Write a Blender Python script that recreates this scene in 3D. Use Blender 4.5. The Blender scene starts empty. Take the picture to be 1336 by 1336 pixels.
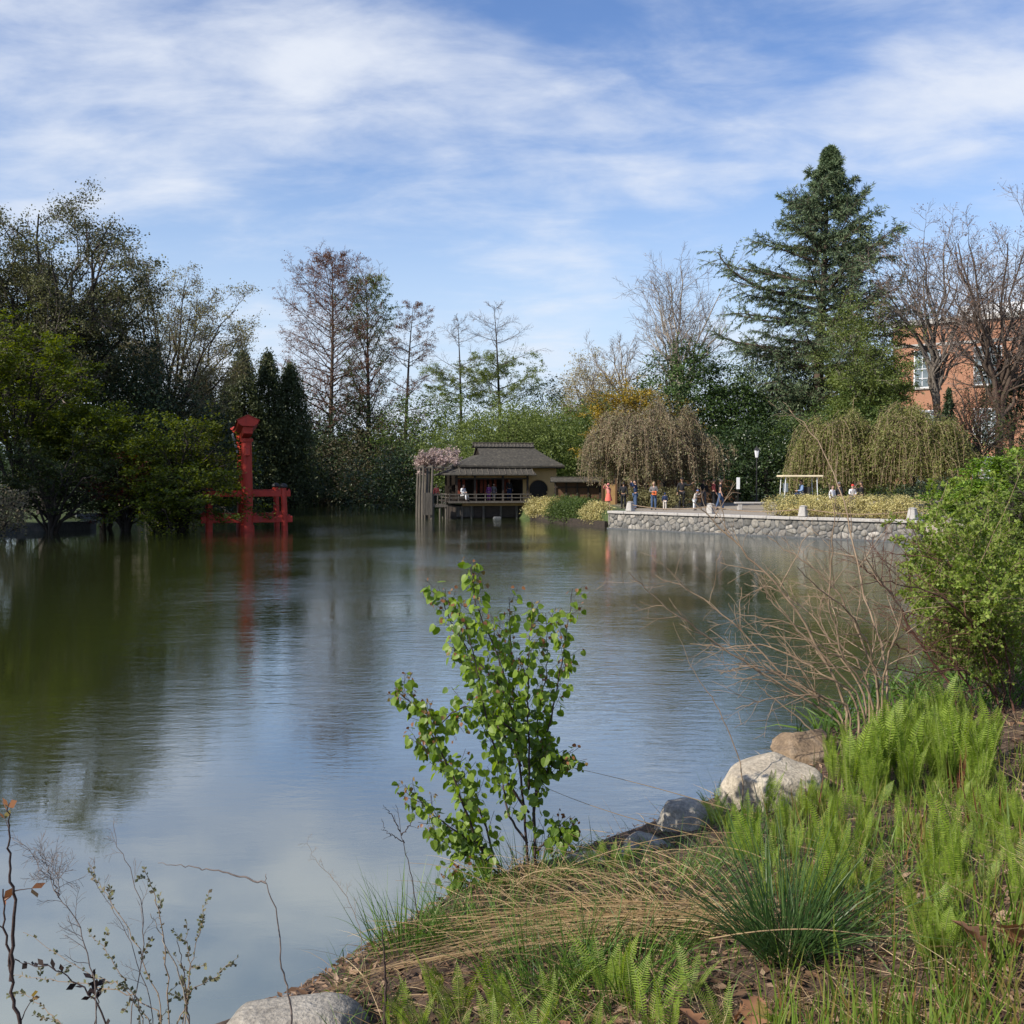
import bpy, math, random
import numpy as np
from mathutils import Vector, Matrix

# ---------------------------------------------------------------- camera, sky, sun, exposure
S = bpy.context.scene
COL = S.collection
PITCH = math.radians(1.93)
cam = bpy.data.cameras.new('camera'); camo = bpy.data.objects.new('camera', cam); COL.objects.link(camo)
camo.location = (0, 0, 3); camo.rotation_euler = (math.pi/2 - PITCH, 0, 0)
cam.sensor_width = 36; cam.sensor_height = 36; cam.lens = 36.0; cam.clip_end = 5000; cam.clip_start = 0.05
S.camera = camo
SUN_EL = math.radians(36); SUN_AZ = math.radians(122)     # azimuth to the left of the view direction
to_sun = Vector((-math.cos(SUN_EL)*math.sin(SUN_AZ), math.cos(SUN_EL)*math.cos(SUN_AZ), math.sin(SUN_EL)))
W = bpy.data.worlds.new('World'); S.world = W; W.use_nodes = True
nt = W.node_tree; nt.nodes.clear()
def N(nt, typ, **kw):
    n = nt.nodes.new(typ)
    for k, v in kw.items():
        if k.startswith('i_'): n.inputs[k[2:].replace('_', ' ')].default_value = v
        elif k.startswith('n_'): n.inputs[int(k[2:])].default_value = v
        else: setattr(n, k, v)
    return n
def L(nt, a, b): nt.links.new(a, b)
SEEDX = 44.1
def build_world():
    out = N(nt, 'ShaderNodeOutputWorld'); bg = N(nt, 'ShaderNodeBackground', i_Strength=0.132)
    sky = N(nt, 'ShaderNodeTexSky', sky_type='NISHITA', sun_disc=False)
    sky.sun_elevation = SUN_EL; sky.sun_rotation = math.atan2(to_sun.x, to_sun.y)
    sky.air_density = 1.0; sky.dust_density = 0.6; sky.ozone_density = 2.5
    tc = N(nt, 'ShaderNodeTexCoord'); sp = N(nt, 'ShaderNodeSeparateXYZ'); L(nt, tc.outputs['Generated'], sp.inputs[0])
    zz = N(nt, 'ShaderNodeMath', operation='MAXIMUM', n_1=0.0); L(nt, sp.outputs[2], zz.inputs[0])
    za = N(nt, 'ShaderNodeMath', operation='ADD', n_1=0.22); L(nt, zz.outputs[0], za.inputs[0])
    dx = N(nt, 'ShaderNodeMath', operation='DIVIDE'); L(nt, sp.outputs[0], dx.inputs[0]); L(nt, za.outputs[0], dx.inputs[1])
    dy = N(nt, 'ShaderNodeMath', operation='DIVIDE'); L(nt, sp.outputs[1], dy.inputs[0]); L(nt, za.outputs[0], dy.inputs[1])
    cb = N(nt, 'ShaderNodeCombineXYZ'); L(nt, dx.outputs[0], cb.inputs[0]); L(nt, dy.outputs[0], cb.inputs[1])
    def noise(scale, detail, rough, loc, sc, rot=0.0, dist=0.0):
        mp = N(nt, 'ShaderNodeMapping'); mp.inputs['Location'].default_value = loc; mp.inputs['Scale'].default_value = sc
        mp.inputs['Rotation'].default_value = (0, 0, rot); L(nt, cb.outputs[0], mp.inputs[0])
        n = N(nt, 'ShaderNodeTexNoise', i_Scale=scale, i_Detail=detail, i_Roughness=rough, i_Distortion=dist)
        L(nt, mp.outputs[0], n.inputs['Vector']); return n.outputs['Fac']
    a = noise(1.5, 6, 0.52, (SEEDX, 0.4, 0), (1.0, 1.1, 1), 0.5, 0.2)
    b = noise(0.62, 2, 0.5, (SEEDX*1.7, 2.9, 0), (1, 1, 1), 0.1)
    c = noise(4.2, 7, 0.6, (1.3, 5.7, 0), (0.8, 1.5, 1), 0.6, 0.3)
    m1 = N(nt, 'ShaderNodeMath', operation='MULTIPLY', n_1=0.46); L(nt, a, m1.inputs[0])
    m2 = N(nt, 'ShaderNodeMath', operation='MULTIPLY_ADD', n_1=0.36); L(nt, b, m2.inputs[0]); L(nt, m1.outputs[0], m2.inputs[2])
    m3 = N(nt, 'ShaderNodeMath', operation='MULTIPLY_ADD', n_1=0.24); L(nt, c, m3.inputs[0]); L(nt, m2.outputs[0], m3.inputs[2])
    mr = N(nt, 'ShaderNodeMapRange', interpolation_type='SMOOTHSTEP'); mr.inputs['From Min'].default_value = 0.468; mr.inputs['From Max'].default_value = 0.675
    mr.inputs['To Max'].default_value = 0.92
    L(nt, m3.outputs[0], mr.inputs[0])
    # thin whitish veil near the horizon
    hz = N(nt, 'ShaderNodeMapRange', interpolation_type='SMOOTHSTEP'); hz.inputs['From Min'].default_value = 0.0; hz.inputs['From Max'].default_value = 0.36
    hz.inputs['To Min'].default_value = 0.95; hz.inputs['To Max'].default_value = 0.0; L(nt, sp.outputs[2], hz.inputs[0])
    hs = N(nt, 'ShaderNodeHueSaturation', i_Hue=0.510, i_Saturation=1.14, i_Value=1.08); L(nt, sky.outputs[0], hs.inputs['Color'])
    veil = N(nt, 'ShaderNodeMix', data_type='RGBA'); L(nt, hz.outputs[0], veil.inputs[0]); L(nt, hs.outputs[0], veil.inputs[6]); veil.inputs[7].default_value = (4.0, 4.8, 5.9, 1)
    mx = N(nt, 'ShaderNodeMix', data_type='RGBA'); L(nt, mr.outputs[0], mx.inputs[0]); L(nt, veil.outputs[2], mx.inputs[6])
    mx.inputs[7].default_value = (5.1, 5.4, 5.95, 1)
    L(nt, mx.outputs[2], bg.inputs['Color']); L(nt, bg.outputs[0], out.inputs['Surface'])
build_world()
sl = bpy.data.lights.new('sun', 'SUN'); sl.energy = 5.0; sl.angle = math.radians(0.5); sl.color = (1.0, 0.93, 0.82)
so = bpy.data.objects.new('sun', sl); COL.objects.link(so); so.location = (-40, -30, 60)
so.rotation_euler = to_sun.to_track_quat('Z', 'Y').to_euler()
S.view_settings.view_transform = 'Standard'; S.view_settings.look = 'None'; S.view_settings.gamma = 1
S.view_settings.exposure = 0.32; S.view_settings.use_curve_mapping = False
S.render.engine = 'CYCLES'
cy = S.cycles; cy.max_bounces = 6; cy.diffuse_bounces = 3; cy.glossy_bounces = 3; cy.transmission_bounces = 3; cy.transparent_max_bounces = 4
cy.use_denoising = True; cy.caustics_reflective = False; cy.caustics_refractive = False; cy.sample_clamp_indirect = 6
try: cy.denoiser = 'OPENIMAGEDENOISE'
except Exception: pass

# ---------------------------------------------------------------- helpers
CP, SP = math.cos(PITCH), math.sin(PITCH)
def ray(u, v):
    a = (u-668)/1336; b = (668-v)/1336
    return np.array([a, CP + b*SP, -SP + b*CP])
def P(u, v, d):
    r = ray(u, v); return np.array([0, 0, 3.0]) + r*(d/r[1])
def nrm(a): return a/np.maximum(np.linalg.norm(a, axis=-1, keepdims=True), 1e-9)

class MB:
    def __init__(s): s.V = []; s.F = []; s.M = []; s.n = 0
    def add(s, V, F, m=0):
        V = np.asarray(V, float).reshape(-1, 3); F = np.asarray(F, int)
        if len(V) == 0 or len(F) == 0: return s
        s.V.append(V); s.F.append(F + s.n); s.M.append(np.full(len(F), m)); s.n += len(V); return s
    def build(s, name, mats, parent=None, smooth=False, world=True):
        me = bpy.data.meshes.new(name)
        V = np.concatenate(s.V) if s.V else np.zeros((0, 3))
        if parent is not None and world:
            q = parent
            while q is not None: V = V - np.array(q.location); q = q.parent
        lv = np.concatenate([f.reshape(-1) for f in s.F]); sz = np.concatenate([np.full(len(f), f.shape[1]) for f in s.F])
        st = np.concatenate([[0], np.cumsum(sz)[:-1]])
        me.vertices.add(len(V)); me.vertices.foreach_set('co', V.astype(np.float32).ravel())
        me.loops.add(len(lv)); me.loops.foreach_set('vertex_index', lv.astype(np.int32))
        me.polygons.add(len(sz)); me.polygons.foreach_set('loop_start', st.astype(np.int32))
        me.polygons.foreach_set('material_index', np.concatenate(s.M).astype(np.int32))
        me.polygons.foreach_set('use_smooth', np.full(len(sz), smooth))
        me.update(calc_edges=True)
        if not isinstance(mats, (list, tuple)): mats = [mats]
        for m in mats: me.materials.append(m)
        o = bpy.data.objects.new(name, me); COL.objects.link(o)
        if parent is not None: o.parent = parent
        return o
def tag(o, label=None, cat=None, group=None, kind=None):
    if label: o['label'] = label
    if cat: o['category'] = cat
    if group: o['group'] = group
    if kind: o['kind'] = kind
    return o
def empty(name, loc, label=None, cat=None, group=None, rz=0.0):
    o = bpy.data.objects.new(name, None); COL.objects.link(o); o.location = loc; o.rotation_euler = (0, 0, rz); o.empty_display_size = 0.2
    return tag(o, label, cat, group)
def copy_tree(o, parent=None):
    c = o.copy(); COL.objects.link(c); c.parent = parent
    for ch in list(o.children): copy_tree(ch, c)
    return c

BOXF = np.array([[0,3,2,1],[4,5,6,7],[0,1,5,4],[1,2,6,5],[2,3,7,6],[3,0,4,7]])
def box(mb, c, s, m=0, rz=0.0, taper=1.0, R=None, bev=0.0):
    """chamfered or plain box: centre c, full size s; taper scales the top"""
    hx, hy, hz = s[0]/2, s[1]/2, s[2]/2
    V = np.array([[-hx,-hy,-hz],[hx,-hy,-hz],[hx,hy,-hz],[-hx,hy,-hz],[-hx,-hy,hz],[hx,-hy,hz],[hx,hy,hz],[-hx,hy,hz]], float)
    V[4:, :2] *= taper
    if bev > 0:
        b = min(bev, hx*.45, hy*.45, hz*.45)
        rings = []
        for z, ins, tp in ((-hz, b, 1), (-hz+b, 0, 1), (hz-b, 0, taper), (hz, b, taper)):
            x, y = hx*tp-ins, hy*tp-ins
            rings.append([[-x+b,-y,z],[x-b,-y,z],[x,-y+b,z],[x,y-b,z],[x-b,y,z],[-x+b,y,z],[-x,y-b,z],[-x,-y+b,z]])
        V = np.array(rings).reshape(-1, 3)
        if R is None:
            cz, sz_ = math.cos(rz), math.sin(rz); R = np.array([[cz,-sz_,0],[sz_,cz,0],[0,0,1]])
        V = V @ R.T + np.array(c)
        F = [[r*8+i, r*8+(i+1) % 8, (r+1)*8+(i+1) % 8, (r+1)*8+i] for r in range(3) for i in range(8)]
        base = mb.n; mb.add(V, F, m)
        mb.F.append(np.array([[base+i for i in range(7, -1, -1)], [base+24+i for i in range(8)]])); mb.M.append(np.full(2, m))
        return mb
    if R is None:
        cz, sz_ = math.cos(rz), math.sin(rz); R = np.array([[cz,-sz_,0],[sz_,cz,0],[0,0,1]])
    return mb.add(V @ R.T + np.array(c), BOXF, m)
def tubes(mb, P_, R_, sides=5, m=0, caps=False):
    """P_ (B,n,3) polylines, R_ (B,n) radii"""
    P_ = np.asarray(P_, float); R_ = np.asarray(R_, float)
    if P_.ndim == 2: P_ = P_[None]; R_ = R_[None]
    if len(P_) == 0: return mb
    B, n, _ = P_.shape
    T = nrm(np.gradient(P_, axis=1))
    mt = nrm(T.mean(axis=1)); ref = np.where(np.abs(mt[:, 2:3]) > 0.8, np.array([[1.0, 0.1, 0]]), np.array([[0.05, 0.1, 1.0]]))
    A = nrm(np.cross(T, ref[:, None, :])); Bn = np.cross(T, A)
    an = np.arange(sides)*2*math.pi/sides
    V = P_[:, :, None, :] + R_[:, :, None, None]*(A[:, :, None, :]*np.cos(an)[None, None, :, None] + Bn[:, :, None, :]*np.sin(an)[None, None, :, None])
    idx = np.arange(B*n*sides).reshape(B, n, sides)
    a = idx[:, :-1, :]; b = np.roll(a, -1, 2); d = idx[:, 1:, :]; c = np.roll(d, -1, 2)
    F = np.stack([a, b, c, d], -1).reshape(-1, 4)
    base = mb.n; mb.add(V.reshape(-1, 3), F, m)
    if caps:
        mb.F.append(np.concatenate([idx[:, 0, ::-1], idx[:, -1, :]]) + base); mb.M.append(np.full(2*B, m))
    return mb
def cyl(mb, p0, p1, r0, r1=None, sides=12, m=0):
    if r1 is None: r1 = r0
    return tubes(mb, [[p0, p1]], [[r0, r1]], sides, m, caps=True)
def lathe(mb, c, prof, sides=16, m=0):
    pr = np.array(prof, float); an = np.arange(sides)*2*math.pi/sides
    V = np.stack([pr[:, None, 0]*np.cos(an), pr[:, None, 0]*np.sin(an), np.repeat(pr[:, None, 1], sides, 1)], -1) + np.array(c)
    n = len(pr); idx = np.arange(n*sides).reshape(n, sides); a = idx[:-1]; b = np.roll(a, -1, 1); d = idx[1:]; e = np.roll(d, -1, 1)
    return mb.add(V.reshape(-1, 3), np.stack([a, b, e, d], -1).reshape(-1, 4), m)

def leafcards(mb, rng, C, size, asp=0.55, up=0.0, m=0, outn=None, droop=0.0, fold=0.0):
    """rhombic leaf-sized faces at points C"""
    n = len(C)
    if n == 0: return mb
    s = size*(0.6 + 0.8*rng.random(n))[:, None]
    nr = rng.normal(size=(n, 3)); nr = nrm(nr)
    if outn is not None: nr = nrm(nr + 1.1*outn)
    nr = nrm(nr + np.array([0, 0, up]))
    t = rng.normal(size=(n, 3)); t[:, 2] -= droop; t = nrm(t - (t*nr).sum(1, keepdims=True)*nr); b = np.cross(nr, t)
    V = np.stack([C - t*s*.5, C + b*s*asp*.5 + t*s*.08, C + t*s*.5, C - b*s*asp*.5 + t*s*.08], 1)
    if fold: V[:, 1] += nr*s*fold; V[:, 3] += nr*s*fold
    return mb.add(V.reshape(-1, 3), np.arange(4*n).reshape(n, 4), m)

# ---------------------------------------------------------------- materials
def new_mat(name):
    m = bpy.data.materials.new(name); m.use_nodes = True; t = m.node_tree; t.nodes.clear()
    o = N(t, 'ShaderNodeOutputMaterial'); return m, t, o
def ramp(t, fac, cols, pos=None, mode='LINEAR'):
    r = N(t, 'ShaderNodeValToRGB'); cr = r.color_ramp; cr.interpolation = mode
    n = len(cols); pos = pos or [i/max(1, n-1) for i in range(n)]
    while len(cr.elements) < n: cr.elements.new(0.5)
    for e, p, c in zip(cr.elements, pos, cols): e.position = p; e.color = (*c, 1)
    L(t, fac, r.inputs[0]); return r.outputs[0]
def leaf_mat(name, cols, transl=0.3, rough=0.55, clump=0.25, cscale=0.6, spec=0.3):
    m, t, o = new_mat(name)
    g = N(t, 'ShaderNodeNewGeometry'); col = ramp(t, g.outputs['Random Per Island'], cols)
    tc = N(t, 'ShaderNodeTexCoord'); nz = N(t, 'ShaderNodeTexNoise', i_Scale=cscale, i_Detail=2.0); L(t, tc.outputs['Object'], nz.inputs['Vector'])
    mr = N(t, 'ShaderNodeMapRange'); mr.inputs['From Min'].default_value = .3; mr.inputs['From Max'].default_value = .7
    mr.inputs['To Min'].default_value = 1-clump; mr.inputs['To Max'].default_value = 1+clump; L(t, nz.outputs['Fac'], mr.inputs[0])
    hs = N(t, 'ShaderNodeHueSaturation'); L(t, col, hs.inputs['Color']); L(t, mr.outputs[0], hs.inputs['Value'])
    p = N(t, 'ShaderNodeBsdfPrincipled', i_Roughness=rough); p.inputs['Specular IOR Level'].default_value = spec; L(t, hs.outputs[0], p.inputs['Base Color'])
    if transl > 0:
        tr = N(t, 'ShaderNodeBsdfTranslucent'); h2 = N(t, 'ShaderNodeHueSaturation', i_Hue=0.49, i_Saturation=1.15, i_Value=1.5); L(t, hs.outputs[0], h2.inputs['Color']); L(t, h2.outputs[0], tr.inputs['Color'])
        mx = N(t, 'ShaderNodeMixShader', n_0=transl); L(t, p.outputs[0], mx.inputs[1]); L(t, tr.outputs[0], mx.inputs[2]); L(t, mx.outputs[0], o.inputs[0])
    else: L(t, p.outputs[0], o.inputs[0])
    return m
def surf_mat(name, cols, scale=4.0, rough=0.8, bump=0.3, stretch=(1, 1, 1), detail=6.0, bscale=None, bdist=0.02, metal=0.0, spec=0.4, pos=None):
    m, t, o = new_mat(name)
    tc = N(t, 'ShaderNodeTexCoord'); mp = N(t, 'ShaderNodeMapping'); mp.inputs['Scale'].default_value = stretch; L(t, tc.outputs['Object'], mp.inputs[0])
    nz = N(t, 'ShaderNodeTexNoise', i_Scale=scale, i_Detail=detail, i_Roughness=0.6); L(t, mp.outputs[0], nz.inputs['Vector'])
    st = N(t, 'ShaderNodeMapRange'); st.inputs['From Min'].default_value = .28; st.inputs['From Max'].default_value = .72; L(t, nz.outputs['Fac'], st.inputs[0])
    col = ramp(t, st.outputs[0], cols, pos)
    p = N(t, 'ShaderNodeBsdfPrincipled', i_Roughness=rough, i_Metallic=metal); p.inputs['Specular IOR Level'].default_value = spec; L(t, col, p.inputs['Base Color'])
    if bump:
        n2 = N(t, 'ShaderNodeTexNoise', i_Scale=bscale or scale*4, i_Detail=5.0); L(t, mp.outputs[0], n2.inputs['Vector'])
        b = N(t, 'ShaderNodeBump', i_Strength=bump, i_Distance=bdist); L(t, n2.outputs['Fac'], b.inputs['Height']); L(t, b.outputs[0], p.inputs['Normal'])
    L(t, p.outputs[0], o.inputs[0]); return m
M = {}
M['bark_dark'] = surf_mat('bark_dark', [(.018,.014,.011), (.05,.04,.032)], 3, .9, .5, (3,3,.6))
M['bark_brown'] = surf_mat('bark_brown', [(.05,.034,.024), (.11,.08,.06)], 3, .9, .5, (3,3,.6))
M['bark_grey'] = surf_mat('bark_grey', [(.09,.075,.06), (.2,.17,.145)], 3, .9, .5, (3,3,.6))
M['bark_pale'] = surf_mat('bark_pale', [(.2,.17,.13), (.38,.33,.27)], 3, .9, .3, (3,3,.6))
M['twig_tan'] = surf_mat('twig_tan', [(.16,.105,.065), (.34,.25,.165)], 8, .8, .2, (1,1,1))
M['twig_grey'] = surf_mat('twig_grey', [(.11,.085,.075), (.23,.19,.165)], 8, .8, .2, (1,1,1))
M['twig_red'] = surf_mat('twig_red', [(.07,.03,.022), (.16,.075,.05)], 5, .8, .2, (1,1,1))

# ---------------------------------------------------------------- pond outline and terrain
POND = np.array([(-12,2.5),(-45,12),(-40,40),(-31,50),(-29.6,56.5),(-26.3,57.6),(-24.6,59.2),(-25.5,63),(-32,68),(-31,73),(-29.0,76.5),(-28.6,79),(-34,90),(-33,97),(-36,112),(-25,121.5),(-11,121.5),(-6,108),(-5,92),(-1,80),(1.2,73.5),(2.4,69.5),(4.0,64.6),(5.6,60.2),(8.5,57.0),(11.5,53.7),(15,50.2),(18.6,46.9),(19.2,44.5),(17.8,38),(14.5,29),(11.4,22),(8.2,17.2),(4.9,13.6),(3.1,11.3),(1.95,9.5),(1.2,8.7),(.4,7.95),(-.5,7.15),(-.95,6.35),(-1.35,5.7),(-2.1,5.1),(-4.5,4.3)])
def sdist(x, y):
    """signed distance to the shoreline, positive on land"""
    p = np.stack([x, y], -1); best = np.full(x.shape, 1e9); inside = np.zeros(x.shape, bool)
    n = len(POND)
    for i in range(n):
        a = POND[i]; b = POND[(i+1) % n]; ab = b-a
        t = np.clip(((p-a) @ ab)/(ab @ ab), 0, 1)
        dd = np.linalg.norm(p - a - t[..., None]*ab, axis=-1); best = np.minimum(best, dd)
        c = ((a[1] > y) != (b[1] > y)); xin = (b[0]-a[0])*(y-a[1])/(b[1]-a[1]+1e-12)+a[0]
        inside ^= (c & (x < xin))
    return np.where(inside, -best, best)
def sm(x, a, b):
    t = np.clip((x-a)/(b-a), 0, 1); return t*t*(3-2*t)
def height(x, y):
    x = np.asarray(x, float); y = np.asarray(y, float)
    s = sdist(x, y)
    so_ = np.maximum(s, 0)
    near = .12*sm(so_, 0, .22) + .12*so_ + .031*so_**2
    near = np.minimum(near, 1.5) + (np.sin(x*2.3+y*1.1)*np.sin(y*2.9-x*.7)*.045 + np.sin(x*6.1+1)*np.sin(y*5.3)*.018)*sm(so_, 0, .6)
    far = .3*sm(so_, 0, .5) + .02*so_ + 3.0*sm(so_, 14, 70)
    plaza = 1.0*sm(so_, 0.12, .40) + .012*so_ + 1.2*sm(so_, 20, 70)
    wp = sm(x + (y-60)*.25, -1.0, 1.5)*sm(y, 36, 44)
    far = far*(1-wp) + plaza*wp
    wn = 1-sm(y, 22, 34)
    h = far*(1-wn) + near*wn
    return np.where(s > 0, h, np.maximum(-1.2, s*.55))
def hz(x, y): return float(height(np.array([x]), np.array([y]))[0])
# ---------------------------------------------------------------- ground and water
def build_ground():
    t = np.linspace(-5.6, 5.6, 380); gx = 2.6*np.sinh(t)*0.9
    t2 = np.linspace(-3.2, 5.9, 330); gy = 5.5 + 2.6*np.sinh(t2)
    gx = np.sort(np.concatenate([gx, np.linspace(-2, 20, 80)+.0013])); gy = np.sort(np.concatenate([gy, np.linspace(44, 80, 130)+.0017]))
    X, Y = np.meshgrid(gx, gy); Z = height(X, Y)
    idx = np.arange(X.size).reshape(X.shape)
    F = np.stack([idx[:-1, :-1], idx[:-1, 1:], idx[1:, 1:], idx[1:, :-1]], -1).reshape(-1, 4)
    m, t_, o = new_mat('ground_soil_and_grass')
    tc = N(t_, 'ShaderNodeTexCoord'); sp = N(t_, 'ShaderNodeSeparateXYZ'); L(t_, tc.outputs['Object'], sp.inputs[0])
    def nz(sc, det=6, rough=.6):
        n = N(t_, 'ShaderNodeTexNoise', i_Scale=sc, i_Detail=det, i_Roughness=rough); L(t_, tc.outputs['Object'], n.inputs['Vector']); return n.outputs['Fac']
    soil = ramp(t_, nz(9), [(.02,.012,.008), (.07,.042,.026), (.15,.1,.066)], [.3, .5, .75])
    lawn = ramp(t_, nz(3), [(.035,.055,.015), (.07,.10,.025)], [.3, .7])
    gravel = ramp(t_, nz(14), [(.2,.17,.13), (.34,.3,.25)], [.3, .7])
    def mr(a, b, src):
        r = N(t_, 'ShaderNodeMapRange', interpolation_type='SMOOTHSTEP'); r.inputs['From Min'].default_value = a; r.inputs['From Max'].default_value = b; L(t_, src, r.inputs[0]); return r.outputs[0]
    mx = N(t_, 'ShaderNodeMix', data_type='RGBA'); L(t_, mr(20, 30, sp.outputs[1]), mx.inputs[0]); L(t_, soil, mx.inputs[6]); L(t_, lawn, mx.inputs[7])
    fx = N(t_, 'ShaderNodeMath', operation='MULTIPLY'); L(t_, mr(6.5, 8.0, sp.outputs[0]), fx.inputs[0]); L(t_, mr(38, 45, sp.outputs[1]), fx.inputs[1])
    far = N(t_, 'ShaderNodeMath', operation='MULTIPLY'); L(t_, fx.outputs[0], far.inputs[0])
    inv = N(t_, 'ShaderNodeMath', operation='SUBTRACT', n_0=1.0); L(t_, mr(72, 78, sp.outputs[1]), inv.inputs[1]); L(t_, inv.outputs[0], far.inputs[1])
    m2 = N(t_, 'ShaderNodeMix', data_type='RGBA'); L(t_, far.outputs[0], m2.inputs[0]); L(t_, mx.outputs[2], m2.inputs[6]); L(t_, gravel, m2.inputs[7])
    p = N(t_, 'ShaderNodeBsdfPrincipled', i_Roughness=.95); L(t_, m2.outputs[2], p.inputs['Base Color'])
    b = N(t_, 'ShaderNodeBump', i_Strength=.9, i_Distance=.03); L(t_, nz(22, 8), b.inputs['Height']); L(t_, b.outputs[0], p.inputs['Normal'])
    L(t_, p.outputs[0], o.inputs[0])
    mb = MB(); mb.add(np.stack([X, Y, Z], -1).reshape(-1, 3), F); tag(mb.build('ground', m, smooth=True), kind='structure')
build_ground()

def build_water():
    m, t, o = new_mat('pond_water')
    tc = N(t, 'ShaderNodeTexCoord')
    def nz(scale, stretch, det=3, rough=.5, rot=0., dist=0.):
        mp = N(t, 'ShaderNodeMapping'); mp.inputs['Scale'].default_value = stretch; mp.inputs['Rotation'].default_value = (0, 0, rot); L(t, tc.outputs['Object'], mp.inputs[0])
        n = N(t, 'ShaderNodeTexNoise', i_Scale=scale, i_Detail=det, i_Roughness=rough, i_Distortion=dist); L(t, mp.outputs[0], n.inputs['Vector']); return n.outputs['Fac']
    sp = N(t, 'ShaderNodeSeparateXYZ'); L(t, tc.outputs['Object'], sp.inputs[0])
    def mr(a, b, c, d, src, k='SMOOTHSTEP'):
        r = N(t, 'ShaderNodeMapRange', interpolation_type=k)
        for i, v in enumerate((a, b, c, d)): r.inputs[i+1].default_value = v
        L(t, src, r.inputs[0]); return r.outputs[0]
    def mul(a, b):
        n = N(t, 'ShaderNodeMath', operation='MULTIPLY'); L(t, a, n.inputs[0])
        if isinstance(b, float): n.inputs[1].default_value = b
        else: L(t, b, n.inputs[1])
        return n.outputs[0]
    # wind ripples: calm under the left trees and near the bank
    near = mr(6.5, 15, .05, 1.0, sp.outputs[1])
    ax = N(t, 'ShaderNodeMath', operation='MULTIPLY_ADD', n_1=0.36); L(t, sp.outputs[1], ax.inputs[0]); L(t, sp.outputs[0], ax.inputs[2])
    left = mr(-4.0, 3.5, .2, 1.0, ax.outputs[0])
    patch = mr(.38, .62, .35, 1.3, nz(.12, (1, .8, 1), 3))
    amp = mul(mul(near, left), patch)
    w1 = nz(4.2, (.7, 1.7, 1), 4, .66, .08, .5)
    w2 = nz(1.15, (.6, 1.5, 1), 3, .55, -.1, .5)
    h1 = mul(w1, amp)
    hh = N(t, 'ShaderNodeMath', operation='MULTIPLY_ADD', n_1=1.5); L(t, mul(w2, amp), hh.inputs[0]); L(t, h1, hh.inputs[2])
    b = N(t, 'ShaderNodeBump', i_Strength=1.0, i_Distance=.0085); L(t, hh.outputs[0], b.inputs['Height'])
    murk = ramp(t, nz(.05, (1, 1, 1), 2), [(.028,.036,.009), (.036,.043,.013)])
    pale = ramp(t, nz(.5, (1, 1, 1), 2), [(.14,.165,.13), (.165,.19,.15)])
    mx = N(t, 'ShaderNodeMix', data_type='RGBA')     # silty shallows off the near bank
    L(t, mr(9.8, 5.2, 0, 1, sp.outputs[1]), mx.inputs[0]); L(t, murk, mx.inputs[6]); L(t, pale, mx.inputs[7])
    df = N(t, 'ShaderNodeBsdfDiffuse'); L(t, mx.outputs[2], df.inputs['Color'])
    gl = N(t, 'ShaderNodeBsdfGlossy', i_Roughness=.02); gl.inputs['Color'].default_value = (.96, .98, 1, 1); L(t, b.outputs[0], gl.inputs['Normal'])
    lw = N(t, 'ShaderNodeLayerWeight', i_Blend=.5); L(t, b.outputs[0], lw.inputs['Normal'])
    pw = N(t, 'ShaderNodeMath', operation='POWER', n_1=2.3); L(t, lw.outputs['Facing'], pw.inputs[0])
    fr = N(t, 'ShaderNodeMath', operation='MULTIPLY_ADD', n_1=.84, n_2=.10); L(t, pw.outputs[0], fr.inputs[0])
    ms = N(t, 'ShaderNodeMixShader'); L(t, fr.outputs[0], ms.inputs[0]); L(t, df.outputs[0], ms.inputs[1]); L(t, gl.outputs[0], ms.inputs[2])
    L(t, ms.outputs[0], o.inputs[0])
    mb = MB(); mb.add([(-60,-2,0), (30,-2,0), (30,128,0), (-60,128,0)], [[0,1,2,3]])
    tag(mb.build('water', m), kind='structure')
build_water()

# ---------------------------------------------------------------- tree growing tools
def polyl(rng, st, d, ln, n=5, wob=.12, trop=(0, 0, 0)):
    """grow B branches at once"""
    B = len(st); pts = np.zeros((B, n+1, 3)); pts[:, 0] = st; d = nrm(d); stp = (ln/n)[:, None]; tr = np.array(trop)
    for i in range(n):
        d = nrm(d + rng.normal(size=(B, 3))*wob + tr)
        pts[:, i+1] = pts[:, i] + d*stp
    return pts
def spawn(rng, pts, rad, k, t0=.25, t1=1.0, ang=(35, 60), lf=.5, lens=None, flat=0.0):
    """children of B parents: starts, directions, lengths, radii"""
    B, n, _ = pts.shape
    tt = t0 + (t1-t0)*((np.arange(k)[None, :] + rng.random((B, k)))/k); f = tt*(n-1); i = np.clip(f.astype(int), 0, n-2); fr = (f-i)[..., None]
    bi = np.arange(B)[:, None]
    st = pts[bi, i]*(1-fr) + pts[bi, i+1]*fr
    tg = nrm(pts[bi, i+1]-pts[bi, i])
    r = rad[bi, i]*(1-fr[..., 0]) + rad[bi, i+1]*fr[..., 0]
    a = np.radians(rng.uniform(ang[0], ang[1], (B, k)))[..., None]
    o = rng.normal(size=(B, k, 3)); o[..., 2] *= (1-flat); o = nrm(o - (o*tg).sum(-1, keepdims=True)*tg)
    d = tg*np.cos(a) + o*np.sin(a)
    if lens is None: lens = np.linalg.norm(pts[:, -1]-pts[:, 0], axis=1)
    ln = lens[:, None]*lf*(1.25-.7*tt)*rng.uniform(.7, 1.25, (B, k))
    return st.reshape(-1, 3), d.reshape(-1, 3), ln.ravel(), r.ravel()
def taper(r0, n, tip=.3):
    return r0[:, None]*np.linspace(1, tip, n)[None, :]
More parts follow.
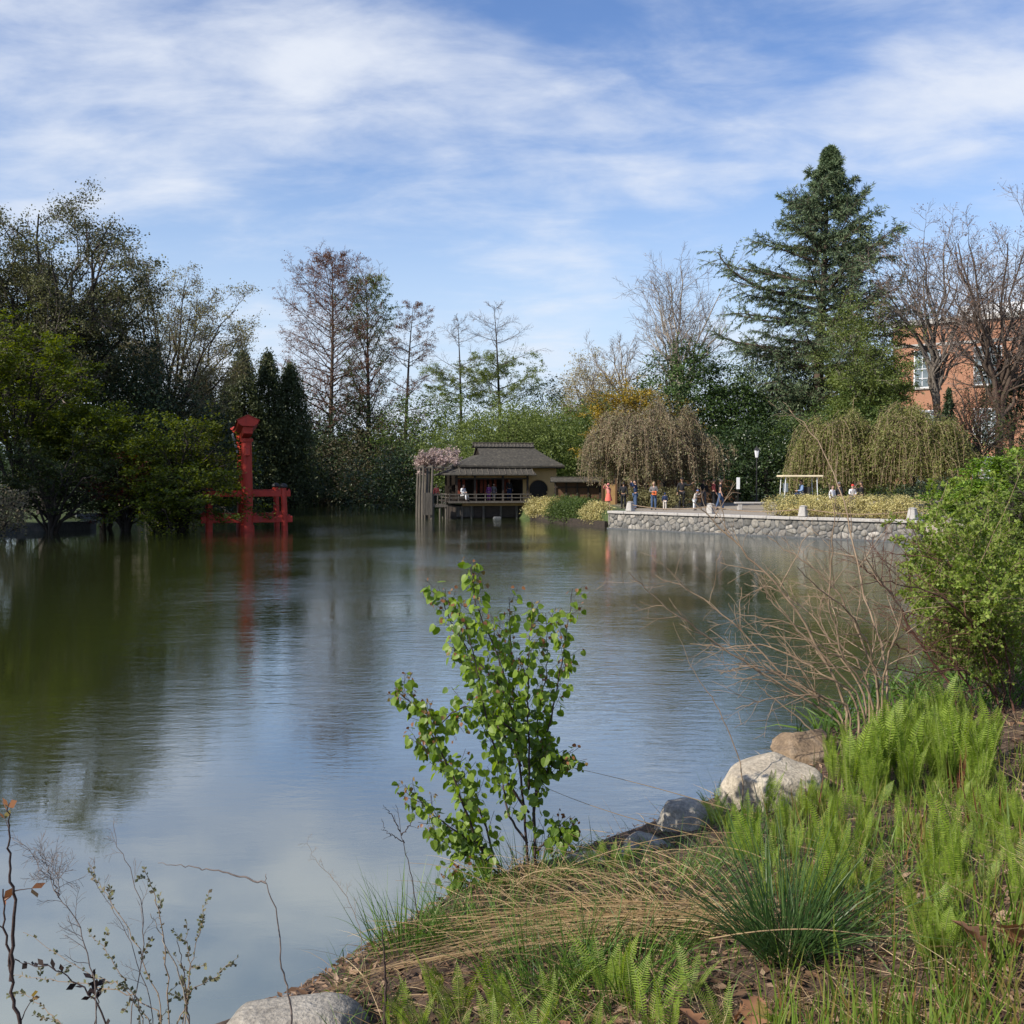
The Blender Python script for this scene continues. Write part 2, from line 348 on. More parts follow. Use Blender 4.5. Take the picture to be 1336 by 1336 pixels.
def bez(p0, p1, p2, p3, n=8):
    t = np.linspace(0, 1, n)[None, :, None]
    p0, p1, p2, p3 = [np.asarray(p)[:, None, :] for p in (p0, p1, p2, p3)]
    return (1-t)**3*p0 + 3*(1-t)**2*t*p1 + 3*(1-t)*t*t*p2 + t**3*p3

def finish(root, wood, woodm, crown, crownm, smooth=True):
    wood.build('trunk', woodm, root, smooth=smooth)
    if crown is not None and crown.n: crown.build('crown', crownm, root)

def broadleaf(seed, base, H, cz, R, label, bark='bark_dark', leaf=None, n1=9, k=(5, 5, 5), leaves=6000, lsize=.2, trunk_r=None, fork=.35, lean=(0, 0),
              twig_m=None, twig_r=.012, name='broadleaf_tree', cat='tree', group=None, minz=-.55, wob=.13, jitter=.25, up=.5, asp=.6, trop=.06, stems=1, coff=(0, 0), flat=.35, clumps=True, lf=(.42, .5, .55), vase=.28):
    """forking tree whose limbs reach out to an uneven ellipsoidal crown (radii R, centre height cz)"""
    rng = np.random.default_rng(seed); base = np.array(base, float)
    root = empty(name, base, label, cat, group)
    C = base + np.array([coff[0], coff[1], cz]); R = np.array(R, float); tr = trunk_r or H*.018
    wood = MB(); fh = H*fork
    top = base + np.array([lean[0], lean[1], fh])
    tops = []
    for s in range(stems):
        off = rng.normal(size=3)*np.array([.12, .12, 0])*fh*(stems > 1)
        b0 = base + off*.4 - np.array([0, 0, .3]); t0 = top + off*2.0*(stems > 1)
        tp = polyl(rng, b0[None], (t0-b0)[None], np.array([np.linalg.norm(t0-b0)]), 7, .05); tops.append(tp[0])
        rr = tr*np.array([[1.45, 1.1, 1, .95, .9, .86, .82, .8]])/(stems**.4); tubes(wood, tp, rr, 9)
    # limb targets
    g = []
    while len(g) < n1:
        q = nrm(rng.normal(size=3))
        if q[2] < minz: continue
        if all(np.linalg.norm(q-h) > 1.5/math.sqrt(n1) for h in g) or rng.random() < .04: g.append(q)
    g = np.array(g); T = C + g*R*rng.uniform(.62, .88, (n1, 1))
    si = rng.integers(0, stems, n1); fr = rng.uniform(.72, 1.0, n1)
    p0 = np.array([tops[a][int(round(f*7))] for a, f in zip(si, fr)])
    dd = T-p0; ln = np.linalg.norm(dd, axis=1, keepdims=True)
    p1 = p0 + np.array([0, 0, 1])*ln*vase + dd*.12; p2 = p0 + dd*.62 + np.array([0, 0, 1])*ln*.10*up*2
    L1 = bez(p0, p1, p2, T, 9) ; L1[:, 1:-1] += rng.normal(size=(n1, 7, 3))*ln[:, None]*.018
    r1 = taper(np.full(n1, tr*.62)/(n1/9)**.3*rng.uniform(.7, 1.1, n1), 9, .22); tubes(wood, L1, r1, 7)
    Ll = np.linalg.norm(L1[:, -1]-L1[:, 0], axis=1)
    st, d, l2, r = spawn(rng, L1, r1, k[0], .22, 1., (25, 62), lf[0], Ll); l2 = np.maximum(l2, R.min()*.18)
    P2 = polyl(rng, st, d, l2, 5, wob, (0, 0, trop)); R2 = taper(np.maximum(r*.6, .02), 6, .25); tubes(wood, P2, R2, 5)
    st, d, l3, r = spawn(rng, P2, R2, k[1], .2, 1., (25, 60), lf[1], l2)
    P3 = polyl(rng, st, d, l3, 4, wob*1.2, (0, 0, trop)); R3 = taper(np.maximum(r*.62, twig_r*1.2), 5, .35)
    tw = MB() if twig_m else wood
    tubes(tw, P3, R3, 4)
    tips = P3; tl = l3
    if k[2]:
        st, d, l4, r = spawn(rng, P3, R3, k[2], .15, 1., (20, 60), lf[2], l3)
        P4 = polyl(rng, st, d, l4, 3, wob*1.3, (0, 0, trop*.5)); R4 = taper(np.full(len(st), twig_r), 4, .5); tubes(tw, P4, R4, 3)
        tips = P4
    crown = MB(); mats = []
    if twig_m: crown = tw; mats.append(M[twig_m])
    if leaf:
        mi = len(mats); mats.append(M[leaf])
        pick = rng.integers(0, len(tips), leaves); f = rng.integers(1, tips.shape[1], leaves)
        pc = tips[pick, f] + rng.normal(size=(leaves, 3))*jitter*np.array([1, 1, 1-flat])
        if clumps:   # thin out by a low-frequency pattern so gaps and clumps form
            q = np.sin(pc[:, 0]*1.7+seed)*np.sin(pc[:, 1]*1.9+2)*np.sin(pc[:, 2]*2.3+seed*.7); pc = pc[q > rng.uniform(-.75, .15, leaves)]
        leafcards(crown, rng, pc, lsize, asp, up, mi)
    finish(root, wood, M[bark], crown, mats)
    return root

def lump_tree(seed, base, lobes, n, lsize, leaf, label, bark='bark_dark', name='evergreen_tree', cat='tree', group=None, per=26, sig=.13, asp=.45, up=.4, droop=0., trunk_r=.25, flat=.3, shell=.80):
    """dense crown of many leaf clumps laid over irregular lobes: lobes = [(dx,dy,z,rx,ry,rz)] about the base"""
    rng = np.random.default_rng(seed); base = np.array(base, float); root = empty(name, base, label, cat, group)
    Lb = np.array(lobes, float); area = Lb[:, 3]*Lb[:, 5]; pr = area/area.sum(); nc = max(8, n//per)
    li = rng.choice(len(Lb), nc, p=pr); q = nrm(rng.normal(size=(nc, 3)))
    rr = (shell + (1.03-shell)*rng.random(nc)**.7)*(1+.10*np.sin(q[:, 0]*7+seed)*np.sin(q[:, 2]*6+q[:, 1]*5))
    inner = rng.random(nc) < .22; rr[inner] *= rng.uniform(.5, .9, inner.sum())
    cc = base + Lb[li, :3] + q*Lb[li, 3:6]*rr[:, None]
    keep = cc[:, 2] > base[2] + .05; cc = cc[keep]; q = q[keep]; li = li[keep]
    sg = (sig*np.minimum(Lb[li, 3], Lb[li, 5]))*rng.uniform(.6, 1.4, len(li))
    C = np.repeat(cc, per, 0) + rng.normal(size=(len(cc)*per, 3))*np.repeat(sg, per)[:, None]*np.array([1, 1, 1-flat])
    crown = MB(); leafcards(crown, rng, C, lsize, asp, up, 0, np.repeat(q, per, 0)*.7, droop)
    wood = MB(); topz = (Lb[:, 2]+Lb[:, 5]*.3).max()
    tp = polyl(rng, (base-[0, 0, .3])[None], np.array([[0, 0, 1.]]), np.array([topz]), 6, .05); tubes(wood, tp, taper(np.array([trunk_r]), 7, .3), 8)
    for l in Lb:
        e = base + l[:3] + nrm(rng.normal(size=3))*l[3:6]*.4; s0 = tp[0][rng.integers(1, 5)]
        b = bez([s0], [s0*.6+e*.4+[0, 0, -.2]], [s0*.3+e*.7+[0, 0, .2]], [e], 6); tubes(wood, b, taper(np.array([trunk_r*.45]), 6, .2), 5)
        st, d, l2, r = spawn(rng, b, taper(np.array([trunk_r*.4]), 6, .2), 7, .3, 1, (30, 70), .5, np.array([l[3]*1.4]))
        P2 = polyl(rng, st, d, l2, 4, .12); tubes(wood, P2, taper(np.maximum(r*.5, .02), 5, .3), 4)
    finish(root, wood, M[bark], crown, [M[leaf]])
    return root

def spire(seed, base, H, r, n, lsize, leaf, label, name='columnar_conifer', group=None, power=.6):
    """narrow flame-shaped evergreen"""
    rng = np.random.default_rng(seed); base = np.array(base, float); root = empty(name, base, label, 'tree', group)
    nb = n//14; t = rng.random(nb)**.75; z = H*(.03+.97*t); a = rng.random(nb)*2*math.pi
    prof = np.minimum(1, (t+.02)*6)*(1-t)**power*r*(1+.16*np.sin(a*3+t*9+seed)+.1*np.sin(a*7-t*31)) 
    rr = prof*rng.uniform(.45, 1.3, nb)
    c = base + np.stack([np.cos(a)*rr, np.sin(a)*rr, z], 1)
    q = np.stack([np.cos(a), np.sin(a), np.full(nb, .7)], 1)
    C = np.repeat(c, 14, 0) + rng.normal(size=(nb*14, 3))*r*np.array([.07, .07, .13]); crown = MB()
    leafcards(crown, rng, C, lsize, .4, .2, 0, np.repeat(nrm(q), 14, 0)*.5, -1.2)
    wood = MB(); tp = polyl(rng, (base-[0, 0, .3])[None], np.array([[0, 0, 1.]]), np.array([H*.97]), 6, .01); tubes(wood, tp, taper(np.array([r*.12+.05]), 7, .1), 7)
    st, d, l2, rd = spawn(rng, tp, taper(np.array([r*.12+.05]), 7, .1), 60, .08, .95, (35, 60), .1, np.array([H])); P2 = polyl(rng, st, d, np.minimum(l2, r*.8), 3, .1); tubes(wood, P2, taper(rd*.3+.01, 4, .4), 3)
    finish(root, wood, M['bark_dark'], crown, [M[leaf]]); return root

def excurrent(seed, base, H, prof, label, bark='bark_dark', leaf=None, leaves=4000, lsize=.2, nb=46, rise=(15, 40), z0=.22, k=(9, 6), twig_r=.012, twig_m=None, name='larch_tree',
              group=None, trunk_r=None, curl=.06, jitter=.15, leafz=(0, 1), flat=.55, clump=1.0, up=.8, lean=(0, 0), droop3=0.0, asp=.5, gaps=0.0):
    """straight central trunk with tiers of side branches; prof(t) = crown radius at height fraction t"""
    rng = np.random.default_rng(seed); base = np.array(base, float); root = empty(name, base, label, 'tree', group)
    tr = trunk_r or H*.014; wood = MB(); top = base+np.array([lean[0], lean[1], H])
    b0 = base-[0, 0, .3]; tp = polyl(rng, b0[None], (top-b0)[None], np.array([H]), 12, .012); tr_r = taper(np.array([tr]), 13, .06); tubes(wood, tp, tr_r, 9)
    t = z0 + (1-z0)*((np.arange(nb)+rng.random(nb))/nb)**.92; t = np.minimum(t, .985)
    if gaps: t = t[(np.sin(t*37+seed)+np.sin(t*19+seed*2)) > -1+gaps*rng.random(len(t))]
    n = len(t); a = np.arange(n)*2.399+rng.random(n)*.9
    f = t*12; i = np.clip(f.astype(int), 0, 11); fr = (f-i)[:, None]; st = tp[0][i]*(1-fr)+tp[0][i+1]*fr
    ln = np.array([prof(x) for x in t])*rng.uniform(.72, 1.12, n)
    el = np.radians(rise[0]+(rise[1]-rise[0])*t + rng.normal(size=n)*5)
    d = np.stack([np.cos(a)*np.cos(el), np.sin(a)*np.cos(el), np.sin(el)], 1); ln = ln/np.cos(np.minimum(el, 1.1))
    P1 = polyl(rng, st, d, ln, 7, .06, (0, 0, curl)); R1 = taper(np.maximum(tr*.34*(1-t*.75)*np.clip(ln/np.max(ln)+.3, 0, 1), .02), 8, .2); tubes(wood, P1, R1, 5)
    s2, d2, l2, r2 = spawn(rng, P1, R1, k[0], .16, 1., (35, 60), .38, ln, flat=flat); l2 = np.maximum(l2, .3)
    P2 = polyl(rng, s2, d2, l2, 4, .1, (0, 0, curl*.6-droop3)); R2 = taper(np.maximum(r2*.5, twig_r*1.3), 5, .3)
    tw = MB() if twig_m else wood; tubes(tw, P2, R2, 4 if not twig_m else 3)
    tips = P2
    if k[1]:
        s3, d3, l3, r3 = spawn(rng, P2, R2, k[1], .15, 1., (30, 60), .4, l2, flat=flat*.6)
        P3 = polyl(rng, s3, d3, l3, 3, .12, (0, 0, -droop3)); tubes(tw, P3, taper(np.full(len(s3), twig_r), 4, .5), 3); tips = P3
    crown = MB(); mats = []
    if twig_m: crown = tw; mats.append(M[twig_m])
    if leaf:
        mi = len(mats); mats.append(M[leaf]); hh = (tips[:, 0, 2]-base[2])/H; ok = np.where((hh >= leafz[0]) & (hh <= leafz[1]))[0]
        pk = ok[rng.integers(0, len(ok), leaves)]; f2 = rng.integers(0, tips.shape[1], leaves)
        C = tips[pk, f2] + rng.normal(size=(leaves, 3))*jitter*np.array([1, 1, .6]); leafcards(crown, rng, C, lsize, asp, up, mi, None, droop3*5)
    finish(root, wood, M[bark], crown, mats); return root

def weeping(seed, base, H, R, n_str, label, leaf, twig_m='twig_red', bark='bark_dark', low=.18, lsize=.14, per=26, gaps=.35, name='weeping_cherry_tree', group=None, pet=.12, coff=(0, 0), lobes=9):
    """weeping tree: arching limbs and curtains of hanging twigs"""
    rng = np.random.default_rng(seed); base = np.array(base, float); root = empty(name, base, label, 'tree', group); wood = MB()
    fh = H*.38; top = base+np.array([coff[0]*.4, coff[1]*.4, fh]); tp = polyl(rng, (base-[0, 0, .3])[None], (top-base)[None], np.array([fh+.3]), 6, .12, (0, 0, .05)); tubes(wood, tp, H*.03*np.array([[1.5, 1.2, 1, .95, .9, .85, .8]]), 8)
    nl = lobes*2+6; a = np.arange(nl)*2.399+rng.random(nl)*.5; rad = np.sqrt((np.arange(nl)+.5)/nl)
    T = base + np.stack([coff[0]+np.cos(a)*rad*R[0]*.9, coff[1]+np.sin(a)*rad*R[1]*.9, H*(.97-.50*rad**2.2)+rng.normal(size=nl)*H*.05], 1)
    p0 = np.repeat(tp[0][-1][None], nl, 0); dd = T-p0
    L1 = bez(p0, p0+[0, 0, H*.25]+dd*.1, p0+dd*.6+[0, 0, H*.22], T, 9); L1[:, 1:-1] += rng.normal(size=(nl, 7, 3))*.12
    R1 = taper(np.full(nl, H*.014), 9, .25); tubes(wood, L1, R1, 6)
    st, d, l2, r = spawn(rng, L1, R1, 9, .3, 1, (30, 75), .42, np.full(nl, R[0]*.85)); P2 = polyl(rng, st, d, l2, 5, .14, (0, 0, -.09)); R2 = taper(np.maximum(r*.5, .02), 6, .3); tubes(wood, P2, R2, 4)
    # hanging strands
    pool = np.concatenate([P2[:, 1:].reshape(-1, 3), L1[:, 4:].reshape(-1, 3)]); s0 = pool[rng.integers(0, len(pool), n_str)] + rng.normal(size=(n_str, 3))*.12
    keepq = (np.sin(s0[:, 0]*1.5+seed)*np.sin(s0[:, 1]*1.7+seed*.3)+.5*np.sin(s0[:, 0]*3.7+s0[:, 2]*2.1)) > -gaps*rng.uniform(.2, 2.6, n_str); s0 = s0[keepq]; n_str = len(s0)
    room = np.maximum(s0[:, 2]-(base[2]+H*low*rng.uniform(.5, 2.2, n_str)), .35); ln = np.minimum(room, rng.uniform(.12, .60, n_str)*H*(1+.35*np.sin(s0[:, 0]*2.1+s0[:, 1]*1.3)))
    d = rng.normal(size=(n_str, 3))*.7; d[:, 2] = .15
    # outward arch then fall
    out = s0-base; out[:, 2] = 0; d += nrm(out)*.7
    Q = np.zeros((n_str, 8, 3)); Q[:, 0] = s0; dd = nrm(d)
    for i in range(7):
        dd = nrm(dd + np.array([0, 0, -.62]) + rng.normal(size=(n_str, 3))*.07); Q[:, i+1] = Q[:, i] + dd*(ln/7)[:, None]
    tw = MB(); tubes(tw, Q, np.full((n_str, 8), .009), 3)
    tot = n_str*per; pk = rng.integers(0, n_str, tot); f = rng.random(tot)*6.99; i = f.astype(int); fr = (f-i)[:, None]
    C = Q[pk, i]*(1-fr)+Q[pk, i+1]*fr + rng.normal(size=(tot, 3))*pet
    leafcards(tw, rng, C, lsize, .5, 0, 1, None, 1.0)
    finish(root, wood, M[bark], tw, [M[twig_m], M[leaf]]); return root
# ---------------------------------------------------------------- foliage colours
lm = leaf_mat
M['lf_maple'] = lm('leaf_maple_lime', [(.04,.062,.010), (.085,.115,.014), (.145,.17,.024)], .4, clump=.25, cscale=.5)
M['lf_maple_dark'] = lm('leaf_maple_dark', [(.02,.035,.01), (.045,.065,.015), (.07,.08,.02)], .3)
M['lf_red'] = lm('leaf_maple_red', [(.06,.012,.012), (.12,.02,.018), (.09,.03,.015)], .35)
M['lf_dark'] = lm('needle_dark', [(.012,.024,.010), (.025,.045,.017), (.045,.065,.025)], .15)
M['lf_arbor'] = lm('needle_arborvitae', [(.03,.045,.016), (.06,.075,.026), (.09,.105,.036)], .15)
M['lf_yew'] = lm('needle_yew', [(.018,.04,.010), (.04,.075,.015), (.075,.115,.025)], .15, clump=.35)
M['lf_spruce'] = lm('needle_blue_spruce', [(.055,.085,.04), (.10,.145,.07), (.16,.20,.105)], .12, clump=.25)
M['lf_mid'] = lm('leaf_mid_green', [(.03,.055,.012), (.065,.105,.022), (.11,.15,.035)], .3)
M['lf_light'] = lm('leaf_light_green', [(.08,.115,.025), (.14,.185,.045), (.2,.24,.07)], .35)
M['lf_fresh'] = lm('leaf_fresh_green', [(.09,.16,.02), (.16,.26,.035), (.24,.34,.06)], .4)
M['lf_bud'] = lm('leaf_buds_olive', [(.11,.10,.045), (.19,.18,.08), (.26,.24,.12)], .3)
M['lf_oakdark'] = lm('leaf_oak_olive', [(.05,.055,.022), (.09,.095,.035), (.14,.14,.06)], .25)
M['lf_thicket'] = lm('leaf_thicket_lime', [(.13,.19,.03), (.21,.29,.05), (.30,.37,.08)], .4)
M['lf_pale'] = lm('leaf_pale_cream', [(.2,.18,.09), (.33,.29,.15), (.42,.38,.22)], .35)
M['lf_rust'] = lm('buds_rust', [(.10,.05,.03), (.17,.09,.055), (.22,.13,.085)], .25)
M['lf_gold'] = lm('leaf_golden', [(.22,.16,.02), (.34,.25,.04), (.40,.30,.07)], .35)
M['lf_weep'] = lm('leaf_weeping_olive', [(.11,.12,.035), (.175,.185,.055), (.23,.23,.08)], .35, clump=.3)
M['lf_weep_pink'] = lm('blossom_faded_mauve', [(.17,.14,.085), (.25,.205,.13), (.18,.19,.075)], .3, clump=.3)
M['lf_blossom'] = lm('blossom_pale_pink', [(.36,.27,.25), (.5,.4,.37), (.3,.24,.2)], .3)
M['lf_brown'] = lm('thicket_brown', [(.05,.04,.022), (.09,.075,.035), (.06,.07,.03)], .2)
M['lf_hedge'] = lm('leaf_variegated_cream', [(.38,.33,.13), (.52,.46,.22), (.24,.23,.07)], .3)
M['lf_rhodo'] = lm('leaf_rhododendron', [(.014,.028,.008), (.03,.055,.014), (.05,.08,.02)], .15, rough=.4, spec=.5)

def gp(u, d, dz=0.0):
    p = P(u, 650, d); return (p[0], d, hz(p[0], d)+dz)
def X(u, d): return (u-668)/1336*d
def Zt(v, d): return float(P(668, v, d)[2])

# ---------------------------------------------------------------- background wood closing the view
def woodland():
    rng = np.random.default_rng(5); mb = MB(); nb = 300
    x = rng.uniform(-100, 100, nb); y = 150 + rng.uniform(-6, 26, nb) - np.abs(x)*.1
    topz = 9.5 + 2.2*np.sin(x*.11)+1.2*np.sin(x*.31+1) + rng.normal(size=nb)*.8 + (y-150)*.05
    C = []; q_ = []
    for i in range(nb):
        k = 260; q = nrm(rng.normal(size=(k, 3))); c = np.array([x[i], y[i], topz[i]*.5]); C.append(c + q*np.array([4.4, 3.2, topz[i]*.5])*rng.uniform(.75, 1.05, (k, 1))); q_.append(q)
    C = np.concatenate(C); ok = C[:, 2] > .5
    leafcards(mb, rng, C[ok], .75, .6, .2, 0, np.concatenate(q_)[ok]*.6)
    tag(mb.build('distant_woodland', M['lf_mid']), 'far belt of mixed olive green woodland closing the view behind the pond', 'woodland', kind='stuff')
woodland()

# ---------------------------------------------------------------- left bank
broadleaf(11, gp(60, 74), 22.5, 15.8, (10.4, 7, 7.2), 'tall dark limbed oak with sparse new leaf, highest tree on the left bank', leaf='lf_oakdark', n1=30, k=(7, 6, 5), leaves=110000, lsize=.17, trunk_r=.5, fork=.30, vase=.06, up=.1, trop=.0, lf=(.34, .46, .5), minz=-.35, name='oak_tree', jitter=.35, twig_m='twig_grey', twig_r=.014)
broadleaf(12, gp(212, 86), 22.5, 14.4, (9.0, 7, 8.2), 'fan shaped tree with pale budding twigs right of the tallest left oak', leaf='lf_bud', n1=24, k=(7, 6, 5), leaves=70000, lsize=.15, trunk_r=.42, fork=.3, vase=.12, up=.3, trop=.02, lf=(.36, .46, .5), minz=-.25, name='elm_tree', jitter=.3, twig_m='twig_grey', twig_r=.014)
lump_tree(21, gp(30, 80), [(0,0,10,5.5,5,8), (3.5,0,6.5,5,4,6), (-3,0,13,4.5,4,6)], 22000, .26, 'lf_dark', 'dark green hemlock behind the tall oak at the left edge', group='dark trees on the left bank', per=24)
lump_tree(22, gp(135, 77), [(0,0,8,5,4,7), (3.8,0,6,4.4,4,5.6), (-3.4,0,8.5,4,4,6.5), (1.0,0,11,3.2,3,4)], 22000, .24, 'lf_dark', 'broad dark evergreen between the oak and the fan shaped tree', per=24)
lump_tree(23, gp(215, 82), [(0,0,6,4.6,4,6.4), (3.6,0,4.6,4,3.4,4.8), (-2.8,0,8.4,3.8,3,5)], 18000, .24, 'lf_dark', 'dark evergreen under the right side of the fan shaped tree', per=24)
M['lf_hid'] = M['lf_maple']
def maple(seed, u, d, H, cz, R, leaf, label, n=15000, coff=(0, 0), size=.17, n1=13, lean=(0, 0), low=-.35, group=None, up=1.3, bark='bark_dark', jit=.22, k=(6, 5, 0), fork=.16, stems=2):
    return broadleaf(seed, gp(u, d), H, cz, R, label, bark=bark, leaf=leaf, n1=n1, k=k, leaves=n, lsize=size, fork=fork, minz=low, name='japanese_maple', jitter=jit, up=up, asp=.6, coff=coff, lean=lean, group=group, stems=stems, flat=.7, lf=(.5, .5, .5), trop=.0, trunk_r=.2)
maple(31, 28, 60, 10, 7.0, (5.6, 4.5, 4.6), 'lf_maple', 'largest lime green maple at the left edge of the pond', 42000)
maple(32, 135, 60, 7.6, 4.7, (4.4, 4, 3.5), 'lf_maple', 'lime green maple in the middle of the three on the left bank', 34000)
maple(33, 232, 58.5, 7, 4.3, (4.1, 3.4, 3.5), 'lf_maple', 'low lime green maple with layered boughs nearest the red gate', 22000, coff=(.4, 0))
maple(34, 198, 57.5, 4.4, 2.75, (5.6, 3.4, 1.45), 'lf_maple', 'flat spreading maple boughs hanging over the water beside the red gate', 17000, coff=(1.9, -1.6), lean=(.6, 0), low=-.3)
maple(35, 70, 55, 6, 3.6, (4.6, 2.6, 3.0), 'lf_maple_dark', 'shaded dark maple with bare low limbs in front of the lime maples', 16000, n1=13, size=.16)
maple(36, 168, 57, 5, 3.4, (2.6, 2.0, 1.8), 'lf_red', 'small dark red maple among the lime green maples', 6000, size=.13)
maple(37, 212, 62, 7, 5.0, (1.7, 1.4, 1.2), 'lf_red', 'small red leaved treetop showing above the lime maples', 2500, size=.13)
broadleaf(38, gp(-22, 50), 4.2, 2.3, (2.6, 2, 1.7), 'pale mauve blossoming shrub at the left edge above the stone edging', leaf='lf_weep_pink', n1=10, k=(6, 5, 0), leaves=6000, lsize=.13, name='blossoming_shrub', cat='shrub', trunk_r=.1, fork=.15)
for i, (u, d, H, r, lab) in enumerate([(318, 100, 16.0, 1.7, 'tallest dark spire shaped conifer behind the red gate'), (351, 102, 16.2, 1.5, 'second dark spire conifer from the left behind the red gate'), (380, 104, 15.2, 1.7, 'rightmost of the dark spire conifers, under the leafless cypress'), (268, 98, 13.2, 1.5, 'shortest dark spire conifer, left of the other spires'), (300, 103, 13.4, 1.5, 'spire conifer tucked behind the tallest spire')]):
    spire(41+i, gp(u, d), H, r*1.9, 16000, .30, 'lf_arbor', lab, group='spire conifers behind the red gate')
weeping(50, gp(385, 116), 8.0, (4.8, 3.5), 700, 'dark green weeping tree on the far shore right of the red gate', 'lf_mid', 'twig_grey', low=.05, lsize=.26, per=26, name='weeping_willow_tree')
weeping(51, gp(330, 112), 9.0, (4.8, 3.5), 600, 'grey green weeping tree on the far shore behind the red gate', 'lf_arbor', 'twig_grey', low=.05, lsize=.24, per=24, name='weeping_willow_tree')
lump_tree(52, gp(300, 108), [(0,0,6,6,4,5.5), (5,0,5,5,4,5), (-6,0,6,5,4,6)], 14000, .34, 'lf_dark', 'dark evergreen mass on the far shore below the spires')
lump_tree(53, gp(400, 122), [(0,0,6,6,4,7), (6,0,5.5,5,4,6.5), (-5,0,5,5,4,7)], 14000, .36, 'lf_dark', 'dark evergreen mass below the leafless cypress')
# ---------------------------------------------------------------- far shore tall trees
def fanprof(R, p=.55, low=.35):
    return lambda t: R*(low + (1-low)*min(1, max(0, (t-.2)/.35)))*(max(0.0, 1-max(0, (t-.52)/.52)**2.0))**p
excurrent(61, gp(433, 124), 29.2, lambda t: 7.6*(.62+.38*min(1, (t-.2)/.3))*max(0.02, 1-max(0, (t-.45)/.56)**2.2)**.7, 'tallest leafless cypress with rusty twigs behind the red gate', bark='bark_brown', leaf='lf_rust', leaves=30000, lsize=.15, nb=84, rise=(12, 34), z0=.26, k=(11, 6), twig_m='twig_red', twig_r=.016, name='bald_cypress', curl=.02, flat=.3)
excurrent(62, gp(484, 128), 27.0, lambda t: 4.2*(.5+.5*min(1, (t-.1)/.4))*max(0.05, 1-max(0, (t-.6)/.45)**2.2), 'upright pale green poplar just right of the leafless cypress', leaf='lf_light', leaves=20000, lsize=.2, nb=60, rise=(38, 58), z0=.12, k=(8, 4), name='poplar_tree', curl=.04, flat=.1, twig_m='twig_tan', twig_r=.016)
excurrent(63, gp(527, 122), 23.0, lambda t: 5.0*(.6+.4*min(1, (t-.2)/.3))*max(0.03, 1-max(0, (t-.5)/.52)**2.0)**.7, 'thin bare larch, leftmost of three slender larches', leaf='lf_rust', leaves=9000, lsize=.15, nb=44, rise=(0, 30), z0=.3, k=(10, 6), twig_r=.016, curl=.02, name='larch_tree', group='slender larches beyond the tea house', flat=.5, gaps=.6, twig_m='twig_grey')
excurrent(64, gp(603, 118), 20.5, lambda t: 5.2*(.75+.25*min(1, (t-.2)/.3))*max(0.05, 1-max(0, (t-.5)/.52)**1.6)**.7, 'slender larch with green lower boughs, middle of three', leaf='lf_light', leaves=17000, lsize=.16, nb=40, rise=(-6, 30), z0=.25, k=(10, 6), curl=.02, name='larch_tree', group='slender larches beyond the tea house', leafz=(.2, .72), flat=.7, gaps=.6, twig_m='twig_grey')
excurrent(65, gp(655, 118), 22.0, lambda t: 6.3*(.75+.25*min(1, (t-.2)/.3))*max(0.05, 1-max(0, (t-.5)/.52)**1.6)**.7, 'wide boughed larch with green lower boughs, rightmost of three', leaf='lf_light', leaves=24000, lsize=.16, nb=44, rise=(-6, 30), z0=.25, k=(11, 6), curl=.02, name='larch_tree', group='slender larches beyond the tea house', leafz=(.2, .72), flat=.7, gaps=.6, twig_m='twig_grey')
broadleaf(66, gp(768, 112), 15.5, 9.8, (5.6, 4.5, 5.2), 'pale cream budding tree beyond the tea house roof', leaf='lf_pale', n1=15, k=(7, 6, 4), leaves=16000, lsize=.17, fork=.3, name='budding_tree', twig_m='twig_tan', bark='bark_grey', jitter=.3, clumps=False)
# understorey behind the tea house
U = [
 (71, 455, 126, [(0,0,5,6,4,8.5), (5,0,5,5,4,6.5), (-6,0,4,5,4,6)], 14000, .3, 'lf_brown', 'brownish thicket at the foot of the leafless cypress', 'thicket_tree'),
 (72, 500, 116, [(0,0,4,5,4,6.5), (5,0,3.5,5,4,6), (-5,0,3,5,4,5.5)], 14000, .3, 'lf_brown', 'dull brown bushy tree on the far shore left of the tea house', 'thicket_tree'),
 (73, 555, 98, [(0,0,3.6,4.6,3,4.2), (4,0,3,4.4,3,3.8), (-4,0,3,4.4,3,3.4), (2,0,5.5,3,3,2.6)], 15000, .24, 'lf_rhodo', 'dark glossy green bush mass left of the tea house', 'rhododendron_bush'),
 (74, 480, 116, [(0,0,2.2,7,3,3.0), (7,0,2.5,6,3,3.4), (-7,0,2,6,3,3)], 12000, .3, 'lf_rhodo', 'long dark bush bank at the far water edge', 'rhododendron_bush'),
 (75, 590, 112, [(0,0,5,5,4,6.6), (5,0,5,5,4,5.6), (-4,0,5,5,4,6)], 12000, .3, 'lf_mid', 'olive green tree behind the dark bushes left of the tea house', 'bushy_tree'),
 (76, 655, 92, [(0,0,4.6,4.4,3.4,3.6), (4,0,4.2,4,3,3.2), (-4,0,4,3.6,3,3.0), (1,0,6.4,3,3,2.2)], 26000, .19, 'lf_light', 'light green layered tree rising behind the tea house roof', 'dogwood_tree'),
 (77, 742, 100, [(0,0,5.5,4,3.4,4.2), (3,0,4,4,3,4.2), (-3,0,5,4,3,4)], 15000, .22, 'lf_light', 'fresh green tree right of the tea house roof', 'bushy_tree'),
 (78, 712, 112, [(0,0,6,3,3,6.6), (2.4,0,4,3,3,5)], 9000, .26, 'lf_dark', 'narrow dark evergreen showing right of the widest larch', 'evergreen_tree'),
 (79, 815, 94, [(0,0,5,4.4,3.4,5.2), (4,0,6,4,3,5.6), (-4,0,4,4,3,4)], 14000, .24, 'lf_mid', 'mid green tree behind the mauve weeping cherry', 'bushy_tree'),
]
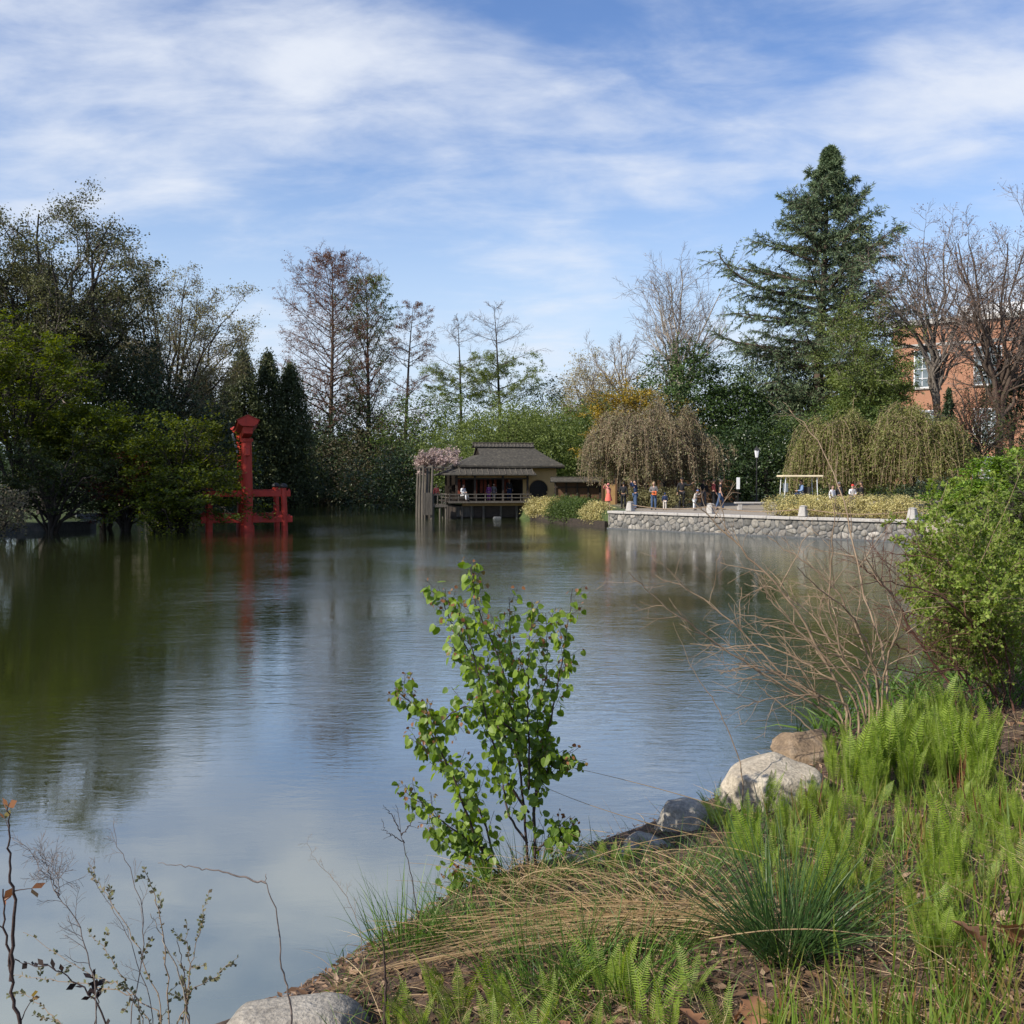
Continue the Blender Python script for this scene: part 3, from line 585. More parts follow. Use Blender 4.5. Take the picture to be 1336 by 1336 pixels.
for s, u, d, lobes, n, sz, lf_, lab, nm in U: lump_tree(s, gp(u, d), lobes, int(n*1.3), sz, lf_, lab, name=nm, cat='bush' if 'bush' == nm[-4:] else 'tree')
# ---------------------------------------------------------------- right side
lump_tree(81, gp(885, 84), [(0,0,6.5,4.2,4,6.4), (-2.6,0,4.5,3,3,5), (3,0,6.2,3.2,3,5.6), (1.2,0,9.6,2.2,2.2,3.4), (4.8,0,5,3,3,5)], 36000, .24, 'lf_yew', 'broad dark green yew left of the giant spruce', name='yew_tree', up=.8, sig=.09)
broadleaf(82, gp(893, 104), 24.5, 17.2, (5.8, 4.5, 7.6), 'bare pale limbed tree standing left of the giant spruce', bark='bark_pale', leaf=None, n1=13, k=(7, 6, 5), leaves=0, fork=.35, name='bare_tree', twig_m='twig_grey', twig_r=.014, minz=-.2, trunk_r=.32)
broadleaf(83, gp(822, 108), 18.5, 13.0, (3.4, 3, 4.6), 'thin bare tree leaning left above the dark yew', bark='bark_pale', leaf=None, n1=7, k=(6, 5, 4), leaves=0, fork=.5, name='bare_tree', twig_m='twig_grey', twig_r=.013, minz=-.1, trunk_r=.2, lean=(-1, 0), coff=(-2.0, 0))
def spruce(seed, base, H, label):
    """big open conifer: drooping tiers, uneven outline, needle sprays hanging from branchlets"""
    rng = np.random.default_rng(seed); base = np.array(base, float); root = empty('giant_spruce', base, label, 'tree'); wood = MB(); crown = MB()
    b0 = base-[0, 0, .4]; tp = polyl(rng, b0[None], np.array([[0, 0, 1.]]), np.array([H]), 14, .012); tubes(wood, tp, taper(np.array([.62]), 15, .05), 10)
    nb = 150; t = .12+.87*((np.arange(nb)+rng.random(nb))/nb)**.95; a = np.arange(nb)*2.399+rng.random(nb)
    t = np.clip(np.where(t < .86, np.round(t*24)/24 + rng.normal(size=nb)*.006, t), .12, .985)
    prof = lambda x: min(8.0, 19*max(0, .985-x))*(.75+.25*min(1, x/.3)) + .12
    ln = np.array([prof(x) for x in t])*rng.choice([.62, .85, 1.0, 1.12], nb, p=[.3, .3, .28, .12])
    # a long forked limb low on the left, as the tree shows
    f = t*14; i = np.clip(f.astype(int), 0, 13); fr = (f-i)[:, None]; st = tp[0][i]*(1-fr)+tp[0][i+1]*fr
    el = np.radians(-8+34*t + rng.normal(size=nb)*5); d = np.stack([np.cos(a)*np.cos(el), np.sin(a)*np.cos(el), np.sin(el)], 1)
    P1 = polyl(rng, st, d, ln, 9, .05, (0, 0, -.012)); P1[:, :, 2] += (np.linspace(0, 1, 10)**2)[None]*ln[:, None]*.16
    extra = []
    for (z, dx, dz, dy) in ((H*.56, -8.4, 3.6, -1.5), (H*.42, -7.8, 1.6, 2.0), (H*.46, 8.4, 2.0, 1.0), (H*.37, 8.2, 1.2, -2)):
        e = base+[dx, dy, z+dz]; s0 = base+[0, 0, z]; extra.append(bez([s0], [s0+[dx*.45, dy*.4, dz*.08]], [s0+[dx*.85, dy*.8, dz*.35]], [e], 10)[0])
    P1 = np.concatenate([P1, np.array(extra)]); ln = np.concatenate([ln, [11.5, 8.5, 9.5, 8.5]])
    R1 = taper(.03+ln*.0135, 10, .2); tubes(wood, P1, R1, 6)
    s2, d2, l2, r2 = spawn(rng, P1, R1, 22, .10, 1., (35, 65), .38, ln, flat=.9); l2 = np.clip(l2, .5, 2.6)
    P2 = polyl(rng, s2, d2, l2, 4, .09, (0, 0, -.04)); tubes(wood, P2, taper(np.full(len(s2), .026), 5, .4), 4)
    P2 = np.concatenate([P2, P1[:, [5, 6, 7, 8, 9]]]); n2 = len(P2)
    per = 36; tot = n2*per; pk = np.repeat(np.arange(n2), per); f = rng.random(tot)*3.99; i = f.astype(int); fr = (f-i)[:, None]
    tg = nrm(P2[pk, i+1]-P2[pk, i]); C = P2[pk, i]*(1-fr)+P2[pk, i+1]*fr
    side = nrm(rng.normal(size=(tot, 3)) + np.array([0, 0, -.75])); dr = nrm(tg*.9+side*.9); Ls = rng.uniform(.22, .50, tot)[:, None]; w = .034
    b = nrm(np.cross(dr, rng.normal(size=(tot, 3)))); V = np.stack([C, C+dr*Ls*.5+b*w, C+dr*Ls, C+dr*Ls*.5-b*w], 1)
    crown.add(V.reshape(-1, 3), np.arange(4*tot).reshape(tot, 4))
    finish(root, wood, M['bark_brown'], crown, [M['lf_spruce']]); return root
spruce(90, gp(1060, 86), 29.4, 'giant open spruce towering over the plaza, tallest tree in view')
lump_tree(91, gp(1000, 88), [(0,0,6.2,4.4,4,5.6), (-3.6,0,5.4,3.2,3,4.2), (3.4,0,6,4,3.4,5), (1,0,9,3.4,3,3.4)], 36000, .26, 'lf_spruce', 'blue green drooping evergreen at the foot of the giant spruce', name='blue_evergreen_tree', droop=1.5, sig=.10)
broadleaf(92, gp(1132, 80), 15, 9.2, (3.6, 3, 6.0), 'light green feathery birch in front of the giant spruce', bark='bark_pale', leaf='lf_light', n1=24, k=(6, 5, 3), leaves=75000, lsize=.15, fork=.3, name='birch_tree', jitter=.35, trunk_r=.13, minz=-.9, coff=(-.3, 0), twig_r=.01)
lump_tree(93, gp(1100, 76), [(0,0,3.5,3.6,3,4.4), (-3,0,3,3,3,3.6), (3,0,3.4,3,3,4.2)], 15000, .2, 'lf_mid', 'bushy green tree below the feathery birch', name='bushy_tree')
lump_tree(94, gp(1000, 76), [(0,0,2.6,3.6,2.6,3.6), (-3.4,0,2.4,3,2.6,3.2), (3.2,0,2.4,3,2.6,3.4)], 19000, .2, 'lf_rhodo', 'dark green bush bank behind the lamp post', name='rhododendron_bush', cat='bush')
lump_tree(95, gp(930, 78), [(0,0,2.4,3.4,2.6,3.4), (-3.4,0,2.4,3,2.6,3.0), (3.2,0,2.4,3,2.6,3.2)], 14000, .2, 'lf_rhodo', 'dark green bush bank behind the mauve weeping cherry', name='rhododendron_bush', cat='bush')
maple(96, 815, 75, 8, 6.0, (3.1, 2, 2.6), 'lf_gold', 'golden yellow maple showing above the mauve weeping cherry', 16000, size=.15, coff=(0, 0))
maple(961, 868, 75.5, 7.4, 5.6, (2.0, 1.6, 1.9), 'lf_gold', 'smaller golden treetop right of the golden maple', 2500, size=.13)
weeping(97, gp(848, 68.5), 6.5, (5.5, 3.6), 3000, 'wide mauve brown weeping cherry above the people on the plaza', 'lf_weep_pink', 'twig_tan', low=.26, lsize=.14, per=44, lobes=12)
weeping(98, gp(1100, 63), 5.7, (3.5, 2.6), 1700, 'olive weeping cherry left of the pair behind the cream hedge', 'lf_weep', 'twig_tan', low=.12, lsize=.14, per=44, group=None)
weeping(99, gp(1185, 61), 6.0, (3.6, 2.7), 1900, 'olive weeping cherry right of the pair behind the cream hedge', 'lf_weep', 'twig_tan', low=.16, lsize=.14, per=44, coff=(.2, 0))
broadleaf(101, gp(1232, 80), 23.5, 15.4, (6.2, 4.5, 6.6), 'bare forked tree in front of the brick building', bark='bark_grey', leaf='lf_rust', n1=12, k=(7, 6, 5), leaves=2500, lsize=.13, fork=.36, name='bare_tree', twig_m='twig_grey', twig_r=.014, minz=-.25, trunk_r=.28, lean=(-1.6, 0), coff=(-1.0, 0))
broadleaf(102, gp(1305, 76), 23.5, 14.6, (6.0, 4.5, 7.4), 'bare thick trunked tree at the right edge of the view', bark='bark_brown', leaf='lf_rust', n1=16, k=(7, 6, 5), leaves=3500, lsize=.13, fork=.32, name='bare_tree', twig_m='twig_grey', twig_r=.014, minz=-.45, trunk_r=.33, up=.2, vase=.15)
broadleaf(103, gp(1275, 72), 10, 5.8, (3.6, 3, 4.0), 'low tangled brown tree below the bare trees at right', bark='bark_dark', leaf='lf_brown', n1=14, k=(6, 5, 4), leaves=4000, lsize=.14, fork=.25, name='thicket_tree', twig_m='twig_red', twig_r=.012, minz=-.6, trunk_r=.18)
lump_tree(104, gp(1322, 80), [(0,0,6,2.2,2,5), (.5,0,10.5,1.8,1.6,4.4), (-1,0,8.5,1.5,1.5,2.6)], 12000, .2, 'lf_dark', 'dark ragged pine against the bare trees at the right edge', name='pine_tree')
spire(105, gp(1236, 70), 7.6, .9, 4000, .2, 'lf_dark', 'narrow dark cypress behind the right weeping cherry', name='columnar_conifer')
lump_tree(106, gp(1215, 74), [(0,0,2.4,3.4,2.6,3.2), (4,0,2.4,3.4,2.6,3.6), (-4,0,2,3,2,2.8)], 14000, .18, 'lf_mid', 'green shrub bank behind the right weeping cherries', name='shrub_bank', cat='bush')
lump_tree(107, gp(1205, 52), [(0,0,.75,1.9,1.2,.9), (1.8,0,.9,1.6,1.2,1.1)], 7000, .12, 'lf_dark', 'low dark green juniper beside the right end of the stone wall', name='juniper_bush', cat='bush', trunk_r=.05)
maple(108, 1310, 27, 3.6, 2.35, (1.75, 1.5, 1.35), 'lf_fresh', 'bright fresh green maple on the right bank', 52000, size=.085, n1=16, jit=.12)
maple(109, 1352, 20, 2.9, 1.6, (1.3, 1.3, 1.3), 'lf_light', 'lime green bush beyond the tangled shrub on the right bank', 16000, size=.07, n1=14, jit=.1)

lump_tree(110, (-43, 45, .6), [(0,0,10,6,6,8), (4,3,13,5,5,6), (-3,-3,15,5,5,6)], 9000, .5, 'lf_dark', 'dark tall evergreen added on the left bank outside the view to shade the maples')  # unseen tree, added to cast shade on the left bank maples
lump_tree(112, (-35.5, 41.5, .4), [(0,0,19,5,5,8), (3,2,24,3.6,4,4), (-3,0,13,4,4,6)], 9000, .5, 'lf_dark', 'tallest dark evergreen added on the left bank outside the view to shade the red gate')  # added out of view to keep the sun off the gate

lump_tree(113, gp(10, 96), [(0,0,2.5,5,3,3.6), (6,0,2.5,5,3,3.4), (-6,0,2.5,5,3,4)], 12000, .26, 'lf_rhodo', 'dark bush bank seen under the maples at the left edge', name='rhododendron_bush', cat='bush')
lump_tree(114, gp(140, 108), [(0,0,2.5,6,3,4), (7,0,2.5,5,3,4), (-7,0,2.5,5,3,4)], 12000, .28, 'lf_rhodo', 'dark bush bank far behind the pale shore rocks', name='rhododendron_bush', cat='bush')
# ---------------------------------------------------------------- built things
M['red'] = surf_mat('vermilion_paint', [(.26,.016,.008), (.40,.028,.013), (.30,.035,.025)], 2.5, .55, .25, (1,1,.3))
M['black'] = surf_mat('blackened_metal', [(.012,.012,.012), (.03,.03,.03)], 4, .6, .1)
M['greymetal'] = surf_mat('weathered_copper_sheet', [(.16,.18,.19), (.28,.31,.33)], 3, .5, .1)
M['oldwood'] = surf_mat('weathered_grey_timber', [(.06,.052,.042), (.16,.14,.115)], 3, .9, .5, (6,6,.6))
M['darkwood'] = surf_mat('dark_timber', [(.016,.012,.009), (.05,.037,.027)], 4, .8, .3, (1,1,3))
M['brownwood'] = surf_mat('brown_fence_boards', [(.07,.035,.018), (.15,.08,.04)], 4, .8, .3, (6,6,.5))
M['plaster'] = surf_mat('ochre_plaster', [(.50,.33,.14), (.62,.42,.20)], 1.5, .9, .15)
M['tan'] = surf_mat('tan_panels', [(.30,.18,.075), (.42,.27,.12)], 2, .85, .1)
M['reddish'] = surf_mat('red_brown_cloth', [(.16,.035,.02), (.30,.08,.045)], 6, .9, .2)
M['granite'] = surf_mat('grey_granite', [(.30,.28,.26), (.46,.44,.41)], 9, .85, .25)
M['concrete'] = surf_mat('slate_edging', [(.05,.055,.06), (.13,.135,.14)], 5, .8, .4, (4,4,1))
M['screen'] = surf_mat('dark_window_lattice', [(.01,.01,.01), (.022,.02,.02)], 8, .5, .1)
M['cream'] = surf_mat('cream_canvas', [(.62,.52,.34), (.72,.62,.42)], 2, .7, .05)
M['white'] = surf_mat('white_cloth', [(.62,.63,.65), (.78,.79,.8)], 3, .7, .05)
M['greenpaint'] = surf_mat('dark_green_paint', [(.01,.05,.03), (.02,.08,.05)], 3, .4, .0)
M['glass'] = surf_mat('window_glass', [(.10,.13,.15), (.2,.24,.26)], .8, .15, .0, spec=.8)
def roof_mat():
    m, t, o = new_mat('shingle_roof'); tc = N(t, 'ShaderNodeTexCoord')
    w = N(t, 'ShaderNodeTexWave', wave_type='BANDS', bands_direction='Z', i_Scale=4.2, i_Distortion=1.0); L(t, tc.outputs['Object'], w.inputs['Vector'])
    n = N(t, 'ShaderNodeTexNoise', i_Scale=5.0, i_Detail=8.0, i_Roughness=.7); mp = N(t, 'ShaderNodeMapping'); mp.inputs['Scale'].default_value = (1, .5, 1.5); L(t, tc.outputs['Object'], mp.inputs[0]); L(t, mp.outputs[0], n.inputs['Vector'])
    col = ramp(t, n.outputs['Fac'], [(.03,.027,.022), (.075,.067,.052), (.17,.15,.11)], [.3, .55, .75])
    mx = N(t, 'ShaderNodeMix', data_type='RGBA', blend_type='MULTIPLY'); mx.inputs[0].default_value = .5; L(t, col, mx.inputs[6]); L(t, ramp(t, w.outputs['Fac'], [(.45,.45,.45), (1,1,1)], [.1, .5]), mx.inputs[7])
    p = N(t, 'ShaderNodeBsdfPrincipled', i_Roughness=.95); L(t, mx.outputs[2], p.inputs['Base Color']); b = N(t, 'ShaderNodeBump', i_Strength=.8, i_Distance=.05); L(t, w.outputs['Fac'], b.inputs['Height']); L(t, b.outputs[0], p.inputs['Normal'])
    L(t, p.outputs[0], o.inputs[0]); return m
M['roof'] = roof_mat()
def stone_wall_mat(name, scale, cols, mortar):
    m, t, o = new_mat(name); tc = N(t, 'ShaderNodeTexCoord')
    mp = N(t, 'ShaderNodeMapping'); mp.inputs['Scale'].default_value = (1, 1, 1.25); L(t, tc.outputs['Object'], mp.inputs[0])
    nz = N(t, 'ShaderNodeTexNoise', i_Scale=2.0, i_Detail=2.0); L(t, mp.outputs[0], nz.inputs['Vector'])
    ad = N(t, 'ShaderNodeVectorMath', operation='MULTIPLY_ADD'); L(t, nz.outputs['Color'], ad.inputs[0]); ad.inputs[1].default_value = (.25, .25, .25); L(t, mp.outputs[0], ad.inputs[2])
    v1 = N(t, 'ShaderNodeTexVoronoi', feature='F1', i_Scale=scale); L(t, ad.outputs[0], v1.inputs['Vector'])
    v2 = N(t, 'ShaderNodeTexVoronoi', feature='DISTANCE_TO_EDGE', i_Scale=scale); L(t, ad.outputs[0], v2.inputs['Vector'])
    sp = N(t, 'ShaderNodeSeparateXYZ'); L(t, v1.outputs['Color'], sp.inputs[0])
    col = ramp(t, sp.outputs[0], cols)
    n2 = N(t, 'ShaderNodeTexNoise', i_Scale=9.0, i_Detail=6.0); L(t, tc.outputs['Object'], n2.inputs['Vector'])
    mm = N(t, 'ShaderNodeMix', data_type='RGBA', blend_type='MULTIPLY'); mm.inputs[0].default_value = .6; L(t, col, mm.inputs[6]); L(t, ramp(t, n2.outputs['Fac'], [(.55,.55,.55), (1.15,1.15,1.15)], [.3, .7]), mm.inputs[7])
    e = N(t, 'ShaderNodeMapRange', interpolation_type='SMOOTHSTEP'); e.inputs['From Min'].default_value = .02; e.inputs['From Max'].default_value = .09; L(t, v2.outputs['Distance'], e.inputs[0])
    mx = N(t, 'ShaderNodeMix', data_type='RGBA'); L(t, e.outputs[0], mx.inputs[0]); mx.inputs[6].default_value = (*mortar, 1); L(t, mm.outputs[2], mx.inputs[7])
    sz = N(t, 'ShaderNodeSeparateXYZ'); L(t, tc.outputs['Object'], sz.inputs[0])
    p = N(t, 'ShaderNodeBsdfPrincipled', i_Roughness=.9); L(t, mx.outputs[2], p.inputs['Base Color'])
    b = N(t, 'ShaderNodeBump', i_Strength=1., i_Distance=.06); L(t, e.outputs[0], b.inputs['Height']); L(t, b.outputs[0], p.inputs['Normal']); L(t, p.outputs[0], o.inputs[0]); return m
M['stonewall'] = stone_wall_mat('irregular_grey_stonework', 2.6, [(.15,.145,.135), (.28,.265,.24), (.20,.19,.175), (.42,.39,.34), (.17,.165,.16)], (.14,.135,.125))

def stones_mat():
    m, t, o = new_mat('wall_stones'); g = N(t, 'ShaderNodeNewGeometry'); tc = N(t, 'ShaderNodeTexCoord')
    col = ramp(t, g.outputs['Random Per Island'], [(.10,.098,.092), (.22,.205,.185), (.15,.147,.14), (.29,.27,.235), (.18,.165,.15), (.40,.37,.33)])
    n = N(t, 'ShaderNodeTexNoise', i_Scale=7.0, i_Detail=6.0); L(t, tc.outputs['Object'], n.inputs['Vector'])
    mm = N(t, 'ShaderNodeMix', data_type='RGBA', blend_type='MULTIPLY'); mm.inputs[0].default_value = .8; L(t, col, mm.inputs[6]); L(t, ramp(t, n.outputs['Fac'], [(.4,.4,.38), (1.2,1.2,1.2)], [.3, .65]), mm.inputs[7])
    p = N(t, 'ShaderNodeBsdfPrincipled', i_Roughness=.9); L(t, mm.outputs[2], p.inputs['Base Color']); b = N(t, 'ShaderNodeBump', i_Strength=.6, i_Distance=.02); L(t, n.outputs['Fac'], b.inputs['Height']); L(t, b.outputs[0], p.inputs['Normal']); L(t, p.outputs[0], o.inputs[0]); return m
M['stones'] = stones_mat()
# -- the red gate standing in the pond, seen almost end-on
def torii():
    A = np.array([-14.75, 57.0]); Bp = np.array([-16.45, 62.5]); g = (Bp-A)/np.linalg.norm(Bp-A); pz = np.array([g[1], -g[0]])   # pz points right
    root = empty('torii_gate', (A[0], A[1], 0), 'vermilion red wooden gate standing in the pond, seen from its end', 'gate')
    def w(a, s, z): q = A+g*a+pz*s; return np.array([q[0], q[1], z])
    Lg = float(np.linalg.norm(Bp-A)); Rg = np.array([[pz[0], g[0], 0], [pz[1], g[1], 0], [0, 0, 1]])
    for a in (0, Lg):
        mb = MB(); tubes(mb, [[w(a, 0, -.9), w(a, 0, 2.5), w(a, 0, 5.1)]], [[.34, .31, .28]], 20, caps=True); pl = mb.build('main_pillar', M['red'], root, smooth=False)
        mb = MB(); cyl(mb, w(a, 0, 4.98), w(a, 0, 5.16), .36, .36, 20); mb.build('collar', M['red'], pl) if False else mb.build('pillar_collar', M['red'], root)
        mb = MB(); cyl(mb, w(a, 0, .0), w(a, 0, .34), .40, .38, 20); mb.build('pillar_foot', M['red'], root)
        for s in (-2.05, 2.05):
            mb = MB(); tubes(mb, [[w(a, s, -.9), w(a, s*.985, 1.2), w(a, s*.97, 2.42)]], [[.19, .175, .16]], 16, caps=True); mb.build('support_pillar', M['red'], root)
            mb = MB(); lathe(mb, w(a, s*.97, 2.42), [(.001, -.01), (.21, 0), (.235, .08), (.2, .17), (.10, .24), (.001, .26)], 16); mb.build('pillar_cap', M['black'], root, smooth=True)
        mb = MB(); box(mb, w(a, 0, 2.1), (4.75, .17, .34), 0, R=Rg, bev=.02); mb.build('upper_brace', M['red'], root)
        mb = MB(); box(mb, w(a, 0, .66), (4.95, .19, .36), 0, R=Rg, bev=.02); mb.build('lower_brace', M['red'], root)
        for s in (-2.05, 2.05):
            for q in (-1, 1):
                for zz, hh in ((.87, .15), (2.30, .14)): mb = MB(); box(mb, w(a, s+q*.24, zz), (.14, hh, .12), 0, R=Rg, taper=.5); mb.build('wedge', M['red'], root)
    mb = MB(); box(mb, w(Lg/2, 0, 4.42), (.26, Lg+2.6, .46), 0, R=Rg, bev=.02); mb.build('tie_beam', M['red'], root)
    for a in (-.55, Lg+.55):
        mb = MB(); box(mb, w(a, 0, 4.7), (.34, .16, .12), 0, R=Rg, taper=.8); mb.build('tie_wedge', M['red'], root)
    mb = MB(); box(mb, w(Lg/2, 0, 4.88), (.16, .34, .5), 0, R=Rg); mb.build('centre_strut', M['red'], root)
    # lintels curving up to the ends
    def beam(mb, prof, half, z0, rise, n=14):
        aa = np.linspace(-half, half, n); V = []
        for x in aa:
            zz = z0 + rise*abs(x/half)**2.2
            for (s, z) in prof: V.append(w(Lg/2+x, s, zz+z))
        k = len(prof); F = [[i*k+j, i*k+(j+1) % k, (i+1)*k+(j+1) % k, (i+1)*k+j] for i in range(n-1) for j in range(k)]; b0 = mb.n; mb.add(V, F)
        mb.F.append(np.array([[b0+j for j in range(k)][::-1], [b0+(n-1)*k+j for j in range(k)]])); mb.M.append(np.zeros(2, int))
    mb = MB(); beam(mb, [(-.24, 0), (.24, 0), (.27, .36), (-.27, .36)], Lg/2+1.7, 5.16, .22); mb.build('lower_lintel', M['red'], root)
    mb = MB(); beam(mb, [(-.30, .37), (.30, .37), (.50, .50), (.56, .66), (0, .92), (-.56, .66), (-.50, .50)], Lg/2+2.0, 5.16, .24); mb.build('top_lintel', M['red'], root)
    mb = MB(); beam(mb, [(-.62, .66), (-.60, .70), (0, .98), (.60, .70), (.62, .66), (0, .935)], Lg/2+2.0, 5.16, .24); mb.build('lintel_roofing', M['red'], root)
    mb = MB(); box(mb, w(Lg/2, -.52, 4.98), (.10, .95, 1.15), 0, R=Rg @ np.array(Matrix.Rotation(math.radians(-14), 3, 'Y')), bev=.02); pq = mb.build('name_tablet', M['greymetal'], root)
torii()

# -- edging and rocks on the left bank
def strip_wall(name, pts, h, th, mat, label, cat, z0=-.6, top=None):
    pts = np.array(pts, float); root = MB(); n = len(pts); tg = nrm(np.gradient(pts, axis=0)); nr = np.stack([-tg[:, 1], tg[:, 0]], 1)
    V = []
    for p, q in zip(pts, nr):
        for s, z in ((-th/2, z0), (th/2, z0), (th/2, h), (-th/2, h)): V.append([*(p+q*s), z])
    F = [[i*4+j, i*4+(j+1) % 4, (i+1)*4+(j+1) % 4, (i+1)*4+j] for i in range(n-1) for j in range(4)] + [[3, 2, 1, 0], [(n-1)*4+k for k in range(4)]]
    root.add(V, F); o = root.build(name, mat); tag(o, label, cat); return o
strip_wall('stone_edging', [(-31.5,54.6), (-29.6,56.4), (-26.3,57.4), (-24.5,59.2), (-24.9,61)], .46, .22, M['concrete'], 'dark slate edging along the water under the left maples', 'edging')
strip_wall('stone_edging', [(-31.2,73.2), (-29.0,76.2), (-28.2,78.2), (-29.5,80.5)], .42, .22, M['concrete'], 'short dark edging further back under the overhanging maple', 'edging')
strip_wall('shore_edging', [(-26,121.2), (-18,121.2), (-11,121.2), (-6.3,108)], .5, .3, M['darkwood'], 'low dark timber edging along the far shore', 'edging')
def rock(seed, loc, size, mat, label=None, group=None, name='boulder', sub=4, rough=.16, flatb=.35, rz=0., cat='rock'):
    rng = np.random.default_rng(seed); bm = bmesh.new(); bmesh.ops.create_icosphere(bm, subdivisions=sub, radius=1)
    V = np.array([v.co[:] for v in bm.verts]); F = np.array([[v.index for v in f.verts] for f in bm.faces]); bm.free()
    # facets: clip by random planes, then add noise
    for _ in range(11):
        q = nrm(rng.normal(size=3)); dcut = rng.uniform(.72, .95); s = V @ q - dcut; V = V - np.where(s > 0, s*.85, 0)[:, None]*q
    ph = rng.uniform(0, 6, 6); V *= (1+rough*(.5*np.sin(V[:, 0]*3+ph[0])*np.sin(V[:, 1]*3.3+ph[1])+.3*np.sin(V[:, 2]*5+ph[2])*np.sin(V[:, 0]*6+ph[3])+.12*np.sin(V[:, 1]*13+ph[4])*np.sin(V[:, 2]*11+ph[5])))[:, None]
    V *= np.array(size)/2; c, s_ = math.cos(rz), math.sin(rz); V = V @ np.array([[c, -s_, 0], [s_, c, 0], [0, 0, 1]]).T
    mb = MB(); mb.add(V, F); o = mb.build(name, mat, smooth=True); o.location = loc; tag(o, label, cat, group); return o
import bmesh
def rock_mat(name, cols, sc=2.5):
    m, t, o = new_mat(name); tc = N(t, 'ShaderNodeTexCoord')
    n = N(t, 'ShaderNodeTexNoise', i_Scale=sc, i_Detail=8.0, i_Roughness=.65, i_Distortion=.6); L(t, tc.outputs['Object'], n.inputs['Vector']); col = ramp(t, n.outputs['Fac'], cols, [.28, .5, .72])
    n2 = N(t, 'ShaderNodeTexNoise', i_Scale=sc*16, i_Detail=5.0); L(t, tc.outputs['Object'], n2.inputs['Vector'])
    mm = N(t, 'ShaderNodeMix', data_type='RGBA', blend_type='MULTIPLY'); mm.inputs[0].default_value = .7; L(t, col, mm.inputs[6]); L(t, ramp(t, n2.outputs['Fac'], [(.5,.5,.5), (1.2,1.2,1.2)], [.3, .7]), mm.inputs[7])
    p = N(t, 'ShaderNodeBsdfPrincipled', i_Roughness=.88); L(t, mm.outputs[2], p.inputs['Base Color'])
    b = N(t, 'ShaderNodeBump', i_Strength=.7, i_Distance=.02); L(t, n2.outputs['Fac'], b.inputs['Height']); b2 = N(t, 'ShaderNodeBump', i_Strength=.6, i_Distance=.06); L(t, n.outputs['Fac'], b2.inputs['Height']); L(t, b.outputs[0], b2.inputs['Normal']); L(t, b2.outputs[0], p.inputs['Normal'])
    L(t, p.outputs[0], o.inputs[0]); return m
M['rock_pale'] = rock_mat('pale_boulder_stone', [(.24,.20,.15), (.44,.38,.29), (.56,.50,.40)])
M['rock_brown'] = rock_mat('brown_boulder_stone', [(.10,.07,.045), (.24,.17,.105), (.32,.26,.19)])
M['rock_grey'] = rock_mat('grey_boulder_stone', [(.17,.15,.125), (.33,.30,.25), (.46,.42,.36)])
rg = np.random.default_rng(7)
for i in range(16):
    x = -33.6+ i*.42 + rg.normal()*.15; y = 93.5 + rg.uniform(-1.2, 2.0)
    rock(700+i, (X(150+i*5.4, y), y, .25+rg.uniform(0, .3)), (rg.uniform(.7, 1.3), rg.uniform(.6, 1.1), rg.uniform(.5, .9)), M['rock_pale'], 'pale shore rock in the row glimpsed beneath the overhanging maple boughs', 'pale shore rocks under the maple', 'shore_rock', sub=2)

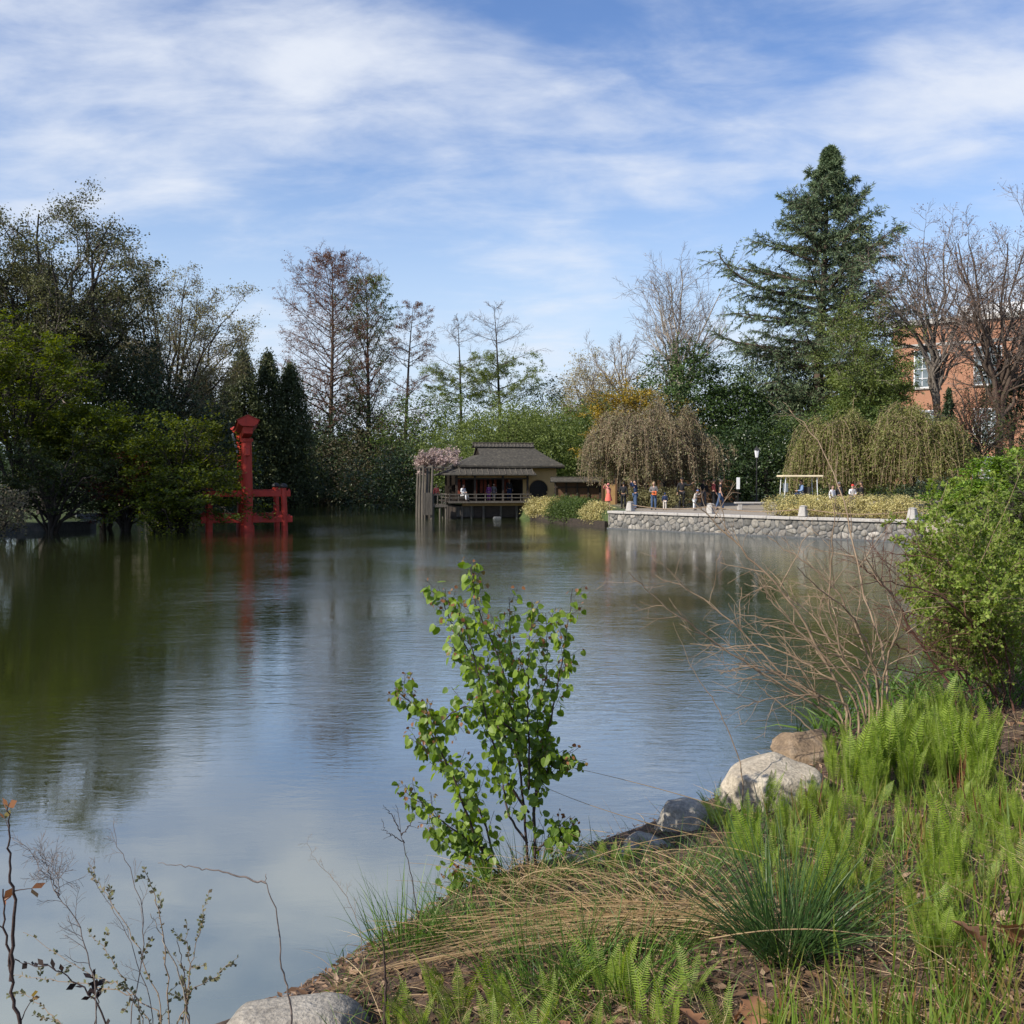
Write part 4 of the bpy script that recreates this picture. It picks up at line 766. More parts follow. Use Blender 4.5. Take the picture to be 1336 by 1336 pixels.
# -- retaining wall, coping, granite posts with chains
WP = np.array([(5.7,60.0), (8.5,56.8), (11.5,53.5), (15,50.0), (18.7,46.7)])
def wall():
    root = empty('retaining_wall', (5.7, 60.0, 0), 'grey irregular stone retaining wall along the plaza at the water', 'wall')
    def ribbon(name, offs, z0, z1, mat):
        tg = nrm(np.gradient(WP, axis=0)); nr = np.stack([tg[:, 1], -tg[:, 0]], 1)*-1; V = []
        for p, q in zip(WP, nr):
            q = np.array([-q[0], -q[1]]) if q @ np.array([-1, -1]) < 0 else q    # towards the water
            a, b = p+q*offs[0], p+q*offs[1]
            V += [[*a, z0], [*b, z0], [*b, z1], [*a, z1]]
        n = len(WP); F = [[i*4+j, i*4+(j+1) % 4, (i+1)*4+(j+1) % 4, (i+1)*4+j] for i in range(n-1) for j in range(4)] + [[3,2,1,0], [(n-1)*4+k for k in range(4)]]
        mb = MB(); mb.add(V, F); return mb.build(name, mat, root)
    ribbon('mortar_core', (.06, -.45), -.8, .90, M['concrete'])
    seg = np.linalg.norm(np.diff(WP, axis=0), axis=1); cum = np.concatenate([[0], np.cumsum(seg)]); Ltot = cum[-1]
    def at(s, off, z):
        i = min(len(seg)-1, int(np.searchsorted(cum, s, 'right')-1)); i = max(i, 0); d = (WP[i+1]-WP[i])/seg[i]; p = WP[i]+d*(s-cum[i]); n = np.array([d[1], -d[0]]); n = n if n @ np.array([-1, -1]) > 0 else -n
        return np.array([*(p+n*off), z])
    rg = np.random.default_rng(12); pts = []
    while len(pts) < 620:
        q = np.array([rg.uniform(0, Ltot), rg.uniform(-.25, .9)])
        if all((abs(q[0]-o[0]) > .6) or np.hypot(*(q-o)) > .11+.20*rg.random()**1.5 for o in pts): pts.append(q)
        elif rg.random() < .004: break
    pts = np.array(pts); mb = MB()
    for i, c in enumerate(pts):
        poly = [np.array(v, float) for v in ((max(0, c[0]-.5), -.3), (min(Ltot, c[0]+.5), -.3), (min(Ltot, c[0]+.5), .895), (max(0, c[0]-.5), .895))]
        for j in np.argsort(np.abs(pts[:, 0]-c[0]))[1:46]:
            o = pts[j]; mid = (c+o)/2; nn = o-c; new = []
            for a, b in zip(poly, poly[1:]+poly[:1]):
                da, db = (a-mid) @ nn, (b-mid) @ nn
                if da <= 0: new.append(a)
                if da*db < 0: new.append(a+(b-a)*(da/(da-db)))
            poly = new
            if len(poly) < 3: break
        if len(poly) < 3: continue
        pl_ = np.array(poly); ce = pl_.mean(0); rd = np.linalg.norm(pl_-ce, axis=1).mean()
        # round the corners
        for _ in range(1): pl_ = np.concatenate([np.stack([pl_*.75+np.roll(pl_, -1, 0)*.25, pl_*.25+np.roll(pl_, -1, 0)*.75], 1)]).reshape(-1, 2)
        k = len(pl_); h = rg.uniform(.02, .06); V = []
        for f_, o_ in ((max(.5, 1-.010/rd), .055), (max(.45, 1-.030/rd), .06+h*.7), (.5, .06+h*.9)): V += [at((ce+(q-ce)*f_)[0], o_, (ce+(q-ce)*f_)[1]) for q in pl_]
        V.append(at(ce[0], .06+h*1.03, ce[1])); F = [[r*k+q, r*k+(q+1) % k, (r+1)*k+(q+1) % k, (r+1)*k+q] for r in (0, 1) for q in range(k)]
        b0 = mb.n; mb.add(V, F); mb.F.append(np.array([[b0+2*k+q, b0+2*k+(q+1) % k, b0+3*k] for q in range(k)])); mb.M.append(np.zeros(k, int))
    mb.build('stone_face', M['stones'], root, smooth=True)
    mb = MB(); s_ = 0.0
    while s_ < Ltot-.3:
        l_ = min(Ltot-s_, rg.uniform(1.0, 1.7)); a, b = at(s_+.008, -.14, .98), at(s_+l_-.008, -.14, .98); th = math.atan2(b[1]-a[1], b[0]-a[0]); box(mb, ((a+b)/2)+[0, 0, rg.normal()*.006], (float(np.linalg.norm(b-a)), .66, .15), 0, th, bev=.02); s_ += l_
    mb.build('coping', M['granite'], root); ribbon('footing', (.20, .10), -.8, .07, M['concrete'])
wall()
def alongwall(u):
    best = None
    for a, b in zip(WP[:-1], WP[1:]):
        for t in np.linspace(0, 1, 60):
            p = a+(b-a)*t; e = abs(668+1336*p[0]/p[1]-u)
            if best is None or e < best[0]: best = (e, p)
    return best[1]
posts = []
for u, lab in ((823, 'leftmost granite post on the stone wall, beside the person in navy'), (928, 'second granite post from the left, by the child in the blue cap'), (1048, 'granite post at the left end of the cream hedge'), (1190, 'granite post at the far right end of the stone wall')):
    p = alongwall(u); root = empty('granite_post', (p[0], p[1], 1.061), lab, 'post', 'granite posts on the stone wall')
    mb = MB(); box(mb, (p[0], p[1], 1.061+.25), (.42, .42, .5), 0, .78, .72, bev=.03); mb.build('post_shaft', M['granite'], root); mb = MB(); box(mb, (p[0], p[1], 1.061+.53), (.33, .33, .06), 0, .78, .6, bev=.015); mb.build('post_top', M['granite'], root); posts.append(np.array([p[0], p[1], 1.45]))
for i in range(3):
    a, b = posts[i], posts[i+1]
    for dz, lab in ((0, 'rope strung between granite posts along the plaza edge'),):
        t = np.linspace(0, 1, 14)[:, None]; q = a*(1-t)+b*t; q[:, 2] -= (np.sin(t[:, 0]*math.pi)*.2)+dz
        mb = MB(); tubes(mb, q[None], np.full((1, 14), .025), 6); tag(mb.build('rope_rail', M['twig_tan']), ['slack rope between the first and second granite posts', 'slack rope between the second and third granite posts', 'slack rope in front of the cream hedge'][i], 'rope', 'ropes between the granite posts')

# -- tea house
def teahouse():
    O = np.array([-4.13, 75.6, 0]); a = math.radians(12); c, s = math.cos(a), math.sin(a); Rm = np.array([[c, -s, 0], [s, c, 0], [0, 0, 1]])
    w = lambda x, y, z: O + Rm @ np.array([x, y, z])
    root = empty('tea_house', tuple(O), 'timber viewing house with shingle roof standing over the pond edge', 'building')
    def bx(name, x0, x1, y0, y1, z0, z1, mat, par=root, bev=0.0):
        mb = MB(); box(mb, w((x0+x1)/2, (y0+y1)/2, (z0+z1)/2), (x1-x0, y1-y0, z1-z0), 0, R=Rm, bev=bev); return mb.build(name, M[mat], par)
    def poly(mb, pts, th=.14):
        pts = np.array([w(*p) for p in pts]); n = len(pts); lo = pts-[0, 0, th]; b = mb.n
        mb.V.append(np.concatenate([pts, lo])); mb.n += 2*n
        mb.F.append(np.array([[b+i for i in range(n)]])); mb.M.append(np.zeros(1, int)); mb.F.append(np.array([[b+n+i for i in range(n)][::-1]])); mb.M.append(np.zeros(1, int))
        mb.F.append(np.array([[b+i, b+n+i, b+n+(i+1) % n, b+(i+1) % n] for i in range(n)])); mb.M.append(np.zeros(n, int))
    # upper hip-and-gable roof, eaves slightly swept
    mb = MB(); E = 3.90; G = 4.72; R0 = 5.50; xl, xr, yf, yb = .2, 8.1, -.7, 6.1; yr = 2.7
    gx = 2.0; kx = 6.2
    # front slope in two pitches
    poly(mb, [(xl, yf, E), (4.3, yf, E-.05), (xr, yf, E), (7.0, 1.1, 4.72), (gx, 1.1, G)]); poly(mb, [(gx, 1.105, G+.002), (7.0, 1.105, 4.722), (kx, yr, R0), (gx, yr, R0)])
    poly(mb, [(xr, yb, E), (xl, yb, E), (gx, 4.3, G), (7.0, 4.3, G)]); poly(mb, [(7.0, 4.295, G), (gx, 4.295, G), (gx, yr, R0), (kx, yr, R0)])
    poly(mb, [(xl, yb, E), (xl, yf, E), (gx, 1.1, G), (gx, 4.3, G)]); poly(mb, [(xr, yf, E), (xr, yb, E), (7.0, 4.3, G), (7.0, 1.1, G)]); poly(mb, [(7.0, 1.1, G), (7.0, 4.3, G), (kx, yr, R0)])
    rf = mb.build('upper_roof', M['roof'], root)
    mb = MB(); poly(mb, [(gx+.12, 1.3, G-.1), (gx+.12, 4.1, G-.1), (gx+.12, yr, R0-.12)], .02); mb.build('gable_panel', M['darkwood'], rf)
    mb = MB(); 
    for sgn in (-1, 1): box(mb, w((gx+kx)/2, yr+sgn*.30, R0-.05), (kx-gx+.5, .62, .07), 0, R=Rm @ np.array(Matrix.Rotation(-sgn*math.radians(27), 3, 'X')))
    box(mb, w((gx+kx)/2, yr, R0+.14), (kx-gx+.6, .26, .14), 0, R=Rm, bev=.02); mb.build('ridge_cap', M['roof'], rf)
    mb = MB()
    for i in range(17):
        xx = gx-.1+i*(kx-gx+.2)/16
        for sgn in (-1, 1): box(mb, w(xx, yr+sgn*.30, R0+.005), (.06, .60, .05), 0, R=Rm @ np.array(Matrix.Rotation(-sgn*math.radians(27), 3, 'X')))
    sl = mb.build('ridge_batten', M['oldwood'], rf)
    mb = MB(); [box(mb, w((xl+xr)/2, yy, E-.16), (xr-xl-.1, .12, .12), 0, R=Rm) for yy in (yf+.1, yb-.1)]; [box(mb, w(xx, (yf+yb)/2, E-.165), (.12, yb-yf-.4, .12), 0, R=Rm) for xx in (xl+.1, xr-.1)]; mb.build('eave_beam', M['darkwood'], root)
    # lower pent roof with worn battens
    mb = MB(); e = 3.22; tp = 3.76
    poly(mb, [(-1.05, -1.5, e), (5.75, -1.5, e), (5.55, -.35, tp), (.45, -.35, tp)], .08); poly(mb, [(-1.05, 4.8, e), (-1.05, -1.5, e), (.45, -.35, tp), (.45, 4.8, tp)], .08)
    lr = mb.build('lower_roof', M['roof'], root)
    mb = MB()
    for i in range(14):
        xx = .1+i*.42; p0 = w(xx, -1.5, e+.03); p1 = w(xx+.05, -.36, tp+.03); tubes(mb, [[p0, p1]], [[.025, .025]], 4)
    mb.build('roof_batten', M['oldwood'], lr)
    # body
    def wall_hole():
        # front plaster wall with a round opening, built as a fan of quads around the circle
        x0, x1, z0, z1, cx, cz, r = 5.05, 7.65, .92, 3.85, 6.25, 2.08, .74; mb = MB(); n = 48; V = []
        for yy in (0, .16):
            for k in range(n):
                th = 2*math.pi*k/n; dx, dz = math.cos(th), math.sin(th)
                tt = min(((x1-cx)/dx if dx > 1e-6 else (x0-cx)/dx if dx < -1e-6 else 9), ((z1-cz)/dz if dz > 1e-6 else (z0-cz)/dz if dz < -1e-6 else 9)); V += [w(cx+r*dx, yy, cz+r*dz), w(cx+tt*dx, yy, cz+tt*dz)]
        F = []
        for k in range(n):
            k2 = (k+1) % n; F.append([2*k, 2*k+1, 2*k2+1, 2*k2]); F.append([2*n+2*k, 2*k, 2*k2, 2*n+2*k2])
        mb.add(V, F); mb.build('plaster_wall', M['plaster'], root)
        mb = MB(); lt = [w(cx+r*math.cos(2*math.pi*k/n), -.012, cz+r*math.sin(2*math.pi*k/n)) for k in range(n+1)]; tubes(mb, [lt], np.full((1, n+1), .035), 6)
        win = mb.build('round_window', M['tan'], root)
        mb = MB(); V = [w(cx, .10, cz)]+[w(cx+(r+.02)*math.cos(2*math.pi*k/n), .10, cz+(r+.02)*math.sin(2*math.pi*k/n)) for k in range(n)]
        mb.add(V, [[0, 1+k, 1+(k+1) % n] for k in range(n)]); mb.build('dark_pane', M['screen'], win)
        mb = MB()
        for i in range(-3, 4):
            h = math.sqrt(max(0, r*r-(i*.19)**2)); box(mb, w(cx+i*.19, .06, cz), (.02, .02, 2*h), 0, R=Rm); box(mb, w(cx, .05, cz+i*.19), (2*h, .02, .02), 0, R=Rm)
        mb.build('lattice', M['darkwood'], win)
    wall_hole()
    bx('side_wall', 7.5, 7.66, .165, 5.4, .92, 3.85, 'plaster'); bx('back_wall', .1, 7.49, 5.25, 5.4, .92, 3.82, 'darkwood')
    bx('partition', 5.06, 5.18, .17, 5.2, 1.3, 3.8, 'darkwood'); bx('inner_screen', .5, 5.0, 3.6, 3.7, 1.32, 3.3, 'darkwood')
    bx('ceiling', .2, 7.45, .2, 5.2, 3.55, 3.62, 'darkwood'); bx('floor_deck', -.55, 5.3, -1.35, 5.2, 1.16, 1.28, 'darkwood'); bx('fascia_band', .3, 5.04, -.98, -.9, .92, 1.155, 'tan')
    bx('lintel_panel', -.05, 5.0, -.92, -.86, 2.98, 3.2, 'tan'); bx('lintel_beam', -.2, 5.3, -.96, -.84, 2.86, 2.975, 'darkwood')
    for x in (-.1, 1.25, 3.35, 5.2): bx('veranda_post', x-.07, x+.07, -.99, -.85, 1.28, 3.3, 'darkwood')
    bx('veranda_post', -.17, -.03, 2.0, 2.14, 1.28, 3.3, 'darkwood'); bx('veranda_post', -.17, -.03, 4.4, 4.54, 1.28, 3.3, 'darkwood')
    for i, x in enumerate((.25, .62, 1.55, 1.95, 2.25, 2.65, 3.0, 3.75, 4.0)): bx('hanging_cloth', x, x+.2, .8+.05*(i % 3), .84+.05*(i % 3), 1.75+.1*(i % 2), 2.86, 'reddish')
    # railing
    for z, nm in ((1.78, 'top_rail'), (1.52, 'lower_rail')): bx(nm, -.75, 5.4, -1.42, -1.35, z-.03, z+.03, 'oldwood'); bx(nm, -.75, -.68, -1.34, 3.2, z-.03, z+.03, 'oldwood')
    for i in range(10): x = -.7+i*.66; bx('baluster', x-.03, x+.03, -1.405, -1.365, 1.282, 1.745, 'oldwood')
    bx('deck_edge', -.8, 5.45, -1.46, -1.36, 1.14, 1.282, 'oldwood')
    # skirt and piers
    bx('board_skirt', 1.2, 6.6, -.72, -.6, .06, .9, 'darkwood'); bx('side_skirt', -.1, 1.19, -.72, -.6, .12, .9, 'oldwood'); bx('base_block', -.08, 7.5, -.55, 5.3, -.4, .9, 'darkwood')
    for x in (.3, 1.0, 1.9, 3.2, 4.4, 5.6, 6.6):
        mb = MB(); cyl(mb, w(x, -.85, -1), w(x, -.85, .93), .09, .09, 10); mb.build('pier', M['oldwood'], root)
    mb = MB(); box(mb, w(2.9, -1.0, -.02), (.7, .4, .3), 0, R=Rm, bev=.08, taper=.85); mb.build('footing_stone', M['concrete'], root)
    # landing on the left
    bx('landing_deck', -1.95, -.82, -1.5, 1.8, .86, 1.02, 'oldwood')
    for x, y in ((-1.88, -1.4), (-1.4, -1.4), (-.95, -1.4), (-1.88, .2), (-.95, .2)):
        mb = MB(); cyl(mb, w(x, y, -1), w(x, y, .86), .07, .07, 10); mb.build('landing_pier', M['oldwood'], root)
    for x in (-1.88, -1.58, -1.28, -1.0): bx('landing_baluster', x-.03, x+.03, -1.5, -1.44, 1.02, 1.72, 'oldwood')
    bx('landing_rail', -1.95, -.95, -1.51, -1.43, 1.721, 1.78, 'oldwood')
    # arbor of split poles
    ar = empty('pole_arbor', tuple(w(-2.3, -1.2, 0)), 'weathered grey pole arbor standing in the water left of the tea house', 'arbor')
    for i, (x, y) in enumerate(((-2.66, -1.3), (-2.34, -1.1), (-2.02, -1.4), (-2.64, .6), (-2.02, .5), (-2.62, 2.4), (-2.02, 2.4))):
        mb = MB(); tubes(mb, [[w(x, y, -1), w(x+.03, y, 1.9), w(x+.10, y, 3.75)]], [[.12, .10, .075]], 9, caps=True); mb.build('pole', M['oldwood'], ar)
    for x in (-2.62, -2.38, -2.14): mb = MB(); box(mb, w(x+.05, -1.55, 1.1), (.22, .07, 1.6), 0, R=Rm); mb.build('plank', M['oldwood'], ar)
    for y in (-1.2, .5, 2.4): mb = MB(); box(mb, w(-1.7, y, 3.72), (2.2, .1, .10), 0, R=Rm); mb.build('cross_beam', M['oldwood'], ar)
    for x in (-2.55, -1.9, -1.25): mb = MB(); box(mb, w(x, .7, 3.825), (.09, 4.0, .1), 0, R=Rm); mb.build('long_beam', M['oldwood'], ar)
    q = w(-2.3, 1.2, 0)
    r = broadleaf(120, (q[0]+.4, q[1]+.5, .2), 4.8, 4.15, (2.2, 1.9, .6), 'pale pink blossoming vine heaped on top of the pole arbor', bark='bark_grey', leaf='lf_blossom', n1=14, k=(6, 5, 0), leaves=8500, lsize=.15, fork=.75, name='blossoming_vine', cat='vine', trunk_r=.08, minz=-.3, coff=(.9, 0), jitter=.14, clumps=True)
    return w, Rm
TW, TR = teahouse()
def gatefence():
    O = np.array([3.15, 74.6, 0]); root = empty('garden_fence', (3.15, 74.6, 1.0), 'brown board fence with a small roof right of the tea house', 'fence')
    mb = MB(); box(mb, (4.75, 74.6, 1.9), (3.3, .08, 1.5)); mb.build('board_panel', M['brownwood'], root)
    for x in (3.15, 3.95, 4.75, 5.55, 6.4): mb = MB(); box(mb, (x, 74.53, 1.85), (.13, .13, 1.75)); mb.build('fence_post', M['darkwood'], root)
    for z in (1.35, 2.3): mb = MB(); box(mb, (4.78, 74.5, z), (3.3, .05, .09)); mb.build('fence_rail', M['darkwood'], root)
    mb = MB()
    for sg in (-1, 1): box(mb, (4.7, 74.6+sg*.33, 2.83), (3.8, .8, .07), 0, R=np.array(Matrix.Rotation(-sg*math.radians(24), 3, 'X')))
    box(mb, (4.7, 74.6, 3.02), (3.8, .16, .1)); mb.build('fence_roof', M['roof'], root)
    r2 = empty('garden_fence', (6.9, 73.2, 1.0), 'short tan board fence behind the woman in pink', 'fence')
    mb = MB(); box(mb, (6.95, 73.2, 1.75), (.9, .08, 1.5)); mb.build('board_panel', M['tan'], r2)
    for x in (6.46, 7.44): mb = MB(); box(mb, (x, 73.15, 1.95), (.13, .13, 2.0)); mb.build('fence_post', M['brownwood'], r2)
    r3 = empty('garden_fence', (13, 77, 1.0), 'long dark fence in the shade under the mauve weeping cherry', 'fence')
    mb = MB(); box(mb, (12, 75.6, 1.95), (9.4, .08, 1.7)); mb.build('board_panel', M['brownwood'], r3)
    for k in range(7): mb = MB(); box(mb, (7.5+k*1.5, 75.52, 1.98), (.12, .12, 1.8)); mb.build('fence_post', M['darkwood'], r3)
gatefence()

# -- brick building
def brick_mat():
    m, t, o = new_mat('orange_brick'); tc = N(t, 'ShaderNodeTexCoord'); mp = N(t, 'ShaderNodeMapping'); mp.inputs['Rotation'].default_value = (math.pi/2, 0, 0); L(t, tc.outputs['Object'], mp.inputs[0])
    b = N(t, 'ShaderNodeTexBrick', i_Scale=1.0); b.inputs['Brick Width'].default_value = .24; b.inputs['Row Height'].default_value = .08; b.inputs['Mortar Size'].default_value = .006
    b.inputs['Color1'].default_value = (.33, .14, .075, 1); b.inputs['Color2'].default_value = (.36, .16, .09, 1); b.inputs['Mortar'].default_value = (.35, .27, .2, 1); L(t, mp.outputs[0], b.inputs['Vector'])
    p = N(t, 'ShaderNodeBsdfPrincipled', i_Roughness=.9); L(t, b.outputs[0], p.inputs['Base Color']); L(t, p.outputs[0], o.inputs[0]); return m
M['brick'] = brick_mat()
def building():
    A = np.array([48.0, 128.0]); D = np.array([54.0, 108.0])-A; D = D/np.linalg.norm(D)      # facade runs nearer to the right
    # facade: from screen u~1165 (far) to beyond the right edge (near)
    p0 = np.array([41.5, 112.0]); p1 = np.array([58.0, 100.0]); d = (p1-p0); Lf = np.linalg.norm(d); d /= Lf; nr = np.array([-d[1]*-1, d[0]*-1]); nr = nr if nr @ np.array([0, -1]) > 0 else -nr
    Rm = np.array([[d[0], -nr[0], 0], [d[1], -nr[1], 0], [0, 0, 1]]); w = lambda x, y, z: np.array([p0[0], p0[1], 0]) + Rm @ np.array([x, y, z])
    root = empty('brick_building', (p0[0], p0[1], 1.0), 'orange brick building with a pale roof edge seen through the bare trees', 'building')
    def bx(n, x0, x1, y0, y1, z0, z1, m, par=root, bev=0):
        mb = MB(); box(mb, w((x0+x1)/2, (y0+y1)/2, (z0+z1)/2), (x1-x0, y1-y0, z1-z0), 0, R=Rm, bev=bev); return mb.build(n, M[m], par)
    bx('brick_wall', 0, 26, 0, 14, .5, 19.3, 'brick'); bx('cornice', -.35, 26.3, -.35, 14.3, 19.32, 19.85, 'granite'); bx('roof_plant_room', 6, 22, 3, 12, 19.86, 21.4, 'white')
    bx('stone_band', -.02, 26.02, -.08, -.003, 17.0, 17.3, 'granite')
    for x in (2.2, 8.2, 14.2, 20.2):
        for z0, z1 in ((12.6, 16.6), (6.6, 10.2), (2.2, 5.2)):
            f = bx('window', x, x+2.7, -.10, -.004, z0, z1, 'white'); bx('pane', x+.12, x+2.58, -.13, -.103, z0+.12, z1-.12, 'glass', f)
            mb = MB()
            for k in (1, 2): box(mb, w(x+.9*k, -.15, (z0+z1)/2), (.07, .03, z1-z0-.26), 0, R=Rm)
            for k in (1, 2, 3): box(mb, w(x+1.35, -.185, z0+(z1-z0)*k/4), (2.44, .03, .07), 0, R=Rm)
            mb.build('glazing_bar', M['white'], f); bx('sill', x-.1, x+2.8, -.2, -.004, z0-.16, z0-.005, 'granite', f)
building()
# -- lamp post and sign
def lamp():
    x, y = X(987, 70), 70.0; z = hz(x, y); root = empty('lamp_post', (x, y, z), 'black lamp post with a white glass lantern before the dark bushes', 'lamp')
    mb = MB(); lathe(mb, (x, y, z), [(.16, 0), (.16, .12), (.09, .3), (.05, .5), (.045, 3.1), (.07, 3.14), (.04, 3.2)], 12); mb.build('pole', M['black'], root)
    mb = MB(); lathe(mb, (x, y, z+3.2), [(.09, 0), (.17, .48), (.17, .5)], 6); mb.build('lantern_glass', M['white'], root)
    mb = MB(); lathe(mb, (x, y, z+3.7), [(.22, 0), (.2, .04), (.06, .2), (.02, .3), (.001, .32)], 6); mb.build('lantern_cap', M['black'], root)
lamp()
def sign():
    x, y = X(963, 66), 66.0; z = hz(x, y); root = empty('sign_board', (x, y, z), 'narrow blank white upright sign board right of the man in black', 'sign')
    mb = MB(); box(mb, (x, y, z+1.5), (.22, .03, .75), bev=.008); mb.build('board', M['white'], root); mb = MB(); cyl(mb, (x, y+.03, z), (x, y+.03, z+1.8), .02, .02, 8); mb.build('post', M['black'], root)
sign()
def bench():
    x, y = X(985, 60.5), 60.5; root = empty('stone_bench', (x, y, hz(x, y)), 'low grey stone slab bench below the sign board', 'bench'); z = hz(x, y)
    mb = MB(); box(mb, (x, y, z+.42), (2.4, .45, .1), bev=.02); mb.build('seat', M['granite'], root)
    for s in (-.9, .9): mb = MB(); box(mb, (x+s, y, z+.18), (.25, .36, .37), bev=.02); mb.build('leg', M['granite'], root)
bench()

# -- shrubs at the wall
def hedge(name, seed, pts, r, h, n, leaf, label, lsize=.09, bz=None):
    rng = np.random.default_rng(seed); pts = np.array(pts, float); lob = []; b = np.array([pts[0][0], pts[0][1], hz(*pts[0])])
    if bz is not None: b[2] = bz
    for p, q in zip(pts[:-1], pts[1:]):
        k = max(2, int(np.linalg.norm(q-p)/.45))
        for t in np.arange(k)/k: c = p+(q-p)*t; lob.append((c[0]-b[0]+rng.normal()*.08, c[1]-b[1]+rng.normal()*.1, h*.45, r*rng.uniform(.85, 1.15), r*rng.uniform(.9, 1.2), h*.55*rng.uniform(.9, 1.1)))
    return lump_tree(seed, b, lob, n, lsize, leaf, label, name=name, cat='hedge' if 'hedge' in name else 'bush', trunk_r=.03, sig=.16, per=14, flat=.3)
hedge('variegated_hedge', 131, [(13.6, 52.7), (16.5, 49.9), (19.2, 47.4)], .68, 1.15, 26000, 'lf_hedge', 'cream and yellow hedge behind the right end of the stone wall', .085)
hedge('variegated_bush', 132, [(1.9, 73.2), (3.3, 69.8)], .95, 1.45, 14000, 'lf_hedge', 'pale cream bush at the right corner of the tea house', .12, .12)
hedge('azalea_bush', 133, [(3.3, 68.6), (4.9, 64.6)], 1.1, 1.6, 24000, 'lf_mid', 'green bush between the two cream bushes left of the stone wall', .10, .12)
hedge('variegated_bush', 134, [(4.9, 63.6), (5.6, 61.4)], .75, 1.35, 9000, 'lf_hedge', 'small cream bush touching the left end of the stone wall', .10, .15)
hedge('variegated_bush', 135, [(7.6, 65.8), (9.4, 65.2), (11.6, 65.0)], .6, 1.35, 12000, 'lf_bud', 'olive bush row behind the people on the plaza', .11)
strip_wall('timber_edging', [(1.4, 73.2), (2.6, 69.0), (4.0, 64.2), (5.55, 60.3)], .42, .2, M['darkwood'], 'dark timber edging below the cream and green bushes', 'edging')
# -- golf cart
def cart():
    x, y = X(1042, 58), 58.0; z = hz(x, y); root = empty('utility_cart', (x, y, z), 'small green utility cart under a cream canopy on the plaza', 'cart'); w = lambda a, b, c: (x+a, y+b, z+c)
    mb = MB(); box(mb, w(0, 0, .5), (2.3, 1.1, .35), bev=.06); box(mb, w(-.85, 0, .8), (.5, 1.0, .35), bev=.08); mb.build('body', M['greenpaint'], root)
    mb = MB(); box(mb, w(.15, 0, .82), (.6, 1.0, .16), bev=.05); mb.build('seat', M['black'], root); mb = MB(); box(mb, w(.48, 0, 1.15), (.14, 1.0, .5), bev=.05); mb.build('backrest', M['black'], root)
    mb = MB(); box(mb, w(0.05, 0, 2.0), (2.3, 1.3, .11), bev=.05); mb.build('canopy', M['cream'], root)
    for a in (-.95, .95):
        for b in (-.5, .5): mb = MB(); tubes(mb, [[w(a, b, .6), w(a*.95, b, 1.3), w(a*.92, b, 1.96)]], [[.025, .025, .025]], 8); mb.build('canopy_post', M['white'], root)
    for a in (-.75, .75):
        for b in (-.5, .5):
            mb = MB(); cyl(mb, w(a, b-.09, .24), w(a, b+.09, .24), .24, .24, 18); wh = mb.build('wheel', M['black'], root); mb = MB(); cyl(mb, w(a, b-.1, .24), w(a, b+.1, .24), .12, .12, 12); mb.build('rim', M['white'], wh)
    mb = MB(); box(mb, w(-.75, 0, 1.35), (.03, 1.0, .5)); mb.build('windscreen', M['glass'], root)
cart()

# -- people: a skinned body with separate clothes and hair
def cmat(name, c, rough=.85): return surf_mat(name, [tuple(np.array(c)*.75), tuple(c)], 6, rough, .05)
SK = [cmat('skin_light', (.48,.29,.21), .55), cmat('skin_tan', (.33,.19,.12), .55)]
HAIR = {'dark': cmat('hair_dark', (.02,.014,.01), .6), 'brown': cmat('hair_brown', (.08,.045,.025), .6), 'blond': cmat('hair_blond', (.42,.3,.15), .6)}
CL = {k: cmat('cloth_'+k, v) for k, v in {'black': (.015,.015,.018), 'navy': (.015,.03,.085), 'pink': (.62,.22,.20), 'coral': (.75,.16,.12), 'white': (.75,.75,.76), 'grey': (.16,.15,.15), 'jeans': (.06,.1,.19), 'blue': (.07,.17,.45), 'maroon': (.13,.02,.025), 'orange': (.75,.17,.05), 'purple': (.22,.06,.22), 'tan': (.42,.34,.24), 'shirtblue': (.2,.3,.5), 'red': (.6,.05,.04), 'pale': (.55,.5,.45)}.items()}
def skin(name, nodes, edges, mat, parent, sub=1, rootn=0):
    me = bpy.data.meshes.new(name+'_cage'); me.from_pydata([n[:3] for n in nodes], edges, []); o = bpy.data.objects.new(name, me); COL.objects.link(o)
    o.modifiers.new('s', 'SKIN'); o.modifiers.new('u', 'SUBSURF').levels = sub
    for i, n in enumerate(nodes): v = me.skin_vertices[0].data[i]; v.radius = (n[3], n[4] if len(n) > 4 else n[3]); v.use_root = (i == rootn)
    dg = bpy.context.evaluated_depsgraph_get(); m2 = bpy.data.meshes.new_from_object(o.evaluated_get(dg)); bpy.data.objects.remove(o)
    for p in m2.polygons: p.use_smooth = True
    m2.materials.clear(); m2.materials.append(mat); m2.name = name; o = bpy.data.objects.new(name, m2); COL.objects.link(o); o.parent = parent; return o
